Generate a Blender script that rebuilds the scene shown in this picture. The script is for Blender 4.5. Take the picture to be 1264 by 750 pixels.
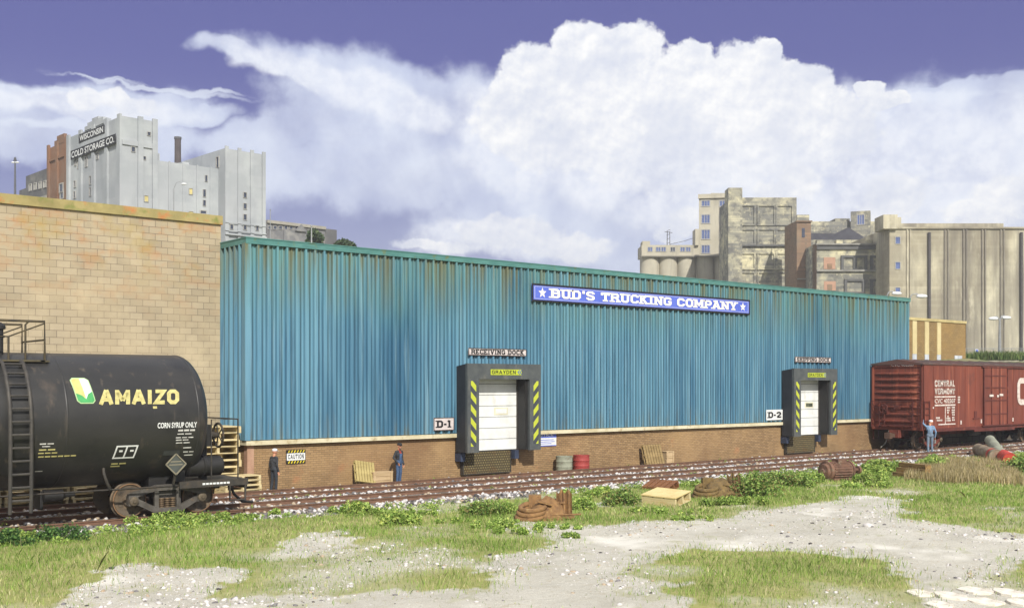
import bpy, bmesh, math, random
import numpy as np
from mathutils import Vector, Matrix
random.seed(7); RNG = np.random.default_rng(11)
for o in list(bpy.data.objects): bpy.data.objects.remove(o, do_unlink=True)
SC = bpy.context.scene; COL = SC.collection
R = math.radians; PI = math.pi

# ------------------------------------------------------------------ camera, sky, sun, exposure
YAW = R(50.415); CS, SN = math.cos(YAW), math.sin(YAW)
CX, CY, CZ = -18.43, -37.7, 4.0                 # X runs along the blue facade, Y into the building
F = 1356.0
cam_d = bpy.data.cameras.new('camera'); cam = bpy.data.objects.new('camera', cam_d); COL.objects.link(cam)
cam.location = (CX, CY, CZ); cam.rotation_euler = (R(90), 0, YAW - R(90))
cam_d.sensor_width = 36; cam_d.lens = 36 * F / 1264; cam_d.shift_y = 99 / 1264
cam_d.clip_start = .5; cam_d.clip_end = 6000
SC.camera = cam
SC.view_settings.view_transform = 'Standard'; SC.view_settings.look = 'None'
SC.view_settings.exposure = 0.22; SC.view_settings.gamma = 1; SC.view_settings.use_curve_mapping = False
SC.render.resolution_x = 1024; SC.render.resolution_y = 607

SUN_DIR = Vector((.42, 1.0, -.80)).normalized()   # direction the light travels
sun_d = bpy.data.lights.new('sun', 'SUN'); sun = bpy.data.objects.new('sun', sun_d); COL.objects.link(sun)
sun_d.energy = 4.6; sun_d.angle = R(.6); sun_d.color = (1, .955, .875)
sun.rotation_euler = SUN_DIR.to_track_quat('-Z', 'Y').to_euler(); sun.location = (0, -60, 60)
ELEV = math.asin(-SUN_DIR.z)

W = bpy.data.worlds.new('World'); SC.world = W; W.use_nodes = True
def build_world():
    nt = W.node_tree; nt.nodes.clear(); L = nt.links
    def N(t, **k):
        n = nt.nodes.new(t)
        for a, b in k.items(): setattr(n, a, b)
        return n
    def inp(n, i, v):
        if hasattr(v, 'is_linked') or isinstance(v, bpy.types.NodeSocket): L.new(v, n.inputs[i])
        else: n.inputs[i].default_value = v
    def m(op, a, b=0.0, c=None, clamp=False):
        n = N('ShaderNodeMath', operation=op, use_clamp=clamp); inp(n, 0, a); inp(n, 1, b)
        if c is not None: inp(n, 2, c)
        return n.outputs[0]
    def mixc(f, a, b):
        n = N('ShaderNodeMix', data_type='RGBA'); inp(n, 0, f); inp(n, 6, a); inp(n, 7, b); return n.outputs[2]
    def mulc(a, b):
        n = N('ShaderNodeMix', data_type='RGBA', blend_type='MULTIPLY'); inp(n, 0, 1.0); inp(n, 6, a); inp(n, 7, b); return n.outputs[2]
    def smooth(x, lo, hi):
        n = N('ShaderNodeMapRange', interpolation_type='SMOOTHSTEP'); inp(n, 0, x); inp(n, 1, lo); inp(n, 2, hi); return n.outputs[0]
    def comb(x, y, z=0.0):
        n = N('ShaderNodeCombineXYZ'); inp(n, 0, x); inp(n, 1, y); inp(n, 2, z); return n.outputs[0]
    def noise(v, sc, det, rough=.55, dist=0.0):
        n = N('ShaderNodeTexNoise'); L.new(v, n.inputs['Vector']); n.inputs['Scale'].default_value = sc
        n.inputs['Detail'].default_value = det; n.inputs['Roughness'].default_value = rough
        n.inputs['Distortion'].default_value = dist; return n.outputs[0]
    tc = N('ShaderNodeTexCoord')
    sky = N('ShaderNodeTexSky', sky_type='NISHITA'); sky.sun_disc = False
    sky.sun_elevation = ELEV; sky.sun_rotation = math.atan2(-SUN_DIR.x, -SUN_DIR.y); sky.air_density = 1; sky.dust_density = .6; sky.ozone_density = 3
    sp = N('ShaderNodeSeparateXYZ'); L.new(tc.outputs['Generated'], sp.inputs[0])
    x, y, z = sp.outputs
    # compass bearing and height angle of the view direction, in degrees from the street's own bearing
    fwd = m('ADD', m('MULTIPLY', x, CS), m('MULTIPLY', y, SN)); rgt = m('SUBTRACT', m('MULTIPLY', x, SN), m('MULTIPLY', y, CS))
    az = m('MULTIPLY', m('ARCTAN2', rgt, fwd), 180 / PI)
    el = m('MULTIPLY', m('ARCSINE', z), 180 / PI)
    P = comb(az, el)
    def deg(px, py):
        a = (px - 632) / F; e = (474 - py) / F
        return math.degrees(math.atan(a)), math.degrees(math.atan(e / math.sqrt(1 + a * a)))
    K = math.degrees(1 / F)
    def warp(sc, amt, seed):
        n = N('ShaderNodeTexNoise'); v = N('ShaderNodeVectorMath', operation='ADD'); L.new(P, v.inputs[0]); v.inputs[1].default_value = (seed, seed * 1.7, 0)
        L.new(v.outputs[0], n.inputs['Vector']); n.inputs['Scale'].default_value = sc; n.inputs['Detail'].default_value = 4
        s = N('ShaderNodeVectorMath', operation='SUBTRACT'); L.new(n.outputs['Color'], s.inputs[0]); s.inputs[1].default_value = (.5, .5, .5)
        q = N('ShaderNodeVectorMath', operation='SCALE'); L.new(s.outputs[0], q.inputs[0]); q.inputs['Scale'].default_value = amt
        a = N('ShaderNodeVectorMath', operation='ADD'); L.new(P, a.inputs[0]); L.new(q.outputs[0], a.inputs[1]); return a.outputs[0]
    def field(V, blobs):
        acc = None
        for (px, py, rx, ry, *t) in blobs:
            ax, ay = deg(px, py)
            s = N('ShaderNodeVectorMath', operation='SUBTRACT'); L.new(V, s.inputs[0]); s.inputs[1].default_value = (ax, ay, 0)
            v = s.outputs[0]
            if t:
                r = N('ShaderNodeVectorRotate', rotation_type='Z_AXIS'); L.new(v, r.inputs[0]); r.inputs['Angle'].default_value = R(t[0]); v = r.outputs[0]
            q = N('ShaderNodeVectorMath', operation='MULTIPLY'); L.new(v, q.inputs[0]); q.inputs[1].default_value = (1 / (rx * K), 1 / (ry * K), 0)
            ln = N('ShaderNodeVectorMath', operation='LENGTH'); L.new(q.outputs[0], ln.inputs[0])
            d = m('SUBTRACT', 1.0, ln.outputs['Value'])
            acc = d if acc is None else m('MAXIMUM', acc, d)
        return acc
    CUM = [(720,150,150,70),(860,170,190,80),(660,140,80,50),(1000,165,90,50),(665,95,58,42),(722,62,50,36),(775,65,55,36),(640,110,40,30),(735,110,115,66),(850,92,44,40),(925,88,52,42),(948,70,22,24),(900,125,115,55),
           (985,110,46,36),(1005,125,30,26),(1072,113,22,14),(1092,124,36,13),(790,150,170,70),(950,160,120,60)]
    CUM2 = [(985,225,34,26),(960,240,30,20),(1110,240,46,32),(1085,262,30,24),(1236,245,40,30),(1200,265,40,20),(842,272,22,24),(826,290,22,16),
           (605,284,52,22),(650,290,60,24),(700,306,70,22),(540,303,70,9),(108,124,27,14),(140,122,22,12),(170,134,30,14)]
    SOFT = [(900,250,420,110),(700,250,200,90),(1180,230,260,120),(1240,120,120,22),(60,170,240,40),(480,150,160,60,10),(330,76,95,15,9),(400,92,130,28,12),(500,118,150,44,14),(620,165,190,70,10),(800,190,260,100),(1080,180,260,72),(1240,150,150,42),(560,210,330,60),
            (1000,270,420,70),(60,136,190,26),(150,132,120,26),(215,145,80,16,-8),(330,172,110,34,-12),(420,160,120,40),(1180,120,160,14,-6)]
    SOFTR = [(760,185,220,75),(960,200,240,90),(1190,210,190,85),(640,150,110,50),(380,92,120,22,11),(480,125,110,30,14),(1130,260,250,60),(870,255,120,45),(110,135,130,18),(600,300,120,24)]
    STREAK = [(60,112,120,5),(180,108,120,4,3),(260,114,50,4),(40,152,200,9),(1130,122,110,7),(120,98,60,3)]
    n_big = noise(P, .16, 6, .6); n_fine = noise(P, .75, 9, .64); n_mid = noise(P, .33, 5, .55)
    vw = warp(.30, 2.6, 3.1); vw2 = warp(.7, 1.1, 8.2)
    stretch = N('ShaderNodeVectorMath', operation='MULTIPLY'); L.new(P, stretch.inputs[0]); stretch.inputs[1].default_value = (.35, 1.6, 1)
    n_str = noise(stretch.outputs[0], .5, 6, .6)
    bill = N('ShaderNodeTexVoronoi', feature='SMOOTH_F1'); L.new(vw2, bill.inputs['Vector']); bill.inputs['Scale'].default_value = .85; bill.inputs['Smoothness'].default_value = .4
    fc = m('ADD', field(vw2, CUM), m('ADD', m('ADD', m('MULTIPLY', m('SUBTRACT', n_fine, .5), .46), m('MULTIPLY', m('SUBTRACT', noise(P, 2.4, 8, .66), .5), .26)), m('MULTIPLY', m('SUBTRACT', .35, bill.outputs['Distance']), .15)))
    fc2 = m('ADD', field(vw2, CUM2), m('ADD', m('MULTIPLY', m('SUBTRACT', n_fine, .5), .75), m('MULTIPLY', m('SUBTRACT', .35, bill.outputs['Distance']), .2)))
    fs = m('ADD', field(vw, SOFT), m('MULTIPLY', m('SUBTRACT', n_mid, .5), .9))
    ft = m('ADD', field(vw2, STREAK), m('MULTIPLY', m('SUBTRACT', n_str, .55), 2.2))
    a_c = smooth(fc, .0, .16); a_c2 = m('MULTIPLY', smooth(fc2, .0, .34), .82)
    a_s = m('MULTIPLY', smooth(fs, -.08, .34), m('ADD', .62, m('MULTIPLY', smooth(n_big, .25, .6), .38)))
    a_t = m('MULTIPLY', smooth(ft, -.1, .7), .75)
    # clear sky: Nishita, its hue shifted to the violet of the photograph, paling to lilac near the horizon
    up = smooth(el, 1.0, 16.5)
    tint = mixc(up, SKY_LOW, SKY_HIGH)
    base = mixc(.68, mulc(sky.outputs[0], (.72, .50, .62, 1)), tint)
    shade = m('ADD', m('MULTIPLY', smooth(n_mid, .3, .68), .6), m('MULTIPLY', smooth(fs, .15, 1.0), .35), clamp=True)
    veil = mixc(shade, CL_DARK, CL_MID)
    col = mixc(a_s, base, veil)
    col = mixc(a_t, col, CL_MID)
    away = m('MAXIMUM', smooth(m('ABSOLUTE', az), 32.0, 50.0), smooth(el, 26.0, 40.0)); col = mixc(m('MULTIPLY', away, m('ADD', .45, m('MULTIPLY', smooth(n_big, .35, .6), .5))), col, CL_PALE)   # pale broken cloud added over the unseen sky to whiten the fill light
    fr = m('ADD', field(vw, SOFTR), m('MULTIPLY', m('SUBTRACT', n_mid, .5), .8)); col = mixc(m('MULTIPLY', smooth(fr, -.05, .4), m('ADD', .32, m('MULTIPLY', smooth(n_fine, .33, .66), .5))), col, CL_PALE)
    # cumulus: lit billows against bluish hollows
    off = N('ShaderNodeVectorMath', operation='ADD'); L.new(P, off.inputs[0]); off.inputs[1].default_value = (-.16, .30, 0)
    n_up = noise(off.outputs[0], .75, 9, .64); n_soft = noise(P, .30, 4, .5); relief = m('ADD', m('MULTIPLY', m('SUBTRACT', n_fine, n_up), 1.5), .70)
    lit = m('MULTIPLY', relief, m('ADD', .55, m('MULTIPLY', smooth(n_soft, .35, .62), .6)), clamp=True)
    cumc = mixc(lit, CL_HOLLOW, CL_WHITE)
    edge = m('MULTIPLY', a_c, m('SUBTRACT', 1.0, m('MULTIPLY', smooth(m('SUBTRACT', 12.2, el), -1.0, 3.6), .85)))
    col = mixc(edge, col, cumc)
    col = mixc(a_c2, col, cumc)
    bg = N('ShaderNodeBackground'); L.new(col, bg.inputs[0]); bg.inputs[1].default_value = .1
    out = N('ShaderNodeOutputWorld'); L.new(bg.outputs[0], out.inputs[0])
def lin(c):
    return tuple(((v / 255) / 12.92 if v / 255 <= .04045 else ((v / 255 + .055) / 1.055) ** 2.4) for v in c)
def sky8(c, k=7.6): return tuple(v * k for v in lin(c)) + (1,)
SKY_LOW = sky8((190, 202, 232), 8.2); SKY_HIGH = sky8((102, 104, 180), 7.5); CL_DARK = sky8((200, 209, 237), 8.6); CL_MID = sky8((228, 235, 250), 8.9); CL_HOLLOW = sky8((214, 222, 243), 8.2); CL_PALE = sky8((242, 245, 252), 9.3); CL_WHITE = sky8((255, 255, 255), 9.0)
build_world()
SC.cycles.use_denoising = True

# ------------------------------------------------------------------ measuring helpers
def ray(x, y):
    a = (x - 632) / F; return (CS + SN * a, SN - CS * a, -(y - 474) / F)
def pl(x, y, n):                                   # point where the sight line meets the plane Y = n
    r = ray(x, y); s = (n - CY) / r[1]; return (CX + s * r[0], CZ + s * r[2])
def gd(x, y, z=0.0):                               # ... meets the ground
    r = ray(x, y); s = (z - CZ) / r[2]; return (CX + s * r[0], CY + s * r[1])
def at(x, y, s):                                   # ... at distance s
    r = ray(x, y); return Vector((CX + s * r[0], CY + s * r[1], CZ + s * r[2]))

# ------------------------------------------------------------------ object helpers
def tag(o, label=None, cat=None, group=None, kind=None):
    if label: o['label'] = label
    if cat: o['category'] = cat
    if group: o['group'] = group
    if kind: o['kind'] = kind
    return o
def empty(name, loc, rz=0.0, label=None, cat=None, group=None):
    o = bpy.data.objects.new(name, None); COL.objects.link(o); o.location = loc; o.rotation_euler = (0, 0, rz)
    o.empty_display_size = .2
    return tag(o, label, cat, group)
def copy_tree(o, parent=None):
    c = o.copy(); COL.objects.link(c)
    if parent: c.parent = parent
    for ch in list(o.children): copy_tree(ch, c)
    return c
class MB:
    def __init__(s): s.v = []; s.f = []; s.m = []
    def add(s, vs, fs, mi=0):
        b = len(s.v); s.v += [tuple(p) for p in vs]
        for f in fs: s.f.append(tuple(b + i for i in f)); s.m.append(mi)
        return s
    def box(s, x0, x1, y0, y1, z0, z1, mi=0):
        vs = [(x, y, z) for z in (z0, z1) for y in (y0, y1) for x in (x0, x1)]
        return s.add(vs, [(0,2,3,1),(4,5,7,6),(0,1,5,4),(2,6,7,3),(0,4,6,2),(1,3,7,5)], mi)
    def beam(s, p, q, w, h, mi=0, up=(0, 0, 1)):
        p, q = Vector(p), Vector(q); d = (q - p).normalized(); u = Vector(up)
        if abs(d.dot(u)) > .98: u = Vector((1, 0, 0))
        a = d.cross(u).normalized(); b = a.cross(d).normalized()
        vs = [c + a * (sx * w / 2) + b * (sy * h / 2) for c in (p, q) for sy in (-1, 1) for sx in (-1, 1)]
        return s.add(vs, [(0,1,3,2),(4,6,7,5),(0,4,5,1),(2,3,7,6),(0,2,6,4),(1,5,7,3)], mi)
    def cyl(s, p, q, r0, r1=None, seg=14, mi=0, caps=True):
        return s.lathe(p, Vector(q) - Vector(p), [(0, r0), (1, r0 if r1 is None else r1)], seg, mi, caps)
    def lathe(s, p, d, prof, seg=18, mi=0, caps=True):
        p, d = Vector(p), Vector(d); dn = d.normalized(); u = Vector((0, 0, 1)) if abs(dn.z) < .9 else Vector((1, 0, 0))
        a = dn.cross(u).normalized(); b = dn.cross(a)
        vs = []
        for t, r in prof:
            for i in range(seg):
                w = 2 * PI * i / seg; vs.append(p + d * t + a * (r * math.cos(w)) + b * (r * math.sin(w)))
        fs = [(k * seg + i, k * seg + (i + 1) % seg, (k + 1) * seg + (i + 1) % seg, (k + 1) * seg + i) for k in range(len(prof) - 1) for i in range(seg)]
        if caps:
            fs.append(tuple(range(seg - 1, -1, -1))); fs.append(tuple((len(prof) - 1) * seg + i for i in range(seg)))
        return s.add(vs, fs, mi)
    def tube(s, pts, r, seg=7, mi=0):
        pts = [Vector(p) for p in pts]; vs = []; n = len(pts); a = None
        for k, p in enumerate(pts):
            d = (pts[min(k + 1, n - 1)] - pts[max(k - 1, 0)]).normalized()
            if a is None:
                u = Vector((0, 0, 1)) if abs(d.z) < .9 else Vector((1, 0, 0)); a = d.cross(u).normalized()
            else: a = (a - d * a.dot(d)).normalized()
            b = d.cross(a)
            for i in range(seg):
                w = 2 * PI * i / seg; vs.append(p + a * (r * math.cos(w)) + b * (r * math.sin(w)))
        fs = [(k * seg + i, k * seg + (i + 1) % seg, (k + 1) * seg + (i + 1) % seg, (k + 1) * seg + i) for k in range(n - 1) for i in range(seg)]
        fs += [tuple(range(seg - 1, -1, -1)), tuple((n - 1) * seg + i for i in range(seg))]
        return s.add(vs, fs, mi)
    def torus(s, c, ax, R0, r, seg=24, ss=8, mi=0):
        c, ax = Vector(c), Vector(ax).normalized(); u = Vector((0, 0, 1)) if abs(ax.z) < .9 else Vector((1, 0, 0))
        a = ax.cross(u).normalized(); b = ax.cross(a); vs = []
        for i in range(seg):
            w = 2 * PI * i / seg; d = a * math.cos(w) + b * math.sin(w)
            for j in range(ss):
                q = 2 * PI * j / ss; vs.append(c + d * (R0 + r * math.cos(q)) + ax * (r * math.sin(q)))
        fs = [(i * ss + j, i * ss + (j + 1) % ss, ((i + 1) % seg) * ss + (j + 1) % ss, ((i + 1) % seg) * ss + j) for i in range(seg) for j in range(ss)]
        return s.add(vs, fs, mi)
    def ball(s, c, r, mi=0, seg=12, rings=8, sz=1.0):
        prof = [(-math.cos(PI * k / rings) * r * sz, max(r * math.sin(PI * k / rings), 1e-4)) for k in range(rings + 1)]
        return s.lathe(c, (0, 0, 1), prof, seg, mi)
    def prism(s, poly, z0, z1, mi=0):              # plan polygon raised from z0 to z1
        n = len(poly); vs = [(p[0], p[1], z0) for p in poly] + [(p[0], p[1], z1) for p in poly]
        return s.add(vs, [tuple(range(n - 1, -1, -1)), tuple(range(n, 2 * n))] + [(i, (i + 1) % n, n + (i + 1) % n, n + i) for i in range(n)], mi)
    def build(s, name, mats, parent=None, smooth=None, loc=None, fix=True):
        me = bpy.data.meshes.new(name); me.from_pydata(s.v, [], s.f)
        for mt in (mats if isinstance(mats, (list, tuple)) else [mats]): me.materials.append(mt)
        if len(s.m): me.polygons.foreach_set('material_index', s.m)
        me.update()
        if fix:
            bm = bmesh.new(); bm.from_mesh(me); bmesh.ops.recalc_face_normals(bm, faces=bm.faces); bm.to_mesh(me); bm.free()
        if smooth:
            me.shade_smooth(); me.set_sharp_from_angle(angle=R(smooth))
        o = bpy.data.objects.new(name, me); COL.objects.link(o)
        if parent: o.parent = parent
        if loc is not None: o.location = loc
        return o

# ------------------------------------------------------------------ materials
MATS = {}
def mat(name, c1, c2=None, scale=3.0, rough=.8, metal=0.0, bump=0.0, bscale=None, stretch=(1, 1, 1), spots=None, spec=.4, amount=(.35, .65)):
    """c1 / c2: 0-255 colours mixed by noise in object space; spots: list of (colour, scale, lo, hi, stretch)."""
    if name in MATS: return MATS[name]
    mt = bpy.data.materials.new(name); mt.use_nodes = True; nt = mt.node_tree; L = nt.links; b = nt.nodes['Principled BSDF']
    b.inputs['Roughness'].default_value = rough; b.inputs['Metallic'].default_value = metal; b.inputs['Specular IOR Level'].default_value = spec
    tc = nt.nodes.new('ShaderNodeTexCoord')
    def nz(sc, st, det=5):
        mp = nt.nodes.new('ShaderNodeMapping'); L.new(tc.outputs['Object'], mp.inputs[0]); mp.inputs['Scale'].default_value = st
        n = nt.nodes.new('ShaderNodeTexNoise'); L.new(mp.outputs[0], n.inputs['Vector']); n.inputs['Scale'].default_value = sc; n.inputs['Detail'].default_value = det; n.inputs['Roughness'].default_value = .6
        return n.outputs[0]
    def mr(x, lo, hi):
        n = nt.nodes.new('ShaderNodeMapRange'); L.new(x, n.inputs[0]); n.inputs[1].default_value = lo; n.inputs[2].default_value = hi; return n.outputs[0]
    def mix(f, a, c):
        n = nt.nodes.new('ShaderNodeMix'); n.data_type = 'RGBA'; L.new(f, n.inputs[0])
        for i, v in ((6, a), (7, c)):
            if isinstance(v, tuple): n.inputs[i].default_value = v
            else: L.new(v, n.inputs[i])
        return n.outputs[2]
    col = lin(c1) + (1,)
    if c2 is None: c2 = tuple(max(0, v * .86) for v in c1)
    col = mix(mr(nz(scale, stretch), *amount), col, lin(c2) + (1,))
    for sp in (spots or []):
        c, sc, lo, hi = sp[:4]; st = sp[4] if len(sp) > 4 else (1, 1, 1)
        col = mix(mr(nz(sc, st), lo, hi), col, lin(c) + (1,))
    L.new(col, b.inputs['Base Color'])
    if bump:
        bp = nt.nodes.new('ShaderNodeBump'); bp.inputs['Strength'].default_value = bump; bp.inputs['Distance'].default_value = .03
        L.new(nz(bscale or scale * 4, (1, 1, 1), 6), bp.inputs['Height']); L.new(bp.outputs[0], b.inputs['Normal'])
    MATS[name] = mt; return mt
def brick_mat(name, c1, c2, mortar, bw, bh, ms, spots=(), rough=.9, bias=0.0, wash=None, bump=.4):
    """courses laid in the wall's own plane: horizontal coordinate X+Y, vertical Z (all walls are axis-aligned or nearly so)."""
    mt = bpy.data.materials.new(name); mt.use_nodes = True; nt = mt.node_tree; L = nt.links; b = nt.nodes['Principled BSDF']
    b.inputs['Roughness'].default_value = rough; b.inputs['Specular IOR Level'].default_value = .25
    tc = nt.nodes.new('ShaderNodeTexCoord'); sp = nt.nodes.new('ShaderNodeSeparateXYZ'); L.new(tc.outputs['Object'], sp.inputs[0])
    ad = nt.nodes.new('ShaderNodeMath'); L.new(sp.outputs[0], ad.inputs[0]); L.new(sp.outputs[1], ad.inputs[1])
    cb = nt.nodes.new('ShaderNodeCombineXYZ'); L.new(ad.outputs[0], cb.inputs[0]); L.new(sp.outputs[2], cb.inputs[1])
    br = nt.nodes.new('ShaderNodeTexBrick'); L.new(cb.outputs[0], br.inputs['Vector']); br.inputs['Scale'].default_value = 1
    br.inputs['Color1'].default_value = lin(c1) + (1,); br.inputs['Color2'].default_value = lin(c2) + (1,); br.inputs['Mortar'].default_value = lin(mortar) + (1,)
    br.inputs['Brick Width'].default_value = bw; br.inputs['Row Height'].default_value = bh; br.inputs['Mortar Size'].default_value = ms; br.inputs['Bias'].default_value = bias
    br.inputs['Mortar Smooth'].default_value = .2
    col = br.outputs[0]
    def nz(sc, st=(1, 1, 1)):
        mp = nt.nodes.new('ShaderNodeMapping'); L.new(tc.outputs['Object'], mp.inputs[0]); mp.inputs['Scale'].default_value = st
        n = nt.nodes.new('ShaderNodeTexNoise'); L.new(mp.outputs[0], n.inputs['Vector']); n.inputs['Scale'].default_value = sc; n.inputs['Detail'].default_value = 6; n.inputs['Roughness'].default_value = .62; return n.outputs[0]
    def mr(x, lo, hi):
        n = nt.nodes.new('ShaderNodeMapRange'); L.new(x, n.inputs[0]); n.inputs[1].default_value = lo; n.inputs[2].default_value = hi; return n.outputs[0]
    for s_ in spots:
        c, sc, lo, hi, amt = s_[:5]; st = s_[5] if len(s_) > 5 else (1, 1, 1); zr = s_[6] if len(s_) > 6 else None
        f = mr(nz(sc, st), lo, hi); mu = nt.nodes.new('ShaderNodeMath'); mu.operation = 'MULTIPLY'; L.new(f, mu.inputs[0]); mu.inputs[1].default_value = amt; f = mu.outputs[0]
        if zr:
            m2 = nt.nodes.new('ShaderNodeMath'); m2.operation = 'MULTIPLY'; L.new(f, m2.inputs[0]); L.new(mr(sp.outputs[2], *zr), m2.inputs[1]); f = m2.outputs[0]
        n = nt.nodes.new('ShaderNodeMix'); n.data_type = 'RGBA'; L.new(f, n.inputs[0]); L.new(col, n.inputs[6]); n.inputs[7].default_value = lin(c) + (1,); col = n.outputs[2]
    L.new(col, b.inputs['Base Color'])
    bp = nt.nodes.new('ShaderNodeBump'); bp.inputs['Strength'].default_value = bump; bp.inputs['Distance'].default_value = .02; bp.invert = True
    L.new(br.outputs['Fac'], bp.inputs['Height']); L.new(bp.outputs[0], b.inputs['Normal'])
    return mt
def stripe_mat(name, ca, cb, k, slope, ph=0.0):     # hazard striping printed diagonally on a sheet
    mt = bpy.data.materials.new(name); mt.use_nodes = True; nt = mt.node_tree; L = nt.links; b = nt.nodes['Principled BSDF']; b.inputs['Roughness'].default_value = .6
    tc = nt.nodes.new('ShaderNodeTexCoord'); sp = nt.nodes.new('ShaderNodeSeparateXYZ'); L.new(tc.outputs['Object'], sp.inputs[0])
    def mm(op, a, c):
        n = nt.nodes.new('ShaderNodeMath'); n.operation = op
        for i, v in enumerate((a, c)):
            if isinstance(v, (int, float)): n.inputs[i].default_value = v
            else: L.new(v, n.inputs[i])
        return n.outputs[0]
    t = mm('FRACT', mm('ADD', mm('MULTIPLY', mm('ADD', mm('MULTIPLY', sp.outputs[0], slope), sp.outputs[2]), k), ph), 0)
    f = mm('GREATER_THAN', t, .5)
    n = nt.nodes.new('ShaderNodeMix'); n.data_type = 'RGBA'; L.new(f, n.inputs[0]); n.inputs[6].default_value = lin(ca) + (1,); n.inputs[7].default_value = lin(cb) + (1,)
    L.new(n.outputs[2], b.inputs['Base Color']); return mt
def attr_mat(name, rough=.8, trans=0.0):            # colour per leaf / blade from a colour attribute
    mt = bpy.data.materials.new(name); mt.use_nodes = True; nt = mt.node_tree; b = nt.nodes['Principled BSDF']; b.inputs['Roughness'].default_value = rough
    b.inputs['Specular IOR Level'].default_value = .2
    a = nt.nodes.new('ShaderNodeAttribute'); a.attribute_name = 'tint'; nt.links.new(a.outputs['Color'], b.inputs['Base Color'])
    if trans:
        t = nt.nodes.new('ShaderNodeBsdfTranslucent'); nt.links.new(a.outputs['Color'], t.inputs[0]); ms = nt.nodes.new('ShaderNodeMixShader'); ms.inputs[0].default_value = trans
        nt.links.new(b.outputs[0], ms.inputs[1]); nt.links.new(t.outputs[0], ms.inputs[2]); nt.links.new(ms.outputs[0], nt.nodes['Material Output'].inputs[0])
    return mt
BLACK = mat('black_paint', (26, 26, 27), (36, 34, 32), 2, .55, bump=.08, bscale=30)
DARKSTEEL = mat('dark_steel', (52, 50, 47), (70, 64, 56), 6, .7, .2, bump=.15, bscale=40, spots=[((92, 70, 48), 5, .58, .75)])
RUSTRAIL = mat('rusty_rail', (118, 88, 70), (98, 74, 58), 4, .85, bump=.2, bscale=30)
RAILTOP = mat('worn_rail_head', (70, 62, 56), (96, 84, 74), 3, .5, .5)
WHITE = mat('white_paint', (222, 224, 222), (205, 206, 203), 3, .5)
PWHITE = mat('faded_white_paint', (205, 205, 200), (168, 165, 160), 9, .7)
PYEL = mat('faded_yellow_paint', (192, 184, 124), (166, 156, 98), 9, .75)
INK = mat('black_ink', (24, 24, 26), (30, 30, 32), 5, .7)

# ------------------------------------------------------------------ lettering
BF = {}
def bfont(txt):                                     # built-in sans outlines as flat polygons: (verts, faces), cap height 1
    if txt in BF: return BF[txt]
    cu = bpy.data.curves.new('t', 'FONT'); cu.body = txt; cu.size = 1; cu.resolution_u = 3; cu.offset = .022
    ob = bpy.data.objects.new('t', cu); COL.objects.link(ob)
    dg = bpy.context.evaluated_depsgraph_get(); me = bpy.data.meshes.new_from_object(ob.evaluated_get(dg))
    V = [(v.co.x, v.co.y) for v in me.vertices]; Fc = [tuple(p.vertices) for p in me.polygons]
    bpy.data.objects.remove(ob); bpy.data.meshes.remove(me)
    x0 = min(v[0] for v in V); x1 = max(v[0] for v in V); cap = .70
    y0 = 0 if min(v[1] for v in V) < .05 else 0
    V = [((a - x0) / cap, (b - y0) / cap) for a, b in V]
    BF[txt] = (V, Fc, (x1 - x0) / cap); return BF[txt]
def G(*s): return s
_l, _h, _m = .11, .89, .5
def oct_(x0, y0, x1, y1, c=.16): return [(x0+c,y0),(x1-c,y0),(x1,y0+c),(x1,y1-c),(x1-c,y1),(x0+c,y1),(x0,y1-c),(x0,y0+c),(x0+c,y0)]
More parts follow.
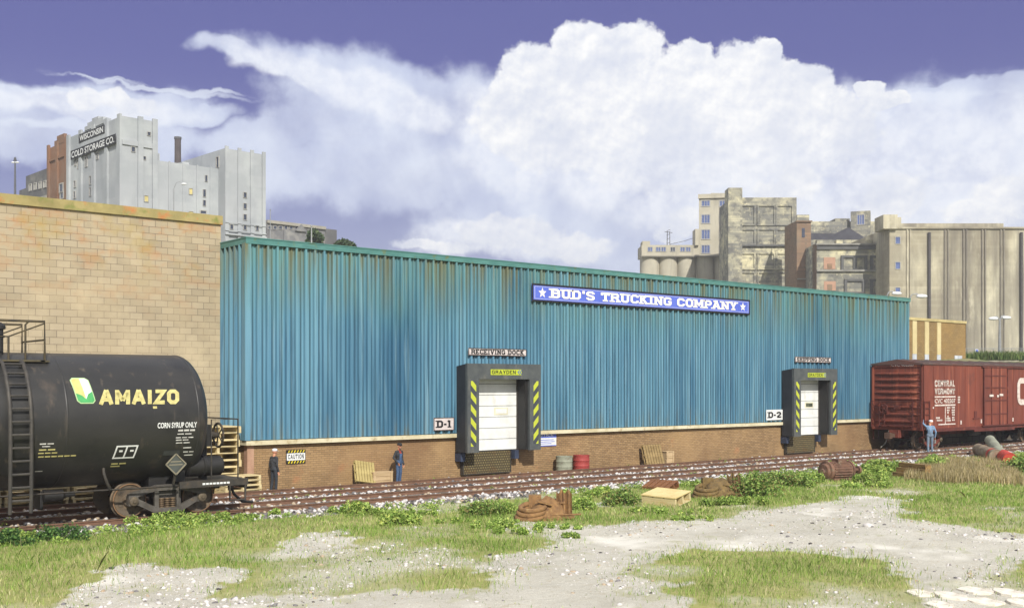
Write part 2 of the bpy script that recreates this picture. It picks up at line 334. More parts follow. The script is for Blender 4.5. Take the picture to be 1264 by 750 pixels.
SLAB = {   # strokes along centre lines (t = thick), feet: slab serifs at (x, y)
 'A': (.9, [[(.1,0),(.45,1)],[(.45,1),(.8,0)],[(.26,.33),(.64,.33)]], [(.1,0),(.8,0),(.36,1)]),
 'B': (.8, [[(.14,0),(.14,1)],[(.14,.89),(.55,.89),(.66,.79),(.66,.62),(.55,.53),(.14,.53)],[(.55,.53),(.69,.43),(.69,.22),(.57,.11),(.14,.11)]], [(.08,0),(.08,1)]),
 'C': (.8, [[(.69,.68),(.69,.78),(.56,.89),(.26,.89),(.12,.76),(.12,.24),(.26,.11),(.56,.11),(.69,.22),(.69,.34)]], []),
 'D': (.8, [[(.14,0),(.14,1)],[(.14,.89),(.54,.89),(.69,.74),(.69,.26),(.54,.11),(.14,.11)]], [(.08,0),(.08,1)]),
 'E': (.74, [[(.14,0),(.14,1)],[(.14,.89),(.64,.89)],[(.14,.5),(.5,.5)],[(.14,.11),(.66,.11)],[(.64,.98),(.64,.72)],[(.66,.02),(.66,.28)]], [(.08,0),(.08,1)]),
 'G': (.82, [[(.69,.70),(.69,.78),(.56,.89),(.26,.89),(.12,.76),(.12,.24),(.26,.11),(.6,.11),(.7,.2),(.7,.46),(.46,.46)]], []),
 'H': (.86, [[(.16,0),(.16,1)],[(.7,0),(.7,1)],[(.16,.5),(.7,.5)]], [(.16,0),(.16,1),(.7,0),(.7,1)]),
 'I': (.4, [[(.2,0),(.2,1)]], [(.2,0),(.2,1)]),
 'K': (.86, [[(.16,0),(.16,1)],[(.2,.42),(.66,1)],[(.34,.56),(.72,0)]], [(.16,0),(.16,1),(.68,1),(.74,0)]),
 'M': (1.04, [[(.16,0),(.16,1)],[(.88,0),(.88,1)],[(.16,.95),(.52,.25)],[(.52,.25),(.88,.95)]], [(.14,0),(.12,1),(.9,0),(.92,1)]),
 'N': (.88, [[(.16,0),(.16,1)],[(.72,0),(.72,1)],[(.16,.95),(.72,.05)]], [(.16,0),(.1,1),(.72,1)]),
 'O': (.82, [oct_(.12,.11,.7,.89)], []),
 'P': (.78, [[(.14,0),(.14,1)],[(.14,.89),(.56,.89),(.68,.78),(.68,.56),(.56,.45),(.14,.45)]], [(.14,0),(.08,1)]),
 'R': (.86, [[(.14,0),(.14,1)],[(.14,.89),(.56,.89),(.68,.79),(.68,.6),(.56,.5),(.14,.5)],[(.5,.5),(.7,.24),(.72,0)]], [(.14,0),(.08,1),(.74,0)]),
 'S': (.78, [[(.66,.7),(.66,.79),(.54,.89),(.24,.89),(.12,.79),(.12,.62),(.24,.53),(.54,.47),(.66,.38),(.66,.21),(.54,.11),(.24,.11),(.12,.21),(.12,.3)]], []),
 'T': (.8, [[(.4,0),(.4,1)],[(.06,.89),(.74,.89)],[(.1,.98),(.1,.68)],[(.7,.98),(.7,.68)]], [(.4,0)]),
 'U': (.84, [[(.16,1),(.16,.24),(.28,.11),(.56,.11),(.68,.24),(.68,1)]], [(.16,1),(.68,1)]),
 'V': (.86, [[(.12,1),(.43,0)],[(.43,0),(.74,1)]], [(.14,1),(.74,1)]),
 'Y': (.84, [[(.12,1),(.42,.45)],[(.42,.45),(.72,1)],[(.42,0),(.42,.48)]], [(.14,1),(.72,1),(.42,0)]),
 "'": (.3, [[(.15,.68),(.15,1)]], []), '-': (.45, [[(.06,.45),(.4,.45)]], []), ' ': (.4, [], []),
 'Z': (.8, [[(.1,.89),(.68,.89),(.12,.11),(.72,.11)]], []), 'L': (.72, [[(.14,1),(.14,.11),(.66,.11)]], [(.1,1)]),
 '1': (.5, [[(.26,0),(.26,1)],[(.26,.98),(.06,.8)]], [(.26,0)]),
 '2': (.76, [[(.14,.68),(.14,.78),(.26,.89),(.52,.89),(.64,.78),(.64,.58),(.14,.16)],[(.1,.11),(.66,.11)],[(.66,.02),(.66,.26)]], []),
}
def slab(txt, t=.22, serif=.17, gap=.08, feet_on=True):
    """flat slab-serif lettering: list of quads (verts2d), cap height 1, and the total width."""
    Q = []; x = 0
    for ch in txt:
        w, strokes, feet = SLAB[ch]
        for st in strokes:
            n = len(st); closed = n > 2 and st[0] == st[-1]; P2 = [Vector(p) for p in st]; Lp, Rp = [], []
            for i in range(n):
                dp = None
                if closed: a = P2[i] - P2[i - 1] if i else P2[0] - P2[-2]; b = P2[(i + 1) if i < n - 1 else 1] - P2[i]
                else: a = P2[i] - P2[i - 1] if i else P2[1] - P2[0]; b = P2[i + 1] - P2[i] if i < n - 1 else a
                a = a.normalized(); b = b.normalized(); nn = Vector((-(a.y + b.y), a.x + b.x))
                nn = nn.normalized(); k = 1 / max(.5, nn.dot(Vector((-a.y, a.x))))
                Lp.append(P2[i] + nn * (k * t / 2)); Rp.append(P2[i] - nn * (k * t / 2))
            for i in range(n - 1): Q.append([(p.x + x, p.y) for p in (Lp[i], Lp[i + 1], Rp[i + 1], Rp[i])])
        for fx, fy in (feet if feet_on else []):
            y0, y1 = (0, .15) if fy == 0 else (.85, 1); h = .12 + serif * .75
            Q.append([(x + fx - h, y0), (x + fx + h, y0), (x + fx + h, y1), (x + fx - h, y1)])
        x += w + gap
    return Q, x - gap
def put_slab(mb, txt, fn, x0, y0, w, h, mi=0, t=.22, gap=.08):
    Q, tw = slab(txt, t, gap=gap)
    for i, q in enumerate(Q): mb.add([fn(x0 + a * w / tw, y0 + b * h, .0015 * (i % 7)) for a, b in q], [(0, 1, 2, 3)], mi)
def block(txt, t=.24, gap=.10):                     # heavy squared capitals without serifs
    Q, tw = slab(txt, t, gap=gap, feet_on=False); return [p for q in Q for p in q], [(4 * i, 4 * i + 1, 4 * i + 2, 4 * i + 3) for i in range(len(Q))], tw
def put_sans(mb, txt, fn, x0, y0, w, h, mi=0, cut=None, slant=0.0, heavy=None):
    V, Fc, tw = block(txt, heavy) if heavy else bfont(txt)
    if w is None: w = tw * h
    V2 = [(x0 + a * w / tw + slant * b * h, y0 + b * h) for a, b in V]
    if cut:                                          # cut into narrow bands so lettering can follow a curved shell
        bm = bmesh.new(); vs = [bm.verts.new((a, b, 0)) for a, b in V2]
        for f in Fc:
            try: bm.faces.new([vs[i] for i in f])
            except ValueError: pass
        k = math.floor(y0 / cut)
        while k * cut < y0 + h * 1.2:
            bmesh.ops.bisect_plane(bm, geom=bm.verts[:] + bm.edges[:] + bm.faces[:], plane_co=(0, k * cut, 0), plane_no=(0, 1, 0)); k += 1
        bm.verts.index_update(); V2 = [(v.co.x, v.co.y) for v in bm.verts]; Fc = [tuple(v.index for v in f.verts) for f in bm.faces]; bm.free()
    mb.add([fn(a, b, 0) for a, b in V2], Fc, mi)

# ------------------------------------------------------------------ the ground
_tab = RNG.random((256, 256))
def vnoise(x, y, sc, seed=0):
    x = np.asarray(x, float) * sc + seed * 17.3; y = np.asarray(y, float) * sc + seed * 9.1
    xi = np.floor(x).astype(int); yi = np.floor(y).astype(int); fx = x - xi; fy = y - yi
    fx = fx * fx * (3 - 2 * fx); fy = fy * fy * (3 - 2 * fy)
    g = lambda a, b: _tab[a & 255, b & 255]
    return (g(xi, yi) * (1 - fx) + g(xi + 1, yi) * fx) * (1 - fy) + (g(xi, yi + 1) * (1 - fx) + g(xi + 1, yi + 1) * fx) * fy
def fbm(x, y, sc, seed=0, o=4):
    t = 0; a = .5
    for k in range(o): t = t + a * vnoise(x, y, sc * 2 ** k, seed + k); a *= .5
    return t / .9375
def gz(u, n):                                       # height of the open ground
    u = np.asarray(u, float); n = np.asarray(n, float)
    k = np.clip((-7.6 - n) / 3, 0, 1)
    return k * ((fbm(u, n, .12, 3) - .5) * .34 + (fbm(u, n, .9, 5, 3) - .5) * .10)
def inpoly(px, py, poly):
    r = np.zeros(np.shape(px), bool); n = len(poly)
    for i in range(n):
        x0, y0 = poly[i]; x1, y1 = poly[(i + 1) % n]
        c = ((y0 > py) != (y1 > py)) & (px < (x1 - x0) * (py - y0) / ((y1 - y0) or 1e-9) + x0); r ^= c
    return r
def gpoly(pts): return [gd(x, y) for x, y in pts]
DIRT = [gpoly(p) for p in (
    [(40,752),(62,742),(116,722),(150,702),(173,696),(199,701),(266,704),(285,712),(252,728),(222,740),(300,741),(420,735),(520,728),(579,722),(593,712),(619,689),(652,675),(686,656),(712,645),(770,641),(840,640),(900,634),(960,627),(988,621),(1041,611),(1104,611),(1127,621),(1108,637),(1175,645),(1275,656),(1500,690),(1500,800),(900,900),(0,900),(-200,800)],
    [(345,667),(382,658),(424,648),(436,656),(420,667),(399,684),(365,683)], [(728,618),(780,611),(793,617),(760,623),(735,624)])]
GREEN = [gpoly(p) for p in (
    [(772,702),(800,688),(840,681),(862,676),(954,675),(1028,680),(1084,683),(1106,697),(1118,721),(1150,742),(1190,756),(880,758),(858,736),(838,718),(800,712)],
    [(1190,705),(1270,690),(1310,720),(1290,736),(1225,718)], [(1096,632),(1150,640),(1142,632)])]
def masks(u, n):
    w1 = (fbm(u, n, .55, 21) - .5) * 1.6; w2 = (fbm(u, n, .55, 33) - .5) * 1.6
    w3 = (fbm(u, n, 2.2, 41, 3) - .5) * .8
    d = np.zeros(np.shape(u), bool)
    for p in DIRT: d |= inpoly(u + w1 + w3, n + w2 - w3, p)
    for p in GREEN: d &= ~inpoly(u + w1 + w3, n + w2 - w3, p)
    g = np.where(d, 0.0, 1.0)
    thin = np.clip((fbm(u, n, .35, 51) - .14) * 2.6, .28, 1)          # grass thins out in places
    g = g * thin; g = np.where(d & (fbm(u, n, 1.3, 61) > .70), .30, g)
    bal = np.clip((n + 8.0 + (fbm(u, n, 1.1, 71) - .5) * 1.4) / .5, 0, 1)
    return g * (1 - bal), bal
def grow(a, b, step, far, ratio=1.35):              # fine spacing in the middle, widening outwards to far
    m_ = list(np.arange(a, b + step / 2, step)); d = step; x = m_[-1]
    while x < far: d *= ratio; x += d; m_.append(x)
    d = step; x = m_[0]; lo = []
    while x > -far: d *= ratio; x -= d; lo.append(x)
    return np.array(lo[::-1] + m_)
def build_ground():
    xs = grow(-30, 62, .2, 2500); ys = grow(-36, 1.0, .2, 2500)
    U, V = np.meshgrid(xs, ys); Z = gz(U, V); inner = (np.abs(U - 16) < 60) & (V > -44) & (V < 4)
    Z = np.where(inner, Z, 0); Z = np.where(V > 2, -.15, Z)
    co = np.stack([U, V, Z], -1).reshape(-1, 3); nx, ny = len(xs), len(ys)
    i = np.arange(nx * ny).reshape(ny, nx); q = np.stack([i[:-1, :-1], i[:-1, 1:], i[1:, 1:], i[1:, :-1]], -1).reshape(-1, 4)
    me = bpy.data.meshes.new('ground'); me.vertices.add(len(co)); me.vertices.foreach_set('co', co.ravel())
    me.loops.add(q.size); me.loops.foreach_set('vertex_index', q.ravel()); me.polygons.add(len(q)); me.polygons.foreach_set('loop_start', np.arange(len(q)) * 4)
    me.update(); me.validate(); me.shade_smooth()
    g, b = masks(co[:, 0], co[:, 1])
    at_ = me.color_attributes.new('cover', 'FLOAT_COLOR', 'POINT'); c = np.stack([g, b, fbm(co[:, 0], co[:, 1], .25, 81), np.ones(len(g))], -1); at_.data.foreach_set('color', c.astype(np.float32).ravel())
    o = bpy.data.objects.new('ground', me); COL.objects.link(o); tag(o, kind='structure')
    mt = bpy.data.materials.new('bare_ground'); mt.use_nodes = True; nt = mt.node_tree; L = nt.links; bs = nt.nodes['Principled BSDF']; bs.inputs['Roughness'].default_value = .95; bs.inputs['Specular IOR Level'].default_value = .15
    a = nt.nodes.new('ShaderNodeAttribute'); a.attribute_name = 'cover'; sp = nt.nodes.new('ShaderNodeSeparateColor'); L.new(a.outputs['Color'], sp.inputs[0])
    tc = nt.nodes.new('ShaderNodeTexCoord')
    def nz(sc, det=6, rough=.65, st=(1, 1, 1)):
        mp = nt.nodes.new('ShaderNodeMapping'); L.new(tc.outputs['Object'], mp.inputs[0]); mp.inputs['Scale'].default_value = st
        n = nt.nodes.new('ShaderNodeTexNoise'); L.new(mp.outputs[0], n.inputs['Vector']); n.inputs['Scale'].default_value = sc; n.inputs['Detail'].default_value = det; n.inputs['Roughness'].default_value = rough; return n.outputs[0]
    def mr(x, lo, hi):
        n = nt.nodes.new('ShaderNodeMapRange'); L.new(x, n.inputs[0]); n.inputs[1].default_value = lo; n.inputs[2].default_value = hi; return n.outputs[0]
    def mix(f, p, q_):
        n = nt.nodes.new('ShaderNodeMix'); n.data_type = 'RGBA'; L.new(f, n.inputs[0])
        for k, v in ((6, p), (7, q_)):
            if isinstance(v, tuple): n.inputs[k].default_value = lin(v) + (1,)
            else: L.new(v, n.inputs[k])
        return n.outputs[2]
    col = mix(mr(nz(.45), .3, .7), (200, 196, 183), (172, 168, 154))
    col = mix(mr(nz(3.2), .56, .78), col, (166, 156, 132))
    col = mix(mr(nz(14), .58, .74), col, (166, 152, 128))
    col = mix(mr(nz(22), .60, .70), col, (222, 220, 211))
    col = mix(mr(nz(48, 3), .54, .66), col, (150, 144, 130))
    col = mix(mr(nz(.22, 3), .56, .66), col, (214, 210, 198))
    soil = mix(mr(nz(2.5), .35, .65), (156, 154, 98), (132, 138, 76)); soil = mix(mr(nz(18), .5, .7), soil, (160, 152, 112))
    col = mix(mr(sp.outputs[0], .1, .75), col, soil)
    bal = mix(mr(nz(26, 3), .4, .6), (158, 152, 150), (74, 70, 70)); bal = mix(mr(nz(1.2, 5, .6, (.15, 1, 1)), .5, .68), bal, (140, 128, 112))
    col = mix(mr(sp.outputs[1], .3, .7), col, bal)
    L.new(col, bs.inputs['Base Color'])
    bp = nt.nodes.new('ShaderNodeBump'); bp.inputs['Strength'].default_value = .75; bp.inputs['Distance'].default_value = .06
    L.new(nz(7, 8, .7), bp.inputs['Height']); L.new(bp.outputs[0], bs.inputs['Normal'])
    me.materials.append(mt)
build_ground()

def build_hill():                                   # the bank and rising land beyond the yard
    mb = MB()
    def sheet(xs, ys, hf):
        b = [(x, y, hf(x, y)) for y in ys for x in xs]; nx = len(xs)
        mb.add(b, [(j * nx + i, j * nx + i + 1, (j + 1) * nx + i + 1, (j + 1) * nx + i) for j in range(len(ys) - 1) for i in range(nx - 1)])
    prof = lambda t: 3.0 + 2.9 * min(1, max(0, t) / 5.5) + 2.0 * min(1, max(0, t - 6) / 90) + (0 if t < 140 else min(1, (t - 140) / 400) * 4)
    sheet([45.6, 47, 50, 54, 58, 63, 68, 74, 80, 90, 105, 130, 170, 240, 340, 500, 900], [1.15, 2, 3, 4, 5, 6, 8, 11, 15, 20, 30, 45, 70, 110, 160, 230, 330, 500, 900], lambda x, y: prof(y - 1.15) + .25 * math.sin(x * .3) * min(1, (y - 1.1) / 8))
    sheet([-900, -500, -300, -150, -80, -40, 0, 25, 45.6], [24.5, 30, 45, 70, 110, 160, 230, 330, 500, 900], lambda x, y: prof(y - 20))
    mt = mat('bank_grass', (96, 104, 60), (124, 120, 84), .6, .95, bump=.5, bscale=3, spots=[((140, 134, 112), .25, .5, .65)])
    tag(mb.build('hillside', mt, smooth=60), kind='structure')
build_hill()

# ------------------------------------------------------------------ tracks
TIE = mat('weathered_tie', (112, 102, 90), (86, 78, 68), 3, .95, bump=.5, stretch=(4, .4, 4))
def rail_mb(x0, x1):
    mb = MB(); prof = [(-.08, -.02), (.08, -.02), (.08, .01), (.02, .03), (.02, .10), (.045, .115), (.045, .15), (-.045, .15), (-.045, .115), (-.02, .10), (-.02, .03), (-.08, .01)]
    n = len(prof); vs = [(x, a, b) for x in (x0, x1) for a, b in prof]
    for i in range(n): mb.add([vs[i], vs[(i + 1) % n], vs[n + (i + 1) % n], vs[n + i]], [(0, 1, 2, 3)], 1 if i == 6 else 0)
    mb.add(vs[:n], [tuple(range(n))]); mb.add(vs[n:], [tuple(range(n))]); return mb
def track(name, yc, label, ties=True):
    t = empty('railway_track', (0, yc, 0), 0, label, 'railway track', 'railway tracks in front of the blue building')
    for s in (-.8, .8):
        r = rail_mb(-34, 100).build('rail', [RUSTRAIL, RAILTOP], t, loc=(0, s, 0))
    first = None
    mb = MB(); mb.box(-.12, .12, -1.35, 1.35, -.10, .006)
    for k in range(100):
        x = -20 + k * .82
        if first is None: first = mb.build('tie', TIE, t, loc=(x, 0, .01)); o = first
        else: o = first.copy(); COL.objects.link(o); o.parent = t; o.location = (x + random.uniform(-.04, .04), random.uniform(-.05, .05), .008 + random.uniform(-.015, .012)); 
T1, T2 = -1.95, -5.4
track('far', T1, 'rusty railway track closest to the brick wall, under the red boxcar')
track('near', T2, 'rusty railway track nearer the grass, under the black tank car')
def rocks(name, pts, sizes, mats, mi, flat=.75):    # loose stone, one mesh
    base = np.array([(0,0,1),(.94,0,.35),(.3,.9,.3),(-.75,.55,.35),(-.75,-.55,.3),(.3,-.9,.38),(.6,.5,-.6),(-.4,.7,-.6),(-.85,0,-.5),(-.3,-.75,-.6),(.6,-.5,-.55)])
    tri = [(0,1,2),(0,2,3),(0,3,4),(0,4,5),(0,5,1),(1,6,2),(2,7,3),(3,8,4),(4,9,5),(5,10,1),(1,10,6),(2,6,7),(3,7,8),(4,8,9),(5,9,10)]
    N_ = len(pts); nb = len(base); co = np.repeat(base[None], N_, 0) * RNG.uniform(.65, 1.3, (N_, nb, 1))
    a = RNG.uniform(0, 2 * PI, N_); c, s = np.cos(a)[:, None], np.sin(a)[:, None]; tl = RNG.uniform(-.6, .6, N_)[:, None]
    x = co[..., 0] * c - co[..., 1] * s; y = co[..., 0] * s + co[..., 1] * c; z = co[..., 2] * flat + x * tl * .6
    sz = sizes[:, None]; co = np.stack([x * sz * RNG.uniform(.8, 1.4, (N_, 1)), y * sz, z * sz], -1) + pts[:, None, :]
    f = (np.array(tri)[None] + (np.arange(N_) * nb)[:, None, None]).reshape(-1, 3)
    me = bpy.data.meshes.new(name); me.vertices.add(N_ * nb); me.vertices.foreach_set('co', co.ravel()); me.loops.add(f.size); me.loops.foreach_set('vertex_index', f.ravel())
    me.polygons.add(len(f)); me.polygons.foreach_set('loop_start', np.arange(len(f)) * 3); me.polygons.foreach_set('material_index', np.repeat(mi, len(tri)).astype(np.int32))
    for m_ in mats: me.materials.append(m_)
    me.update(); me.validate(); o = bpy.data.objects.new(name, me); COL.objects.link(o); return o
STONE = [mat('pale_stone', (206, 202, 198), (178, 174, 172), 4, .95), mat('grey_stone', (128, 124, 124), (98, 95, 96), 4, .95), mat('dark_stone', (58, 55, 56), (76, 72, 70), 4, .95), mat('tan_stone', (176, 160, 138), (150, 132, 110), 4, .95)]
def build_ballast():
    n = 26000; u = RNG.uniform(-17, 66, n); v = RNG.uniform(-8.3, .0, n)
    d = np.ones(n)
    inside = (np.abs(v - T1) < .72) | (np.abs(v - T2) < .72); d[inside] = .62
    d[np.abs(v - (T1 + T2) / 2) < .62] = 1.0; d[v < -7.3] = .75; d[(v > -.6)] = .15
    tie = np.abs(((u + 20) / .82 + .5) % 1 - .5) * .82 < .12; d[tie & (np.abs(v - T1) < 1.3)] *= .35; d[tie & (np.abs(v - T2) < 1.3)] *= .35
    rail = np.zeros(n, bool)
    for r in (T1 - .8, T1 + .8, T2 - .8, T2 + .8): rail |= np.abs(v - r) < .12
    keep = (RNG.random(n) < d * (.35 + .9 * fbm(u, v, .5, 91))) & ~rail & (v > -8.1 + (fbm(u, v, .8, 92) - .5) * 1.0)
    u, v = u[keep], v[keep]; k = len(u); sz = RNG.uniform(.035, .085, k)
    pts = np.stack([u, v, gz(u, v) + sz * .35], -1)
    out = np.where(np.abs(v - T1) < 1.0, .75, np.where(np.abs(v - T2) < 1.0, .62, 0.42)); r = RNG.random(k)
    mi = np.where(r < .52, 0, np.where(r < .74, 1, np.where(r < .90, 2, 3))); mi = np.where((out > .5) & (RNG.random(k) < .45), 3, mi)
    tag(rocks('ballast', pts, sz, STONE, mi), 'pale crushed stone ballast along the two tracks', 'ballast', kind='stuff')
build_ballast()
def build_gravel():
    n = 80000; u = RNG.uniform(-22, 46, n); v = RNG.uniform(-31, -8, n)
    g, b = masks(u, v); s = CS * (u - CX) + SN * (v - CY); X = (SN * (u - CX) - CS * (v - CY)) / np.maximum(s, 1)
    keep = (s > 17.5) & (np.abs(X) < .60) & (g < .5) & (RNG.random(n) < np.clip((fbm(u, v, .35, 95) - .33) * 3, .03, 1) * np.clip(36 / s - .35, .12, 1))
    u, v = u[keep], v[keep]; k = len(u); sz = .007 + .050 * RNG.random(k) ** 8 + .012 * RNG.random(k); big = RNG.random(k) < .004; sz[big] += RNG.uniform(.03, .1, big.sum())
    r = RNG.random(k); mi = np.where(r < .66, 0, np.where(r < .80, 1, np.where(r < .84, 2, 3)))
    tag(rocks('gravel', np.stack([u, v, gz(u, v) + sz * .15], -1), sz, STONE, mi, .6), 'loose pale stones scattered over the bare ground', 'gravel', kind='stuff')
build_gravel()

# ------------------------------------------------------------------ blue warehouse
BL = 45.26
def corr_mat(name='blue_ribbed_steel', ca=(106, 148, 166), cb=(74, 120, 146)):
    mt = bpy.data.materials.new(name); mt.use_nodes = True; nt = mt.node_tree; L = nt.links; b = nt.nodes['Principled BSDF']; b.inputs['Roughness'].default_value = .55; b.inputs['Specular IOR Level'].default_value = .35
    tc = nt.nodes.new('ShaderNodeTexCoord'); sp = nt.nodes.new('ShaderNodeSeparateXYZ'); L.new(tc.outputs['Object'], sp.inputs[0])
    def nz(sc, st, det=5, rough=.6):
        mp = nt.nodes.new('ShaderNodeMapping'); L.new(tc.outputs['Object'], mp.inputs[0]); mp.inputs['Scale'].default_value = st
        n = nt.nodes.new('ShaderNodeTexNoise'); L.new(mp.outputs[0], n.inputs['Vector']); n.inputs['Scale'].default_value = sc; n.inputs['Detail'].default_value = det; n.inputs['Roughness'].default_value = rough; return n.outputs[0]
    def mr(x, lo, hi, a=0, c=1):
        n = nt.nodes.new('ShaderNodeMapRange'); L.new(x, n.inputs[0]); n.inputs[1].default_value = lo; n.inputs[2].default_value = hi; n.inputs[3].default_value = a; n.inputs[4].default_value = c; return n.outputs[0]
    def mul(a, c):
        n = nt.nodes.new('ShaderNodeMath'); n.operation = 'MULTIPLY'
        for i, v in enumerate((a, c)):
            if isinstance(v, float): n.inputs[i].default_value = v
            else: L.new(v, n.inputs[i])
        return n.outputs[0]
    def mix(f, p, q):
        n = nt.nodes.new('ShaderNodeMix'); n.data_type = 'RGBA'; L.new(f, n.inputs[0])
        for i, v in ((6, p), (7, q)):
            if isinstance(v, tuple): n.inputs[i].default_value = lin(v) + (1,)
            else: L.new(v, n.inputs[i])
        return n.outputs[2]
    col = mix(mr(nz(.9, (2.2, 2.2, .12)), .3, .7), ca, cb)
    col = mix(mr(nz(.24, (1, 1, .20), 4), .48, .68), col, (54, 96, 122))                   # broad darker soaked areas
    col = mix(mul(mr(nz(4, (1.6, 1.6, .05)), .54, .70), .75), col, (46, 76, 98))          # narrow run streaks
    col = mix(mul(mr(nz(3, (2, 2, .06)), .56, .72), .5), col, (148, 180, 190))
    col = mix(mul(mr(sp.outputs[2], 5.6, 9.0), mr(nz(.5, (1, 1, .5)), .25, .7)), col, (92, 138, 136))   # greener towards the eaves
    col = mix(mul(mul(mr(sp.outputs[2], 6.6, 9.2), mr(nz(2.4, (2, 2, .08)), .44, .60)), .85), col, (104, 98, 58))
    col = mix(mul(mul(mr(sp.outputs[2], 3.0, 1.95), mr(nz(3, (2, 2, .16)), .5, .66)), .7), col, (104, 104, 86))
    L.new(col, b.inputs['Base Color']); return mt
BLUE = corr_mat(); BLUE2 = corr_mat('groove_shade_blue', (72, 108, 122), (54, 88, 108))  # darker copy of the siding blue, painting groove shade as lines on minor ribs
TEAL = mat('teal_trim', (66, 112, 108), (80, 128, 122), 2, .5, stretch=(1, 1, 3), spots=[((96, 108, 70), 4, .58, .72)])
LEDGE = mat('cream_sill', (208, 200, 172), (184, 174, 140), 1.5, .85, bump=.15, spots=[((150, 132, 96), 3, .58, .75)])
BRICK = brick_mat('tan_brick', (156, 128, 92), (132, 106, 75), (94, 80, 62), .24, .085, .009, spots=[((168, 138, 98), .35, .4, .65, .55), ((116, 88, 64), .22, .5, .68, .6), ((186, 112, 74), .8, .62, .74, .3), ((92, 76, 56), .5, .4, .7, .5, (1, 1, 1), (.9, .05))])
PIL = mat('corner_stone', (176, 142, 118), (156, 122, 100), 3, .9, bump=.2)
def blue_warehouse():
    b = empty('warehouse', (0, 0, 0), 0, 'long blue ribbed metal warehouse on a tan brick base with two truck docks', 'warehouse')
    mb = MB(); zs = (1.92, 9.22)
    pr = [(.0, 0), (.08, 0), (.095, -.045), (.13, -.045), (.145, 0), (.235, 0), (.255, -.12), (.335, -.12), (.355, 0)]; per = .40
    pts = []; x = .06
    while x < BL - .05:
        pts += [(x + a, d) for a, d in pr]; x += per
    pts = [(min(a, BL), d) for a, d in pts] + [(BL, 0)]; pts = [(0, -.03)] + pts
    vs = [(a, d - .05, z) for z in zs for a, d in pts]; n = len(pts)
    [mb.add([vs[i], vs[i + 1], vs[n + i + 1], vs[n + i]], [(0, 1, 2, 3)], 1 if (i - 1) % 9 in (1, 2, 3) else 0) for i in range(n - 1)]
    mb.box(-.19, .055, -.19, .09, zs[0], zs[1])
    # left end wall with the same ribs
    pts = []; y = .1
    while y < 19.8:
        pts += [(y + a, d) for a, d in pr]; y += per
    m = len(pts); vs = [(d - .05, a, z) for z in zs for a, d in pts]; mb.add(vs, [(i, i + 1, m + i + 1, m + i) for i in range(m - 1)])
    mb.add([(BL, 0, zs[0]), (BL, 20, zs[0]), (BL, 20, zs[1]), (BL, 0, zs[1])], [(0, 1, 2, 3)]); mb.add([(0, 20, zs[0]), (BL, 20, zs[0]), (BL, 20, zs[1]), (0, 20, zs[1])], [(0, 1, 2, 3)])
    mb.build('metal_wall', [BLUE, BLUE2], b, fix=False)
    mb = MB(); mb.box(0.004, BL, 0, 20, -.1, 1.75); mb.build('brick_base', BRICK, b)
    mb = MB(); mb.box(-.025, .24, -.03, .25, -.1, 1.746); mb.build('corner_pier', PIL, b)
    mb = MB()
    for a, c in ((-.14, 8.28), (8.30, 24.2), (24.22, BL + .03)): mb.box(a, c, -.20, .2, 1.74, 1.9)
    mb.box(-.14, .1, .202, 20, 1.74, 1.9); mb.build('sill_course', LEDGE, b)
    mb = MB(); mb.box(-.16, BL + .06, -.20, .12, 9.2, 9.40); mb.box(-.16, .12, .122, 20, 9.2, 9.40); mb.box(-.18, BL + .08, -.22, .1, 9.402, 9.44); mb.box(-.18, .1, .102, 20, 9.402, 9.44)
    mb.build('eaves_trim', TEAL, b)
    mb = MB(); mb.box(.125, BL, .125, 20, 9.0, 9.36); mb.build('roof', mat('roof_felt', (90, 90, 88), None, 2, .95), b)
blue_warehouse()
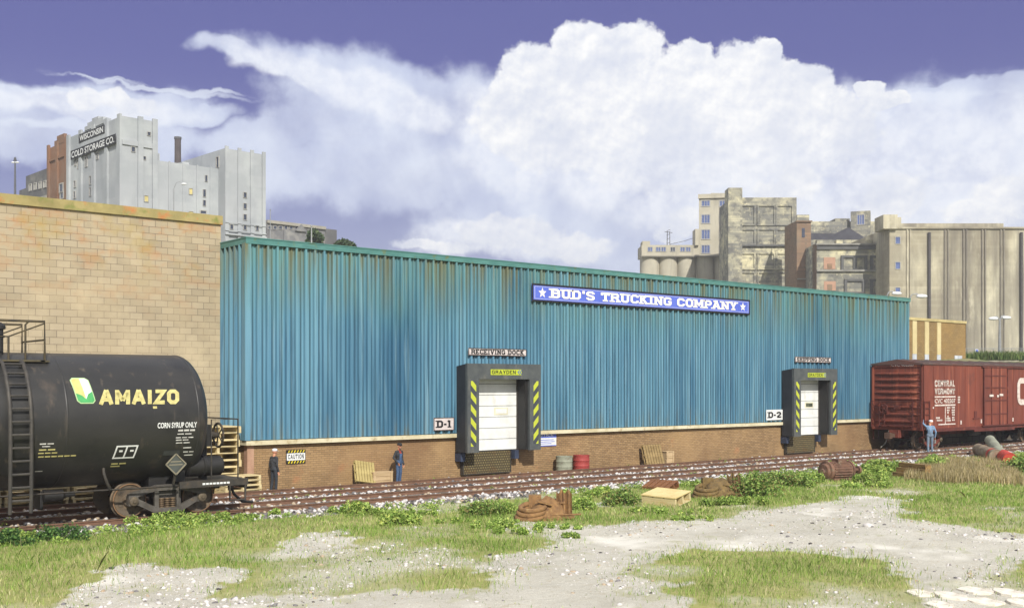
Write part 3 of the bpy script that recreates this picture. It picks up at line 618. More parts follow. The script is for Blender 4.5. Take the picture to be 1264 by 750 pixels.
def dock(u0, label_side, window):
    """foam dock shelter round an overhead door, u0 = left edge on the wall."""
    W_ = 4.09; z0, z1 = 1.11, 4.88; d = .95
    GREY = mat('grey_vinyl', (80, 84, 83), (66, 70, 72), 3, .6, bump=.1, spots=[((104, 102, 94), 2.5, .56, .72, (1, 1, .3))]); DG = mat('charcoal_vinyl', (44, 47, 52), (36, 39, 44), 2, .6)
    t = empty('dock_shelter', (u0, 0, 0), 0, label_side, 'loading dock', 'loading docks on the blue warehouse')
    mb = MB(); mb.box(0, W_, -d, -d + .14, 4.22, z1); mb.build('header', GREY, t)
    for x0, x1 in ((0, .62), (3.44, W_)):
        p = MB().box(x0, x1, -d + .001, -d + .14, z0, 4.218).build('post', GREY, t)
    for x0, x1, n_ in ((0, .08, 1), (W_ - .08, W_, 0)): MB().box(x0 + .002, x1 - .002, -d + .142, -.13, z0 + .01, z1 - .12).build('side_curtain', DG, t)
    mb = MB(); mb.add([(0, -d + .142, z1 - .02), (W_, -d + .142, z1 - .02), (W_, -.13, z1 - .12), (0, -.13, z1 - .12), (0, -d + .142, z1 - .12), (W_, -d + .142, z1 - .12)], [(0, 1, 2, 3), (4, 5, 2, 3), (0, 4, 3), (1, 5, 2)]); mb.build('top_curtain', DG, t)
    for i, (x0, sl) in enumerate(((.18, 1.0), (3.66, -1.0))):
        MB().box(x0, x0 + .28, -d - .006, -d, z0 + .27, 4.14).build('hazard_stripe', stripe_mat('hazard_stripes_%s' % ('falling' if sl > 0 else 'rising'), (176, 184, 52), (58, 62, 68), 1.85, sl * 1.05, .3), t)
    # inner pads beside the door
    mb = MB(); mb.box(3.30, 3.5, -d + .142, -.20, z0 + .02, 4.6); mb.build('foam_pad', BLACK, t)
    mb = MB(); mb.box(.10, .55, -.40, -.14, z0 + .02, 4.4); mb.build('foam_pad', BLACK, t)
    dr = empty('overhead_door', (0, 0, 0)); dr.parent = t
    DW = mat('white_door', (224, 225, 221), (208, 209, 204), 2, .5, spots=[((178, 172, 158), 2.2, .58, .74, (1, 1, .3))])
    x0, x1 = .62, 3.28; h = (4.5 - 1.13) / 7
    for k in range(7):
        zz = 1.13 + k * h; pn = MB().box(x0, x1, -.215, -.175, zz + .014, zz + h - .014).build('door_panel', DW, dr)
    MB().box(x0, x1, -.208, -.18, 1.12, 4.52).build('door_backing', mat('door_gap', (120, 122, 122), None, 2, .7), dr)
    wn = MB(); cx = x0 + 1.78; zc = 1.13 + 3 * h + h * .5; wn.box(cx - .38, cx + .38, -.232, -.216, zc - .15, zc + .17); f = wn.build('door_window', mat('cream_frame', (232, 226, 196), None, 2, .5), dr)
    MB().box(cx - .31, cx + .31, -.238, -.233, zc - .09, zc + .11).build('pane', WHITE if not window else mat('dark_glass', (40, 46, 44), (96, 100, 80), 5, .15, spec=.6), f)
    mb = MB(); mb.box(x1 + .001, x1 + .02 + .001, -.30, -.14, 1.12, 4.5); mb.build('door_track', DARKSTEEL, t)
    PLT = MATS.get('checker_plate') or brick_mat('checker_plate', (128, 116, 80), (110, 100, 70), (72, 64, 46), .13, .11, .03, spots=[((92, 66, 40), 1.6, .5, .7, .6)], bump=.8); MATS['checker_plate'] = PLT
    mb = MB(); mb.box(.36, 2.94, -.20, -.01, .16, 1.09); pt = mb.build('dock_plate', PLT, t)
    fr = MB(); fr.box(.32, .36, -.225, -.01, .12, 1.09); fr.box(2.94, 2.98, -.225, -.01, .12, 1.09); fr.box(.36, 2.94, -.225, -.01, .12, .16); fr.build('frame', DARKSTEEL, pt)
    BB = mat('blue_rubber', (52, 62, 84), (44, 50, 66), 4, .7)
    for a in (.04, 3.02): MB().box(a, a + .24, -.42, -.01, .72, 1.10).build('bumper', BB, t)
    lb = MB().box(1.24, 2.98 - .02, -d - .012, -d - .001, 4.40, 4.64); lo = lb.build('name_plate', mat('lime_plate', (178, 188, 48), (162, 172, 44), 3, .6), t)
    fn = lambda a, b_, l: (a, -d - .0135 - l, b_)
    g = MB(); put_sans(g, 'GRAYDEN', fn, 1.30, 4.44, 1.34, .165, heavy=.18); g.build('lettering', INK, lo, fix=False)
    g = MB()
    for k in (0, .11):
        xx = 2.72 + k; g.add([fn(*p, 0) for p in ((xx, 4.525), (xx + .12, 4.625), (xx + .165, 4.625), (xx + .06, 4.525), (xx + .165, 4.42), (xx + .12, 4.42))], [(0, 1, 2, 3), (0, 3, 4, 5)])
    g.build('arrow_mark', mat('blue_mark', (52, 84, 160), None, 2, .6), lo, fix=False)
dock(9.53, 'grey dock shelter with a fully white door, under the receiving sign', False)
dock(32.14, 'grey dock shelter with a small dark window in its door, under the shipping sign', True)

def board(name, u0, z0, u1, z1, y, face, label, border=None, bw=.03, th=.03):
    t = empty(name, ((u0 + u1) / 2, y, z0), 0, label, 'sign'); w = (u1 - u0) / 2; h = z1 - z0
    MB().box(-w, w, -th, 0, 0, h).build('panel', face, t)
    if border:
        mb = MB(); mb.box(-w - .002, w + .002, -th - .012, -th + .001, -.002, bw); mb.box(-w - .002, w + .002, -th - .012, -th + .001, h - bw, h + .002); mb.box(-w - .002, -w + bw, -th - .012, -th + .001, bw, h - bw); mb.box(w - bw, w + .002, -th - .012, -th + .001, bw, h - bw); mb.build('frame', border, t)
    return t, w, h, (lambda a, b_, l=0: (a, -th - .004 - l, b_))
def star_at(mb, fn, cx, cz, r, mi=0):
    pts = [fn(cx + (r if k % 2 == 0 else r * .4) * math.sin(PI * k / 5), cz + (r if k % 2 == 0 else r * .4) * math.cos(PI * k / 5), 0) for k in range(10)]; c = fn(cx, cz, 0)
    mb.add([c] + pts, [(0, 1 + k, 1 + (k + 1) % 10) for k in range(10)], mi)
FY = -.175                                         # signs hang on the ribs' outer faces
SIGNBLUE = mat('sign_blue', (78, 96, 186), (88, 106, 196), 1, .5); CREAMW = mat('sign_cream', (238, 232, 214), (226, 220, 204), 2, .6)
SILV = mat('sign_tin', (206, 196, 192), (186, 176, 172), 3, .6); BRN = mat('sign_brown_edge', (70, 52, 44), None, 3, .7)
t, w, h, fn = board('company_sign', 13.74, 7.74, 29.23, 8.54, FY, SIGNBLUE, 'long blue company sign with cream slab lettering and two stars, high on the blue wall', INK, .075)
mb = MB(); put_slab(mb, "BUD'S TRUCKING COMPANY", fn, -w + 1.12, .20, 2 * w - 2.22, .42); mb.build('lettering', CREAMW, t, fix=False)
for sx in (-w + .62, w - .60): mb = MB(); star_at(mb, fn, sx, .40, .25); mb.build('star', CREAMW, t, fix=False)
mb = MB()
for a, b_, c, d_ in ((-w + .15, w - .15, .115, .135), (-w + .15, w - .15, h - .135, h - .115), (-w + .15, -w + .18, .137, h - .137), (w - .18, w - .15, .137, h - .137)): mb.box(a, b_, -.0325, -.0305, c, d_)
mb.build('pinstripe', mat('sign_pinstripe', (186, 192, 224), None, 2, .6), t)
for u0, u1, txt, lab in ((10.16, 13.40, 'RECEIVING DOCK', 'narrow tin sign reading receiving dock, above the dock with the plain white door'), (33.27, 36.69, 'SHIPPING DOCK', 'narrow tin sign reading shipping dock, above the dock nearest the boxcar')):
    t, w, h, fn = board('dock_sign', u0, 5.25, u1, 5.56, FY, SILV, lab, BRN, .025); mb = MB(); put_slab(mb, txt, fn, -w + .14, .05, 2 * w - .28, .215, t=.235, gap=.13); mb.build('lettering', INK, t, fix=False)
for u0, u1, z0, z1, txt, lab in ((8.33, 9.38, 2.06, 2.60, 'D-1', 'square tin plate marked D-1 beside the receiving dock'), (30.66, 32.10, 2.03, 2.60, 'D-2', 'white plate marked D-2 beside the shipping dock')):
    t, w, h, fn = board('bay_sign', u0, z0, u1, z1, FY, SILV if txt == 'D-1' else WHITE, lab, BRN if txt == 'D-1' else None, .025); mb = MB(); put_slab(mb, txt, fn, -w + .15, .12, 2 * w - .3, h - .24, t=.25, gap=.06); mb.build('lettering', INK, t, fix=False)
t, w, h, fn = board('caution_sign', 1.58, .97, 2.40, 1.50, -.001, INK, 'small white and black caution sign with striped edges on the brick base', None)
MB().box(-w + .02, w - .02, -.034, -.0305, .13, h - .13).build('face', WHITE, t)
mb = MB(); put_sans(mb, 'CAUTION', lambda a, b_, l: (a, -.036 - l, b_), -w + .07, .18, 2 * w - .14, .18, heavy=.18); mb.build('lettering', INK, t, fix=False)
for k, (a, b_) in enumerate(((.015, .11), (h - .11, h - .015))):
    mb = MB()
    for i in range(6):
        x = -w + .06 + i * .125; mb.add([fn(x, a), fn(x + .05, a), fn(x + .10, b_), fn(x + .05, b_)], [(0, 1, 2, 3)])
    mb.build('stripe_band', mat('safety_yellow', (222, 200, 44), None, 3, .6), t, fix=False)
t, w, h, fn = board('notice_sign', 13.75, 1.18, 15.36, 1.80, -.001, WHITE, 'small blue and white notice sign on the brick base right of the receiving dock', None)
MB().box(-w, w, -.034, -.0305, h - .24, h).build('heading_band', SIGNBLUE, t)
mb = MB(); put_sans(mb, 'NOTICE', lambda a, b_, l: (a, -.036, b_), -w + .28, h - .185, 2 * w - .46, .14); mb.build('lettering', WHITE, t, fix=False)
mb = MB()
for k, (a, b_) in enumerate(((-w + .3, w - .15), (-w + .2, w - .1), (-w + .38, w - .3))): mb.box(a, b_, -.033, -.0305, .27 - k * .085, .30 - k * .085)
mb.box(-w + .0, w, -.033, -.0305, 0, .035); mb.build('small_print', SIGNBLUE, t)

# ------------------------------------------------------------------ tan block building on the left
TANBLK = brick_mat('tan_block', (168, 155, 131), (152, 140, 117), (108, 97, 82), .47, .245, .011, bump=.25,
                   spots=[((174, 158, 128), .5, .4, .65, .6), ((172, 120, 74), .9, .50, .68, .75, (1, 1, 1.6), (6.2, 9.6)), ((160, 138, 66), .8, .5, .66, .6, (1, 1, 1), (7.2, 10.2)), ((198, 182, 150), .35, .5, .66, .5)])
tb = empty('block_building', (-20, 12, 0), 0, 'tall windowless tan block building with a mossy coping, left of the blue warehouse', 'building')
MB().box(-20, 19.86, -10, 10, -.1, 10.12).build('wall', TANBLK, tb)
MB().box(-20.05, 19.91, -10.08, 10, 10.122, 10.46).build('coping', mat('mossy_coping', (160, 146, 98), (132, 122, 78), 1.2, .9, bump=.3, spots=[((182, 104, 56), 1.4, .56, .7), ((112, 120, 60), 2, .55, .72)]), tb)

# retaining wall under the bank, right of the warehouse
RW = brick_mat('dark_stone_wall', (104, 94, 78), (78, 72, 60), (46, 42, 36), .9, .42, .02, spots=[((120, 116, 70), 1.2, .52, .7, .5), ((54, 50, 44), .6, .5, .7, .6)], bump=.7)
rw = empty('retaining_wall', (73, .85, 0), 0, 'dark stone retaining wall under the grassy bank, behind the boxcar', 'wall')
MB().box(-27.6, 60, -.2, .3, -.1, 2.95).build('stonework', RW, rw); MB().box(-27.6, 60, -.25, .35, 2.952, 3.08).build('coping', mat('stone_coping', (120, 114, 100), None, 2, .9), rw)

# ------------------------------------------------------------------ background buildings
class Wall:
    """a vertical wall plane from plan point p towards q; d = along, nn = outward normal (towards the viewer's side)."""
    def __init__(s, p, q):
        s.p = Vector((p[0], p[1])); e = Vector((q[0], q[1])) - s.p; s.len = e.length; s.d = e.normalized(); s.nn = Vector((s.d.y, -s.d.x))
        if s.nn.dot(Vector((CX, CY)) - s.p) < 0: s.nn = -s.nn
    def hit(s, x, y):
        r = ray(x, y); a = Vector((r[0], r[1])); o = Vector((CX, CY)); k = (s.p - o).dot(s.nn) / a.dot(s.nn); w = o + a * k
        return ((w - s.p).dot(s.d), CZ + r[2] * k)
    def P(s, t, z, l=0.0): w = s.p + s.d * t + s.nn * l; return Vector((w.x, w.y, z))
    def slab(s, mb, t0, t1, z0, z1, l0, l1, mi=0):
        c = [s.P(t, z, l) for z in (z0, z1) for l in (l0, l1) for t in (t0, t1)]
        return mb.add(c, [(0,2,3,1),(4,5,7,6),(0,1,5,4),(2,6,7,3),(0,4,6,2),(1,3,7,5)], mi)
    def rect(s, mb, x0, y0, x1, y1, l0, l1, mi=0):   # a slab seen between two sight lines
        t0, z1 = s.hit(x0, y0); t1, z0 = s.hit(x1, y1); return s.slab(mb, min(t0, t1), max(t0, t1), z0, z1, l0, l1, mi)
def local(o_mb, root):                              # shift world-space geometry into its thing's frame
    L0 = Vector(root.location); o_mb.v = [tuple(Vector(p) - L0) for p in o_mb.v]; return o_mb
def part(mb, name, m_, root, **k): return local(mb, root).build(name, m_, root, **k)
WINF = mat('window_frame', (168, 166, 160), None, 3, .7); PANE = mat('dusk_pane', (58, 66, 84), (44, 50, 64), 1.2, .25, spec=.6); PANEB = mat('blue_pane', (88, 104, 150), (70, 84, 126), .8, .25, spec=.6); PANEY = mat('blind_pane', (206, 192, 128), None, 2, .6)
def window(root, Wl, x0, y0, x1, y1, pane=None, frame=None, mull=1):
    mb = MB(); t0, z1 = Wl.hit(x0, y0); t1, z0 = Wl.hit(x1, y1); t0, t1 = min(t0, t1), max(t0, t1); e = min(.22, (t1 - t0) * .14)
    for a, b_, c, d_ in ((t0, t1, z0 - e, z0), (t0, t1, z1, z1 + e), (t0 - e, t0, z0 - e, z1 + e), (t1, t1 + e, z0 - e, z1 + e)): Wl.slab(mb, a, b_, c, d_, -.02, .12)
    for k in range(1, mull + 1):
        tm = t0 + (t1 - t0) * k / (mull + 1)
        if mull: Wl.slab(mb, tm - .06, tm + .06, z0, z1, -.02, .10)
    f = part(mb, 'window', frame or WINF, root)
    mb = MB(); Wl.slab(mb, t0, t1, z0, z1, .01, .03); part(mb, 'pane', pane or PANE, root).parent = f
    return f
def bg(px, s): r = ray(px, 474); return (CX + s * r[0], CY + s * r[1])
def zt(y, s): return CZ + (474 - y) * s / F
HZ = 4.2
# --- cold storage block, left
GREYC = brick_mat('grey_concrete', (160, 163, 166), (150, 154, 158), (156, 159, 162), 4.2, 1.6, .012, spots=[((140, 146, 148), .06, .42, .66, .8), ((190, 194, 192), .1, .5, .7, .6), ((120, 126, 128), .35, .55, .75, .5, (1, 1, .15))], bump=.1)
BROWNC = brick_mat('brown_brick_far', (116, 98, 84), (106, 90, 78), (112, 96, 82), 1.2, .5, .02, spots=[((158, 108, 72), .1, .4, .7, .6), ((96, 66, 48), .2, .5, .7, .6)], bump=.1)
GREYD = mat('dark_far_masonry', (98, 98, 98), (82, 82, 84), .25, .95, spots=[((132, 130, 124), .3, .5, .7)])
dl = Vector((-.687, .727)); dr_ = Vector((.727, .687))            # in camera plan axes (right, forward)
def cam2w(v): return Vector((SN * v[0] + CS * v[1], -CS * v[0] + SN * v[1]))
d1 = cam2w(dl); d2 = cam2w(dr_)
def quad_plan(c, a, b): c = Vector(c); return [c, c + a, c + a + b, c + b]
cc = Vector(bg(150.5, 150)); ztw = zt(143, 150)
cs = empty('cold_storage_tower', (cc.x, cc.y, HZ), 0, 'pale grey cold storage tower with lettered black signs on its left face', 'building')
left_len = 18.6
part(MB().prism(quad_plan(cc, d1 * left_len, d2 * 5.1), HZ - 6, ztw), 'wall', GREYC, cs)
LW = Wall(cc, cc + d1 * left_len); RWl = Wall(cc, cc + d2 * 5.1)
mb = MB()
for t in (0.0, 4.2, 8.6, 13.2, 17.7): LW.slab(mb, t, t + .9, HZ - 6, ztw + .3, .001, .32)
for t in (2.2, 4.3): RWl.slab(mb, t, t + .75, HZ - 6, ztw + .3, .001, .28)
part(mb, 'pilaster', GREYC, cs)
mb = MB(); LW.slab(mb, 4.6, 12.4, ztw + .001, ztw + .55, -.5, .1); LW.slab(mb, 6.0, 11.4, ztw + .552, ztw + .95, -.5, .1); LW.slab(mb, 7.6, 9.8, ztw + .952, ztw + 1.3, -.5, .1); part(mb, 'stepped_parapet', GREYC, cs)
def far_sign(root, Wl, x0, y0, x1, y1, txt, hh):
    t0, zb = Wl.hit(x0, y0); t1, zb2 = Wl.hit(x1, y1); z = (zb + zb2) / 2; mb = MB(); Wl.slab(mb, min(t0, t1), max(t0, t1), z - hh / 2, z + hh / 2, .33, .40); so = part(mb, 'wall_sign', INK, root)
    mb = MB(); w_ = abs(t1 - t0); L_ = max(t0, t1); put_sans(mb, txt, lambda a, b_, l: Wl.P(L_ - a, z - hh / 2 + b_, .415), .35, hh * .17, w_ - .7, hh * .66); o = part(mb, 'lettering', WHITE, root, fix=False); o.parent = so
far_sign(cs, LW, 90.5, 190, 145.8, 174, 'COLD STORAGE CO.', 1.3)
far_sign(cs, LW, 100.5, 172, 132, 159.5, 'WISCONSIN', 1.2)
mb = MB(); LW.rect(mb, 103, 170, 131, 170.8, .02, .34); part(mb, 'sign_ledge', GREYC, cs)
for x0, y0, x1, y1 in ((92.5,197.5,94,204),(96.3,197,98.3,207),(105.8,194,107.8,205),(119.4,189,121.6,195.5),(92,224,93.8,230.5),(91.5,237,93.5,244),(111,218,113,227),(111,232,113,241)): window(cs, LW, x0, y0, x1, y1, mull=0)
for x0, y0, x1, y1 in ((182,163,185.5,167.5),(162.2,181,166.2,187.5),(176,193,179.6,197)): window(cs, RWl, x0, y0, x1, y1, mull=0)
window(cs, RWl, 178.2, 241.5, 182.6, 249, PANEY, mull=0)
mb = MB(); RWl.rect(mb, 150.5, 178, 193.4, 178.8, .001, .2); part(mb, 'string_course', GREYC, cs)
# brown brick neighbour and low grey blocks continuing the same street front
b0 = cc + d1 * (left_len + .1)
bb = empty('brick_warehouse', (b0.x, b0.y, HZ), 0, 'rust brown brick building adjoining the grey cold storage tower', 'building')
zb_ = zt(176, 165); part(MB().prism(quad_plan(b0, d1 * 7.6, d2 * 9), HZ - 6, zb_), 'wall', BROWNC, bb)
BW = Wall(b0, b0 + d1 * 7.6)
mb = MB()
for t in (0, 3.5, 6.9): BW.slab(mb, t, t + .7, HZ - 6, zb_ + .4, .001, .3)
BW.slab(mb, .702, 3.498, zb_ - 2.2, zb_ - 1.8, .001, .2); BW.slab(mb, 4.202, 6.898, zb_ - 2.2, zb_ - 1.8, .001, .2); part(mb, 'pilaster', BROWNC, bb)
mb = MB(); BW.slab(mb, .4, 5.2, zb_ + .001, zb_ + .7, -.4, .05); BW.slab(mb, 1.4, 4.2, zb_ + .702, zb_ + 1.3, -.4, .05); part(mb, 'parapet', BROWNC, bb)
for x0, y0, x1, y1 in ((74,228,78,236),(75,238,78.5,244)): window(bb, BW, x0, y0, x1, y1, mull=0)
g0 = cc + d1 * (left_len + 7.9)
gb = empty('grey_depot', (g0.x, g0.y, HZ), 0, 'low dark grey building with a lower wing, left of the brown brick building', 'building')
zg = zt(216, 175); part(MB().prism(quad_plan(g0, d1 * 9.4, d2 * 10), HZ - 6, zg), 'wall', GREYD, gb)
GW = Wall(g0, g0 + d1 * 9.4)
part(MB().prism(quad_plan(g0 + d1 * 9.45, d1 * 2.9, d2 * 10), HZ - 6, zg - 1.9), 'wing', GREYD, gb)
for k in range(4): x = 36.5 + k * 6.0; window(gb, GW, x, 228.5 - k * 1.4, x + 2.6, 234.5 - k * 1.4, WINF, mull=0)
mb = MB(); GW.slab(mb, 0, 9.4, zg - 4.6, zg - 4.2, .001, .3); part(mb, 'string_course', mat('pale_far_stone', (158, 154, 142), None, .5, .95), gb)
# long lower wing of the cold store and the corner block behind
w0 = cc + d2 * 5.15; dW = Vector(bg(277.5, 160)) - w0; wl_ = dW.length; dW = dW.normalized(); zw = zt(198, 153.5)
cw = empty('cold_storage_wing', (w0.x, w0.y, HZ), 0, 'long pale grey windowless wing between the lettered tower and the corner block', 'building')
bk = d1 * 14; poly = [w0, w0 + dW * wl_, w0 + dW * wl_ + bk, w0 + bk]
part(MB().prism(poly, HZ - 6, zw), 'wall', GREYC, cw)
WW = Wall(w0, w0 + dW * wl_); mb = MB()
for x in (209, 226.5, 243.5, 260, 275): t, _z = WW.hit(x, 230); WW.slab(mb, t - .12, t + .12, HZ - 6, zw + .1, .001, .12)
part(mb, 'pilaster', GREYC, cw)
st = w0 + d1 * 3 + dW * .3; part(MB().prism(quad_plan(st, dW * 1.4, d1 * 8), zw - .5, zw + 1.65), 'stair_head', GREYC, cw)
st = w0 + d1 * 9 + dW * 8.0; part(MB().prism(quad_plan(st, dW * 2.3, d1 * 4.8), zw - .5, zw + 2.2), 'roof_house', GREYC, cw)
for x0, y0, x1, y1, pn in ((233.5,232.5,237.2,240,PANEY),(253,216.5,255.6,224,None),(250.6,234,253.6,243,None),(250.5,247,253.6,254,None),(247.5,260,254,264,None),(233.5,261,238,266,PANEY)): window(cw, WW, x0, y0, x1, y1, pn, mull=0)
c3 = Vector(bg(277.3, 158)) ; z3 = zt(183, 158)
cb_ = empty('corner_block', (c3.x, c3.y, HZ), 0, 'pale grey corner block with four capped piers, right end of the cold store', 'building')
part(MB().prism(quad_plan(c3, d1 * 12.6, d2 * 6.6), HZ - 6, z3), 'wall', GREYC, cb_)
C3R = Wall(c3, c3 + d2 * 6.6); C3L = Wall(c3, c3 + d1 * 12.6); mb = MB()
for t in (0, 2.05, 4.1, 6.05): C3R.slab(mb, t, t + .55, HZ - 6, z3 + .35, .001, .2)
part(mb, 'pier', GREYC, cb_)
mb = MB(); C3R.slab(mb, -.05, 6.65, zt(284.5, 158), zt(283.5, 158), .202, .35); C3R.slab(mb, -.05, 6.65, zt(289.5, 158), zt(287.5, 158), .202, .45); C3R.slab(mb, -.05, 6.65, zt(274.5, 158), zt(273.8, 158), .202, .3); part(mb, 'moulding', GREYC, cb_)
for x0, y0, x1, y1 in ((300.5,237.5,304,244),(300.5,251,304,258),(300.5,264.5,304,271.5),(284,277,287.5,283),(300.5,278,304,283.5),(315.8,279,318.8,284.5)): window(cb_, C3R, x0, y0, x1, y1, mull=0)
window(cb_, C3L, 267.6, 194.5, 270.4, 206, mull=0)
ck = at(219.5, 205, 172); sk = empty('smokestack', (ck.x, ck.y, HZ), 0, 'dark brick smokestack rising behind the grey cold store wing', 'smokestack')
mb = MB(); mb.lathe((0, 0, 0), (0, 0, 1), [(0, .75), (zt(172, 172) - HZ, .48)], 16); mb.build('shaft', mat('soot_brick', (92, 84, 82), (76, 70, 70), .8, .95), sk, smooth=40)
MB().lathe((0, 0, zt(172, 172) - HZ), (0, 0, 1), [(0, .56), (.35, .56)], 16).build('crown_ring', GREYD, sk, smooth=40)
# castellated low building right of the cold store
f0 = Vector(bg(329, 205)); f1 = Vector(bg(401, 214)); ob = empty('armory_building', (f0.x, f0.y, HZ), 0, 'low dark grey building with a small gable, just right of the cold store', 'building')
FW = Wall(f0, f1); bkv = -FW.nn.to_3d().to_2d() * 14
OG = mat('far_grey_stone', (124, 124, 124), (102, 102, 104), .3, .95, spots=[((150, 148, 142), .4, .5, .7)])
part(MB().prism([f0, f1, f1 + bkv, f0 + bkv], HZ - 6, zt(275, 208)), 'wall', OG, ob)
part(MB().prism([f0 + (f1 - f0) * .02 + bkv * .3, f0 + (f1 - f0) * .72 + bkv * .3, f0 + (f1 - f0) * .72 + bkv, f0 + (f1 - f0) * .02 + bkv], zt(275, 208), zt(270.2, 208)), 'roof_house', GREYD, ob)
mb = MB(); FW.slab(mb, 0, FW.len, zt(278, 208), zt(275, 208) + .1, .001, .4); part(mb, 'cornice', mat('pale_far_stone', (158, 154, 142)), ob)
for k in range(9): x = 331 + k * 6.6; window(ob, FW, x, 278.8, x + 3.6, 283, PANE, mull=0)
t0, zq = FW.hit(363, 284); t1, _ = FW.hit(377, 284); zg_ = zt(284, 208); mb = MB()
mb.add([FW.P(t0, zg_, .6), FW.P(t1, zg_, .6), FW.P((t0 + t1) / 2, zg_ + 1.4, .6), FW.P(t0, zg_, 0.1), FW.P(t1, zg_, .1), FW.P((t0 + t1) / 2, zg_ + 1.4, .1)], [(0,1,2),(3,5,4),(0,2,5,3),(1,4,5,2),(0,3,4,1)]); part(mb, 'gable', OG, ob)
part(MB().prism([f0 + FW.nn * .2 + (f1 - f0) * .28, f0 + FW.nn * .2 + (f1 - f0) * .9, f0 + FW.nn * .02 + (f1 - f0) * .9, f0 + FW.nn * .02 + (f1 - f0) * .28], HZ - 6, zg_), 'porch', OG, ob)
part(MB().prism([f1 + FW.d * .05, f1 + FW.d * 2.8, f1 + FW.d * 2.8 + bkv * .6, f1 + FW.d * .05 + bkv * .6], HZ - 6, zt(282, 214)), 'annex', GREYD, ob)

# --- right side: silos, tower, stone mills, long concrete elevator
PALE = mat('pale_concrete', (178, 172, 154), (166, 160, 142), .25, .95, spots=[((150, 146, 132), .12, .5, .72), ((138, 134, 122), .5, .56, .74, (1, 1, .12))])
STONEB = brick_mat('mottled_stone', (190, 184, 156), (112, 112, 106), (138, 134, 120), .95, .46, .03, spots=[((208, 200, 164), .22, .50, .62, .8), ((112, 112, 108), .16, .44, .60, .8), ((86, 86, 86), .55, .50, .62, .7), ((206, 198, 160), 1.6, .58, .70, .6)], bump=.3)
BROWNB = brick_mat('brown_stone', (142, 116, 92), (118, 98, 80), (116, 100, 84), .9, .4, .03, spots=[((160, 140, 112), .3, .48, .66, .6), ((92, 84, 78), .3, .5, .68, .6)], bump=.3)
ELEV_M = brick_mat('streaked_concrete', (164, 156, 134), (142, 134, 114), (144, 138, 118), 2.2, .55, .02, spots=[((226, 220, 192), .05, .47, .60, .85, (1, 1, .5)), ((136, 130, 116), .06, .46, .60, .7, (1, 1, .6)), ((108, 102, 92), .25, .48, .64, .75, (1, 1, .07)), ((206, 200, 176), .6, .58, .72, .5, (1, 1, .3))], bump=.2)
SD = 225.0
def front(x0, x1, s0, s1, depth, ytop, name, m_, root, zb=None, ztop=None):
    p = Vector(bg(x0, s0)); q = Vector(bg(x1, s1)); Wl = Wall(p, q); b_ = -Wl.nn * depth
    part(MB().prism([p, q, q + b_, p + b_], HZ - 6 if zb is None else zb, zt(ytop, (s0 + s1) / 2) if ztop is None else ztop), name, m_, root); return Wl
def broot(name, x, s, label, cat='building'): p = bg(x, s); return empty(name, (p[0], p[1], HZ), 0, label, cat)
sl = broot('grain_silos', 791, 262, 'row of pale concrete silos under a low windowed gallery, left of the white tower', 'silo')
GAL = front(792, 863, 262, 262, 8, 302.3, 'gallery', PALE, sl, zb=zt(316, 262))
p0 = Vector(bg(792, 262)); p1 = Vector(bg(900, 262)); dv = (p1 - p0); n_s = 5; wS = dv.length / 4.75
for k in range(n_s):
    c = p0 + dv.normalized() * (wS * (k + .5)) - GAL.nn * (wS * .55); part(MB().cyl((c.x, c.y, HZ - 6), (c.x, c.y, zt(316, 262) - .003), wS * .53, seg=28), 'silo', PALE, sl, smooth=40)
front(793, 802.5, 262, 262, 4, 297.5, 'roof_house', PALE, sl, zb=zt(302.3, 262) + .003)
mb = MB(); GAL.slab(mb, -.2, GAL.len * 1.50, zt(317, 262), zt(315.6, 262), .001, .5); part(mb, 'ledge', mat('dull_ledge', (140, 136, 124), None, .5, .95), sl)  # ledge in a darker grey than the silo concrete
for x in (800, 810, 816.5, 828, 840, 847): window(sl, GAL, x, 305.2, x + 5, 310, PANEB if x != 828 else PANE, mull=1)
ant = at(831, 302.3, 262); am = broot('radio_mast', 831, 261, 'thin lattice mast on the silo gallery roof, with a cable to the white tower', 'mast'); am.location = (ant.x, ant.y + 1.5, ant.z)
mb = MB()
for a, b_ in ((-.5, 0), (.5, 0), (0, .5)): mb.tube([(a, b_, 0), (a * .8, b_ * .8, 3.4)], .07, 5)
for k in range(4): mb.tube([(-.6, 0, .4 + k), (.6, 0, .9 + k)], .05, 4)
mb.tube([(-1.3, 0, 3.2), (1.3, 0, 3.2)], .07, 5); mb.build('lattice', DARKSTEEL, am); mb = MB(); mb.tube([(.3, 0, .3), (3.5, -2, 1.2), (6.0, -3.6, 2.2)], .05, 4); mb.build('cable', DARKSTEEL, am)
wt = broot('white_tower', 862, 256, 'pale square tower with four rows of paired windows, rising above the silos')
WT = front(863, 899, 262.4, 261.3, 6, 240, 'wall', PALE, wt, zb=zt(316, 262) + .01); mb = MB(); WT.slab(mb, -.25, WT.len + .25, zt(244.5, 262), zt(239.6, 262), .001, .3); WT.slab(mb, -.3, WT.len + .3, zt(244.9, 262), zt(244.5, 262) - .004, .001, .5); part(mb, 'cornice', PALE, wt)
front(858.2, 862.8, 261.2, 261.2, 4, 282.5, 'stair_turret', PALE, wt, zb=zt(303, 262))
for y0, y1 in ((248, 254), (265.5, 275), (284, 294.5), (303, 312)):
    window(wt, WT, 866.5, y0, 875.8, y1, PANEB, mull=2); window(wt, WT, 888.6, y0, 897.6, y1, PANEB, mull=2)
front(878, 897, 264, 264, 3, 238.3, 'roof_vent', PALE, wt, zb=zt(239.5, 262) + .02)
sm = broot('stone_mill', 900, 236, 'tall windowless mottled stone mill with a raised corner pier, right of the white tower')
SM = front(903, 983.3, 236, 236, 14, 243.8, 'wall', STONEB, sm)
pq = Vector(bg(898, 236)); 
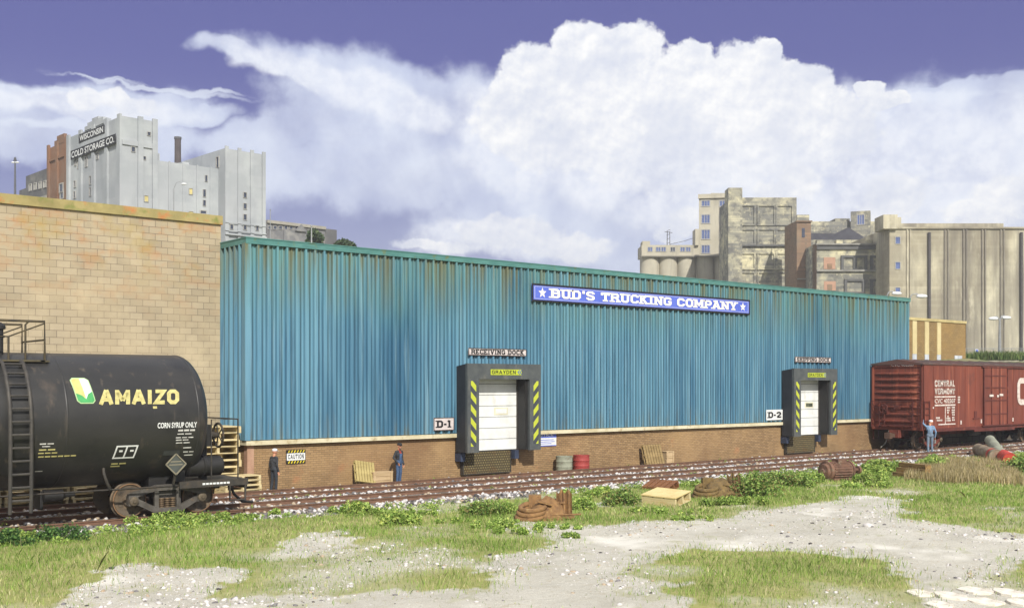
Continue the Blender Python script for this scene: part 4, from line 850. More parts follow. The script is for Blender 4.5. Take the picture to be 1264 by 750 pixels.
part(MB().prism([pq + SM.nn * .9, pq + SM.nn * .9 + SM.d * 3.0, pq - SM.nn * 3 + SM.d * 3.0, pq - SM.nn * 3], HZ - 6, zt(232.6, 236)), 'corner_pier', STONEB, sm)
mb = MB(); DKS = mat('sooty_stone', (98, 98, 96), (84, 84, 84), .6, .95)
SM.rect(mb, 905, 302.2, 984, 304.0, .001, .55); part(mb, 'ledge', DKS, sm)
for x0, x1 in ((912, 930.5), (936.5, 955), (959.5, 977)):
    for y0, y1 in ((254.5, 276.5), (284, 301), (313.5, 331), (337, 356)):
        mb = MB(); t0, z1 = SM.hit(x0, y0); t1, z0 = SM.hit(x1, y1); e = .35
        for a, b_, c, d_ in ((t0, t1, z1, z1 + e), (t0 - e, t0, z0, z1 + e), (t1, t1 + e, z0, z1 + e), (t0 - e, t1 + e, z0 - e, z0)): SM.slab(mb, a, b_, c, d_, .001, .28)
        part(mb, 'panel_surround', STONEB, sm)
mb = MB(); SM.rect(mb, 955.5, 336, 960, 356, .001, .06); part(mb, 'bricked_opening', mat('salmon_brick', (174, 138, 116), (160, 126, 106), 1, .9), sm)
bt = broot('brick_tower', 974, 222, 'narrow brown brick stair tower with one dark slit window, beside the stone mill')
BT = front(983.5, 1001, 222, 222, 6, 272.8, 'wall', BROWNB, bt); q0 = Vector(bg(983.5, 222)); q1 = Vector(bg(974.5, 227)); part(MB().prism([q0 + BT.nn * .01, q1, q1 - BT.nn * 4, q0 - BT.nn * 4], HZ - 6, zt(273.2, 223)), 'side_wall', BROWNB, bt)
mb = MB(); BT.slab(mb, -.2, BT.len + .2, zt(274, 222), zt(272.4, 222), .001, .35); part(mb, 'cornice', BROWNB, bt)
mb = MB(); BT.rect(mb, 989.7, 281.5, 993.3, 293, .001, .08); part(mb, 'slit_window', PANE, bt); mb = MB(); BT.rect(mb, 984, 343.5, 1000, 344.8, .001, .25); part(mb, 'string_course', mat('pale_far_stone', (158, 154, 142)), bt)
rl = broot('rear_mill', 1001, 244, 'long stone range with a box tower and a dark gable roof, behind the low mill')
RL = front(985, 1092, 246, 246, 12, 273.2, 'wall', STONEB, rl); front(984, 999, 250, 250, 4, 265, 'roof_house', STONEB, rl, zb=zt(290, 246)); front(1031, 1049, 249, 249, 5, 269.5, 'stepped_gable', STONEB, rl, zb=zt(290, 246))
BX = front(1050, 1074.3, 244.7, 243.3, 3, 260.5, 'box_tower', STONEB, rl); window(rl, BX, 1058.5, 265.5, 1066.5, 276.5, PANEB, mull=2)
gx = Vector(bg(1001, 240)); gy = Vector(bg(1073, 240)); GR = Wall(gx, gy); ROOFD = mat('dark_slate', (74, 74, 80), (62, 62, 68), .8, .9); mb = MB()
prof = [GR.hit(1001, 296), GR.hit(1072, 296), GR.hit(1069, 294), GR.hit(1047, 280.5), GR.hit(1031, 288.3), GR.hit(1001, 287.6)]
vs = [GR.P(t, z, l) for l in (0, -4) for t, z in prof]; mb.add(vs, [(0,1,2,3,4,5), (11,10,9,8,7,6)] + [(i, (i + 1) % 6, 6 + (i + 1) % 6, 6 + i) for i in range(6)]); part(mb, 'gable_roof', ROOFD, rl)
front(1000.5, 1072.5, 239.9, 239.9, 4.2, 0, 'lower_wall', STONEB, rl, ztop=zt(296, 240) - .01); window(rl, RL, 1077.5, 288.5, 1083.5, 296, PANEB, mull=1)
lm = broot('low_mill', 1010, 214, 'low sooty stone mill with a crenellated parapet and bricked up windows, behind the warehouse roof')
LM = front(1008, 1097.5, 214, 214, 10, 300.5, 'wall', STONEB, lm); q0 = Vector(bg(1008, 214)); q1 = Vector(bg(1000.5, 220)); part(MB().prism([q0 + LM.nn * .01, q1, q1 - LM.nn * 3, q0 - LM.nn * 3], HZ - 6, zt(301, 215)), 'side_wall', BROWNB, lm)
mb = MB(); LM.rect(mb, 1006.5, 300.8, 1098, 302.6, .002, .7); LM.rect(mb, 1008, 333.3, 1098, 335, .002, .5); part(mb, 'cornice', mat('grey_cornice', (150, 148, 140), (120, 118, 112), .6, .9), lm)
mb = MB(); LM.rect(mb, 1008.2, 302.8, 1098, 308, .002, .35); part(mb, 'frieze', DKS, lm)
for x0, x1 in ((1008, 1017), (1032, 1040), (1069, 1077)): mb = MB(); LM.rect(mb, x0, 296.3, x1, 300.4, -1.2, .3); part(mb, 'merlon', STONEB, lm)
SAL = mat('salmon_brick', (172, 124, 98))
mb = MB(); LM.rect(mb, 1016.8, 317.5, 1031, 332, .002, .1); part(mb, 'bricked_opening', SAL, lm); mb = MB(); LM.rect(mb, 1017, 347, 1031.5, 358.5, .002, .1); part(mb, 'bricked_opening', SAL, lm)
mb = MB(); LM.rect(mb, 1021, 325.5, 1027, 331, .101, .16); part(mb, 'vent', BROWNB, lm); mb = MB(); LM.rect(mb, 1021, 351, 1027, 358, .101, .16); part(mb, 'vent', BROWNB, lm)
for x0, x1, y0, y1 in ((1041, 1054, 318, 332.5), (1056, 1067, 318, 332.5), (1077, 1090, 318, 332.5), (1045, 1064, 347, 360), (1077, 1091, 347, 362)):
    mb = MB(); t0, z1 = LM.hit(x0, y0); t1, z0 = LM.hit(x1, y1); e = .5
    for a, b_, c, d_ in ((t0 - e, t1 + e, z1, z1 + .4), (t0 - e, t0, z0, z1 - .003), (t1, t1 + e, z0, z1 - .003), (t0 - e, t1 + e, z0 - .3, z0 - .003)): LM.slab(mb, a, b_, c, d_, .002, .35)
    part(mb, 'panel_surround', DKS, lm)
el_ = broot('grain_elevator', 1150, 206, 'huge streaked concrete grain elevator with tall dark vertical joints, filling the right background')
EL = front(1098, 1420, 206, 206, 26, 280, 'wall', ELEV_M, el_)
front(1112, 1238.8, 208, 208, 16, 275.6, 'parapet', ELEV_M, el_, zb=zt(280, 206) + .004)
mb = MB(); EL.slab(mb, -.2, EL.len, zt(282.5, 206), zt(281.2, 206), .001, .35); part(mb, 'cornice', ELEV_M, el_)
front(1090.5, 1108, 205.2, 205.2, 5, 264.8, 'stair_turret', ELEV_M, el_, zb=zt(283, 206)); front(1106, 1112.5, 205.6, 205.6, 4, 268, 'turret_step', ELEV_M, el_, zb=zt(281, 206))
JD = mat('dark_joint', (128, 122, 108), (108, 102, 94), .5, .95); PIPE = mat('drain_pipe', (84, 80, 78), (70, 66, 66), .8, .9)
for i, x in enumerate((1121.5, 1146.5, 1168, 1191, 1214, 1237, 1260, 1283, 1306)):
    mb = MB()
    if i in (1, 6): t, z = EL.hit(x, 287); mb.cyl(EL.P(t, HZ - 6, .3), EL.P(t, z, .3), .28, seg=8); part(mb, 'drain_pipe', PIPE, el_)
    else: t, z = EL.hit(x, 283); EL.slab(mb, t - .42, t - .16, HZ - 6, z, .001, .22); EL.slab(mb, t + .16, t + .42, HZ - 6, z, .001, .22); part(mb, 'pilaster', JD if i > 1 else ELEV_M, el_)
for y0, y1 in ((292.5, 300.5), (323.5, 331.5), (355, 362.5)): window(el_, EL, 1105.5, y0, 1110.8, y1, PANEB, mull=0)
# brown block behind the warehouse's right end
BRB = brick_mat('brown_block', (136, 116, 80), (122, 102, 70), (112, 88, 52), .4, .16, .012, spots=[((158, 126, 74), .3, .45, .7, .5)], bump=.2)
br_ = empty('brown_building', (63, 12, 5.5), 0, 'small flat roofed brown block with three pale vertical strips, beyond the blue warehouse', 'building')
part(MB().box(57.2, 67.61, 8, 18, 3, 8.95), 'wall', BRB, br_)
part(MB().box(57.15, 67.66, 7.93, 18, 8.952, 9.16), 'coping', mat('ochre_coping', (188, 172, 122), None, 1, .85), br_)
BRW = Wall((57.2, 8), (67.61, 8)); STR = mat('cream_strip', (200, 186, 142), (186, 170, 126), 1, .85)
for x0, x1 in ((1126, 1131), (1141.2, 1146), (1156.3, 1160.8)):
    mb = MB(); t0, _ = BRW.hit(x0, 420); t1, _ = BRW.hit(x1, 420); z1 = 8.9; zm = zt(437, 86); BRW.slab(mb, t0, t1, zm, z1, .001, .06); part(mb, 'pale_strip', STR, br_)
    mb = MB(); BRW.slab(mb, t0, t1, zm - .75, zm - .003, .001, .05); part(mb, 'window', mat('white_window', (196, 200, 206), (150, 156, 168), 2, .4), br_)
mb = MB(); BRW.rect(mb, 1178, 438.5, 1187, 445.5, .001, .05); part(mb, 'window', mat('white_window', (196, 200, 206)), br_)

# --- lamps, poles, fence, far trees
LAMPW = mat('lamp_white', (214, 216, 218), (196, 198, 200), 4, .4); POLE = mat('galvanised_pole', (150, 152, 152), (132, 134, 134), 3, .5, .4)
def lamp(name, px, ybase, s, heads, label, ytop, col=POLE, r=.11, hs=1.0):
    b_ = at(px, ybase, s); r0 = empty(name, b_, 0, label, 'street lamp'); H_ = zt(ytop, s) - b_.z
    MB().lathe((0, 0, 0), (0, 0, 1), [(0, r * 1.3), (H_, r * .7)], 10).build('pole', col, r0, smooth=40)
    for hx, hy in heads:
        w_ = (hx - px) * s / F; dz = zt(hy, s) - b_.z; a = cam2w((w_, 0)); mb = MB()
        mb.tube([(0, 0, H_ - .02), (a.x * .25, a.y * .25, max(H_, dz) + .15), (a.x * .6, a.y * .6, dz + .22), (a.x * .85, a.y * .85, dz + .1)], r * .5, 7); mb.build('arm', col, r0, smooth=60)
        q = Vector((a.x, a.y, 0)).normalized(); mb = MB(); c = Vector((a.x, a.y, dz)); mb.lathe(c - q * .5, q, [(.5 - .5 * hs, .08 * hs), (.5 - .38 * hs, .16 * hs), (.5, .2 * hs), (.5 + .35 * hs, .15 * hs), (.5 + .5 * hs, .04 * hs)], 10); mb.build('lamp_head', LAMPW, r0, smooth=60)
lamp('street_lamp', 1121.5, 438, 100, [(1138, 365.5)], 'white single arm street lamp rising just past the blue warehouse roof corner', 371)
lamp('street_lamp', 1094, 420, 112, [(1107, 362)], 'street lamp whose head just peeks over the blue warehouse roof', 366)
lamp('street_lamp', 1234, 441, 118, [(1226, 393), (1242.5, 392)], 'double headed street lamp in front of the concrete grain elevator', 397, r=.14)
lamp('street_lamp', 214.5, 275, 120, [(227, 227)], 'thin lamp with a curved arm in front of the grey cold store wing', 233, r=.05, hs=.6)
lamp('light_pole', 18.6, 262, 110, [(16.5, 200.5), (21, 200.5)], 'tall thin floodlight pole against the sky at the far left', 196, col=mat('dark_pole', (92, 94, 100), None, 3, .6), r=.10, hs=.45)
for px, yt, s, lab in ((384.5, 279, 120, 'thin pale pole in front of the round tree right of the cold store'), (333.6, 259, 190, 'needle thin mast beside the corner of the cold store')):
    b_ = at(px, 303, s); p = empty('utility_pole', b_, 0, lab, 'pole'); MB().lathe((0, 0, 0), (0, 0, 1), [(0, .1), (zt(yt, s) - b_.z, .06)], 8).build('shaft', POLE, p, smooth=40); MB().ball((0, 0, zt(yt, s) - b_.z), .12).build('finial', POLE, p, smooth=60)
fs_ = 128.0; fa = at(1192, 441, fs_); fb = at(1330, 441, fs_ - 3); fe = empty('chain_fence', fa, 0, 'faint chain link fence along the bank below the grain elevator', 'fence'); fd = (fb - fa); fh = 1.05
for k in range(13): q = fd * (k / 12); MB().cyl(q - Vector((0, 0, .6)), q + Vector((0, 0, fh)), .035, seg=6).build('post', POLE, fe)
mb = MB(); mb.tube([Vector((0, 0, fh)), fd + Vector((0, 0, fh))], .03, 5); mb.build('rail', POLE, fe)
mb = MB()
for k in range(90): q = fd * (k / 90); q2 = fd * ((k + 1) / 90); mb.tube([q, q2 + Vector((0, 0, fh))], .006, 3); mb.tube([q + Vector((0, 0, fh)), q2], .006, 3)
mb.build('mesh_panel', POLE, fe)
q = at(1205, 442, 120); ns = empty('notice_board', q, 0, 'tiny white and blue notice board on the bank by the fence', 'sign'); MB().box(-.04, .04, -.03, .03, -.3, .9).build('post', POLE, ns)
MB().box(-.32, .32, -.08, -.035, .4, 1.0).build('panel', WHITE, ns); MB().box(-.26, .26, -.09, -.081, .62, .94).build('blue_field', SIGNBLUE, ns)

# ------------------------------------------------------------------ foliage
LEAF = attr_mat('leaf', .7, .25); BLADE = attr_mat('grass_blade', .8, .3)
def leaves_mesh(name, ctr, sz, tint, matl, parent=None, up=.3):
    """one diamond leaf per centre, free orientation, colour per leaf."""
    k = len(ctr); a = RNG.normal(size=(k, 3)); a[:, 2] += up; a /= np.linalg.norm(a, axis=1)[:, None]
    b = np.cross(a, RNG.normal(size=(k, 3))); b /= np.linalg.norm(b, axis=1)[:, None]; c = np.cross(a, b); s = np.asarray(sz)[:, None]
    v = np.stack([ctr - b * s, ctr + c * s * .55 + a * s * .12, ctr + b * s, ctr - c * s * .55 + a * s * .12], 1).reshape(-1, 3)
    me = bpy.data.meshes.new(name); me.vertices.add(4 * k); me.vertices.foreach_set('co', v.ravel()); idx = np.arange(4 * k); me.loops.add(4 * k); me.loops.foreach_set('vertex_index', idx)
    me.polygons.add(k); me.polygons.foreach_set('loop_start', np.arange(k) * 4); me.update()
    at_ = me.color_attributes.new('tint', 'FLOAT_COLOR', 'POINT'); c4 = np.ones((4 * k, 4)); c4[:, :3] = np.repeat(tint, 4, 0); at_.data.foreach_set('color', c4.astype(np.float32).ravel())
    me.materials.append(matl); o = bpy.data.objects.new(name, me); COL.objects.link(o); o.parent = parent; return o
def tints(k, cols, w=None, var=.18):
    c = np.array([lin(x) for x in cols]); t = c[RNG.choice(len(c), k, p=w)]; return t * RNG.uniform(1 - var, 1 + var, (k, 1))
def blob_pts(k, lobes):                             # points spread through (mostly near the skin of) several lobes
    L_ = np.array(lobes, float); vol = L_[:, 3] * L_[:, 4] * L_[:, 5]; pick = RNG.choice(len(L_), k, p=vol / vol.sum()); d = RNG.normal(size=(k, 3)); d /= np.linalg.norm(d, axis=1)[:, None]
    r = RNG.uniform(.45, 1.08, k)[:, None]; return L_[pick, :3] + d * r * L_[pick, 3:6]
def tree(px, ytop, ybase, s, wpx, label, name='leafy_tree'):
    top = zt(ytop, s); b_ = at(px, ybase, s); r0 = empty(name, (b_.x, b_.y, b_.z - 3), 0, label, 'tree'); h = top - b_.z + 3; w_ = wpx * s / F / 2
    mb = MB(); mb.lathe((0, 0, 0), (0, 0, 1), [(0, .28), (h * .7, .14)], 8)
    for k in range(5): a = k * 1.3; mb.tube([(0, 0, h * .45), (w_ * .5 * math.cos(a), w_ * .5 * math.sin(a), h * .72)], .07, 5)
    mb.build('trunk', mat('bark', (84, 72, 60), None, 3, .95), r0)
    lob = [(RNG.uniform(-.6, .6) * w_, RNG.uniform(-.6, .6) * w_, h * RNG.uniform(.5, .86), w_ * .5, w_ * .5, w_ * .42) for _ in range(12)]
    P_ = blob_pts(2600, lob); P_ = P_[P_[:, 2] < h * 1.02]; leaves_mesh('crown', P_, RNG.uniform(.16, .34, len(P_)), tints(len(P_), [(70, 88, 58), (54, 72, 48), (92, 106, 72)]), LEAF, r0)
tree(389, 281, 302, 150, 27, 'round dark green tree in front of the low armory building'); tree(425, 293, 306, 150, 24, 'small dark green tree low above the blue roof line')

# ------------------------------------------------------------------ rolling stock
TANKB = mat('tank_black', (38, 38, 38), (48, 47, 45), 1.2, .42, bump=.05, bscale=25, stretch=(.6, 1, 1), spots=[((84, 74, 64), 1.1, .60, .80, (1, 1, .5)), ((30, 30, 31), .7, .55, .7), ((84, 76, 66), 2.2, .60, .76, (1.6, 1.6, .12))])
WHEELF = mat('wheel_steel', (98, 90, 80), (112, 96, 76), 3, .7, .3, bump=.1, spots=[((54, 50, 46), 5, .5, .7)]); RIMO = mat('rusty_tyre', (132, 100, 70), (104, 80, 58), 4, .8)
REDRIM = mat('oxide_underframe', (118, 54, 38), (92, 44, 34), 3, .8, spots=[((66, 44, 36), 2, .5, .7)])
def truck(root, x, r=.5, base=1.03, colour=DARKSTEEL, gauge=.8):
    """two-axle railway truck at local x: wheels, axles, cast side frames with springs, bolster."""
    t = empty('truck', (x, 0, 0)); t.parent = root; zr = .15 + r
    for sx in (-base, base):
        for sy in (-1, 1):
            p = (sx, sy * (gauge - .09), zr); mb = MB()
            mb.lathe(p, (0, sy, 0), [(-.03, .18), (-.03, r + .03), (.0, r + .03), (.015, r), (.125, r - .012), (.13, r - .04), (.09, r - .07), (.06, .2), (.15, .17), (.15, .06)], 32, 0)
            mb.m = [1 if 4 * 32 <= i < 5 * 32 else 0 for i in range(len(mb.f))]
            mb.build('wheel', [WHEELF, RIMO], t, smooth=35)
        MB().cyl((sx, -gauge - .3, zr), (sx, gauge + .3, zr), .08, seg=10).build('axle', DARKSTEEL, t, smooth=40)
    for sy in (-1, 1):
        y = sy * (gauge + .24); mb = MB(); w = .13; T = zr + .20
        mb.beam((-base - .12, y, zr + .13), (-.34, y, T + .14), w, .16); mb.beam((base + .12, y, zr + .13), (.34, y, T + .14), w, .16); mb.beam((-.36, y, T + .14), (.36, y, T + .14), w + .01, .17)
        mb.beam((-base + .12, y, zr - .02), (-.36, y, .34), w, .17); mb.beam((base - .12, y, zr - .02), (.36, y, .34), w, .17); mb.beam((-.42, y, .34), (.42, y, .34), w + .012, .13)
        for sx in (-1, 1): mb.beam((sx * .33, y, .36), (sx * .33, y, T + .12), w - .008, .10, up=(0, 1, 0)); mb.box(sx * base - .14, sx * base + .14, y - .10, y + .10, zr - .13, zr + .16)
        mb.build('side_frame', colour, t)
        for sx in (-1, 1): mb = MB(); mb.lathe((sx * base, y + sy * .10, zr), (0, sy, 0), [(0, .13), (.05, .13), (.07, .10)], 14); mb.lathe((sx * base, y + sy * .171, zr), (0, sy, 0), [(0, .05), (.03, .045)], 8); mb.build('journal_cap', mat('journal_cap', (104, 92, 74), (84, 76, 64), 4, .7, .2), t, smooth=40)
        for sx in (-.17, 0, .17): mb = MB(); [mb.torus((sx, y, .42 + .06 * k), (0, 0, 1), .062, .02, 12, 6) for k in range(5)]; mb.build('spring', mat('spring_steel', (110, 92, 70), None, 4, .7, .3), t, smooth=60)
    MB().box(-.26, .26, -gauge - .17, gauge + .17, zr + .02, zr + .22).build('bolster', colour, t)
    return t

def tank_car():
    X0 = -10.7; Y0 = T2; Rr = 1.9; zc = 2.98; hl = 5.62; hd = .62
    c = empty('tank_car', (X0, Y0, 0), 0, 'black railway tank car with yellow lettering and ladder, on the near track at left', 'tank car')
    prof = [(-hl - hd * math.sin(a), Rr * math.cos(a) ** .75 + 1e-4) for a in [PI / 2 * k / 9 for k in range(9, -1, -1)]] + [(-hl * .33, Rr), (hl * .33, Rr)] + [(hl + hd * math.sin(a), Rr * math.cos(a) ** .75 + 1e-4) for a in [PI / 2 * k / 9 for k in range(10)]]
    MB().lathe((0, 0, zc), (1, 0, 0), prof, 72).build('tank', TANKB, c, smooth=50)
    for x in (-hl, hl, -1.9, 1.9): MB().lathe((x - .03, 0, zc), (1, 0, 0), [(0, Rr + .001), (.01, Rr + .008), (.05, Rr + .008), (.06, Rr + .001)], 72, caps=False).build('weld_seam', TANKB, c, smooth=50)
    fn = lambda a, b, l=0: (a, -(Rr + .014 + l) * math.cos(b / Rr), zc + (Rr + .014 + l) * math.sin(b / Rr))
    def hit(x, y):                                  # sight line meets the shell: (local x, arc above the middle)
        r = ray(x, y); oy, oz = CY - Y0, CZ - zc; A = r[1] ** 2 + r[2] ** 2; B = 2 * (oy * r[1] + oz * r[2]); Cc = oy * oy + oz * oz - (Rr + .014) ** 2
        s = (-B - math.sqrt(max(0, B * B - 4 * A * Cc))) / (2 * A); yy, zz = oy + s * r[1], oz + s * r[2]
        return CX + s * r[0] - X0, Rr * math.asin(max(-1, min(1, zz / (Rr + .014))))
    def word(txt, xl, yl, xr, yr, hpx, m_, name='lettering', slant=0.0, heavy=None):
        a, b = hit(xl, yl); a2, _ = hit(xr, yr); _, bt = hit(xl, yl - hpx); mb = MB(); put_sans(mb, txt, fn, a, b, a2 - a, bt - b, cut=.10, slant=slant, heavy=heavy); mb.build(name, m_, c, fix=False)
    word('AMAIZO', 122.5, 499, 221, 498.5, 18, PYEL, slant=.12, heavy=.27); word('CORN SYRUP ONLY', 194.5, 528, 243, 527, 6.5, WHITE)
    # emblem: leaning rounded panel, half yellow half white, green leaf sweep below
    a0, b0 = hit(96, 498); a1, _ = hit(119, 498); _, b1 = hit(92, 466); w = a1 - a0; h = b1 - b0; sh = -.10
    def pan(mb, pts, lift): mb_ = bmesh.new(); vs = [mb_.verts.new((a0 + x * w + sh * y * 1.3, b0 + y * h, 0)) for x, y in pts]; mb_.faces.new(vs); [bmesh.ops.bisect_plane(mb_, geom=mb_.verts[:] + mb_.edges[:] + mb_.faces[:], plane_co=(0, b0 + k * .08, 0), plane_no=(0, 1, 0)) for k in range(1, 12)]; mb_.verts.index_update(); mb.add([fn(v.co.x, v.co.y, lift) for v in mb_.verts], [tuple(v.index for v in f.verts) for f in mb_.faces]); mb_.free()
    rr = [(.16,0),(.84,0),(1,.10),(1,.90),(.84,1),(.16,1),(0,.90),(0,.10)]
    mb = MB(); pan(mb, rr, .0); e = mb.build('emblem', mat('emblem_edge', (176, 206, 150), None, 3, .6), c, fix=False)
    for nm, pts, col, lf in (('yellow_field', [(.2,.05),(.5,.05),(.5,.96),(.2,.96),(.06,.88),(.06,.14)], (206, 196, 120), .004), ('white_field', [(.52,.05),(.8,.05),(.94,.14),(.94,.88),(.8,.96),(.52,.96)], (216, 222, 218), .004), ('leaf_mark', [(.18,.04),(.82,.04),(.95,.12),(.95,.44),(.70,.34),(.52,.16),(.34,.30),(.06,.38),(.06,.12)], (70, 158, 90), .008)):
        mb = MB(); pan(mb, pts, lf); mb.build(nm, mat('emblem_' + nm, col, None, 4, .6), c, fix=False).parent = e
    # data stencils: short printed lines, and the boxed panel
    k = 0
    for name, m_, lines in (('stencil_lines', PWHITE, [(220,532,242,530,2.2),(219,536,238,535,1.3),(217,540.5,240,539,1.3),(217,543.5,234,542.5,1.3),(217,547,236,546,1.3),(226,553,238,552.4,1.5),(226,558,240,557,1.3),(227,562,240,561,1.3),(49,548.5,68,548.5,1.6),(52,551.5,64,551.5,1.3),(43,582,54,582,1)]),
                            ('stencil_lines', PYEL, [(48,556,70,555,1.8),(47,560,72,559,1.5),(47,564.5,95,562.5,1.7),(137,573,157,571.5,1.6),(136,576,150,575,1.4),(189,504,195,503.5,3)]),
                            ('dark_patch', mat('dark_patch', (60, 62, 62), None, 4, .6), [(201,562,222,560,6)])):
        mb = MB()
        for xl, yl, xr, yr, hp in lines:
            a, b = hit(xl, yl); a2, _ = hit(xr, yr); _, bt = hit(xl, yl - hp); n_ = max(1, int((a2 - a) / .16))
            for i in range(n_):
                q0 = a + (a2 - a) * i / n_; q1 = a + (a2 - a) * (i + .82) / n_; 
                if name == 'dark_patch': q1 = a + (a2 - a) * (i + 1) / n_
                mb.add([fn(q0, b), fn(q1, b), fn(q1, bt), fn(q0, bt)], [(0, 1, 2, 3)])
        mb.build(name, m_, c, fix=False)
    a, b = hit(138, 566); a2, _ = hit(165, 565); _, bt = hit(138, 550); mb = MB(); t = .045; am = (a + a2) / 2; sk = .07
    for x0, x1, y0, y1 in ((a, a2, b, b + t), (a, a2, bt - t, bt), (a, a + t, b, bt), (am - t / 2, am + t / 2, b, bt), (a2 - t, a2, b, bt)):
        n_ = 3
        for i in range(n_):
            ya, yb = y0 + (y1 - y0) * i / n_, y0 + (y1 - y0) * (i + 1) / n_; f_ = lambda x, y: fn(x + sk * (y - b) / (bt - b), y, .001 * (x0 != a or x1 != a2)); mb.add([f_(x0, ya), f_(x1, ya), f_(x1, yb), f_(x0, yb)], [(0, 1, 2, 3)])
    for x0 in (a + .10, am + .10): mb.add([fn(x0 + .06, bt - .20), fn(x0 + .16, bt - .20), fn(x0 + .16, bt - .14), fn(x0 + .06, bt - .14)], [(0, 1, 2, 3)])
    mb.build('data_panel', WHITE, c, fix=False)
    # manway, platform, railings
    mb = MB(); mb.lathe((0.1, 0, zc + Rr - .1), (0, 0, 1), [(0, .62), (.48, .62), (.5, .68), (.56, .68), (.6, .5), (.66, .2)], 24); mb.build('manway', BLACK, c, smooth=40)
    mb = MB(); mb.lathe((.55, -.45, zc + Rr - .1), (0, 0, 1), [(0, .1), (.7, .1), (.72, .16), (.8, .16), (.9, .05)], 12); mb.build('relief_valve', BLACK, c, smooth=40)
    GRT = mat('platform_steel', (74, 68, 54), (92, 84, 60), 4, .75, .2)
    px = 1.55; mb = MB(); zp = 4.66
    for sy in (-1, 1): mb.box(-px, px, sy * 1.0 - .10, sy * 1.0 + .10, zp - .05, zp); mb.box(-px, px, sy * .78 - .07, sy * .78 + .07, zp - .04, zp - .004)
    for sx in (-1, 1): mb.box(sx * px - .12, sx * px + .12, -1.1, 1.1, zp - .055, zp - .006)
    for sx in (-1, 1):
        for sy in (-1, 1): mb.beam((sx * px, sy * 1.0, zp - .02), (sx * (px - .02), sy * 1.0, zc + math.sqrt(Rr * Rr - 1.0) - .02), .08, .08)
    mb.build('platform', GRT, c)
    mb = MB()
    for sy in (-1, 1):
        y = sy * 1.05; mb.tube([(-px, y, zp), (-px, y, zp + 1.05), (px, y, zp + 1.05), (px, y, zp)], .035, 7)
        mb.tube([(.62, y, zp), (.62, y, zp + .62)], .03, 6); mb.tube([(-.62, y, zp), (-.62, y, zp + .62)], .03, 6)
        mb.tube([(-.62, y, zp + .62), (0, y, zp + .60), (.62, y, zp + .62), (px, y, zp + 1.0)], .022, 6)
    for sx in (-1, 1): mb.tube([(sx * px, -1.05, zp + .55), (sx * px, 1.05, zp + .55)], .028, 6); mb.tube([(sx * 1.05, -1.05, zp), (sx * 1.05, -1.05, zp + .95), (sx * 1.15, -1.05, zp + 1.05)], .028, 6)
    mb.build('railing', mat('railing_steel', (84, 74, 52), (60, 56, 48), 4, .6, .3), c, smooth=60)
    for sy in (-1, 1):                              # side ladders, curved over the shell
        xs_ = (.40, .92); mb = MB(); pts = [(0, sy * 1.02, zp - .02)] + [(0, sy * (Rr + .16) * math.cos(a), zc + (Rr + .16) * math.sin(a)) for a in [R(v) for v in (50, 38, 26, 14, 2)]] + [(0, sy * (Rr + .16), 2.2), (0, sy * (Rr + .14), 1.2), (0, sy * (Rr + .10), .62)]
        for x in xs_: mb.tube([(x, p[1], p[2]) for p in pts], .052, 6)
        L_ = MB_len = 0
        segs = []
        for p, q in zip(pts[:-1], pts[1:]): segs.append((p, q, (Vector(q) - Vector(p)).length))
        tot = sum(s_[2] for s_ in segs); nr = 13
        for k in range(1, nr):
            d = tot * k / nr
            for p, q, l in segs:
                if d <= l: v = Vector(p).lerp(Vector(q), d / l); break
                d -= l
            mb.tube([(xs_[0], v.y, v.z), (xs_[1], v.y, v.z)], .034, 6)
        mb.build('ladder', mat('ladder_steel', (60, 58, 56), (76, 72, 66), 4, .6, .3), c, smooth=60)
    # frame, running pipes, end platforms
    [MB().box(min(q * 3.9, q * 7.0), max(q * 3.9, q * 7.0), -.24, .24, .78, 1.12).build('stub_sill', DARKSTEEL, c) for q in (-1, 1)]
    for sx in (-1, 1):
        mb = MB(); mb.box(min(sx * 5.3, sx * 7.35), max(sx * 5.3, sx * 7.35), -1.42, 1.42, 1.08, 1.14); mb.box(min(sx * 5.2, sx * 7.36), max(sx * 5.2, sx * 7.36), -1.47, -1.40, .96, 1.16); mb.box(min(sx * 5.2, sx * 7.36), max(sx * 5.2, sx * 7.36), 1.40, 1.47, .96, 1.16)
        mb.box(min(sx * 7.28, sx * 7.36), max(sx * 7.28, sx * 7.36), -1.4, 1.4, .86, 1.079); mb.build('end_platform', DARKSTEEL, c)
        mb = MB(); mb.box(min(sx * 4.5, sx * 5.3), max(sx * 4.5, sx * 5.3), -.9, .9, .9, 1.5); mb.beam((sx * 5.35, -1.0, 1.15), (sx * 5.35, -1.0, 1.6), .3, .3); mb.beam((sx * 5.35, 1.0, 1.15), (sx * 5.35, 1.0, 1.6), .3, .3); mb.build('saddle', BLACK, c)
        for sy in (-1, 1):
            mb = MB(); x0 = sx * 6.78; mb.tube([(x0, sy * 1.44, 1.0), (x0, sy * 1.44, .52), (sx * 7.28, sy * 1.44, .52), (sx * 7.28, sy * 1.44, 1.0)], .035, 6); mb.build('step', DARKSTEEL, c, smooth=60)
        mb = MB(); mb.tube([(sx * 6.2, -1.42, 1.14), (sx * 6.2, -1.42, 2.95), (sx * 7.05, -1.42, 2.95), (sx * 7.05, -1.42, 1.14)], .022, 6); mb.tube([(sx * 6.2, 1.42, 1.14), (sx * 6.2, 1.42, 2.95), (sx * 7.05, 1.42, 2.95), (sx * 7.05, 1.42, 1.14)], .022, 6); mb.tube([(sx * 7.05, -1.42, 2.95), (sx * 7.05, 1.42, 2.95)], .022, 6); mb.build('end_handrail', DARKSTEEL, c, smooth=60)
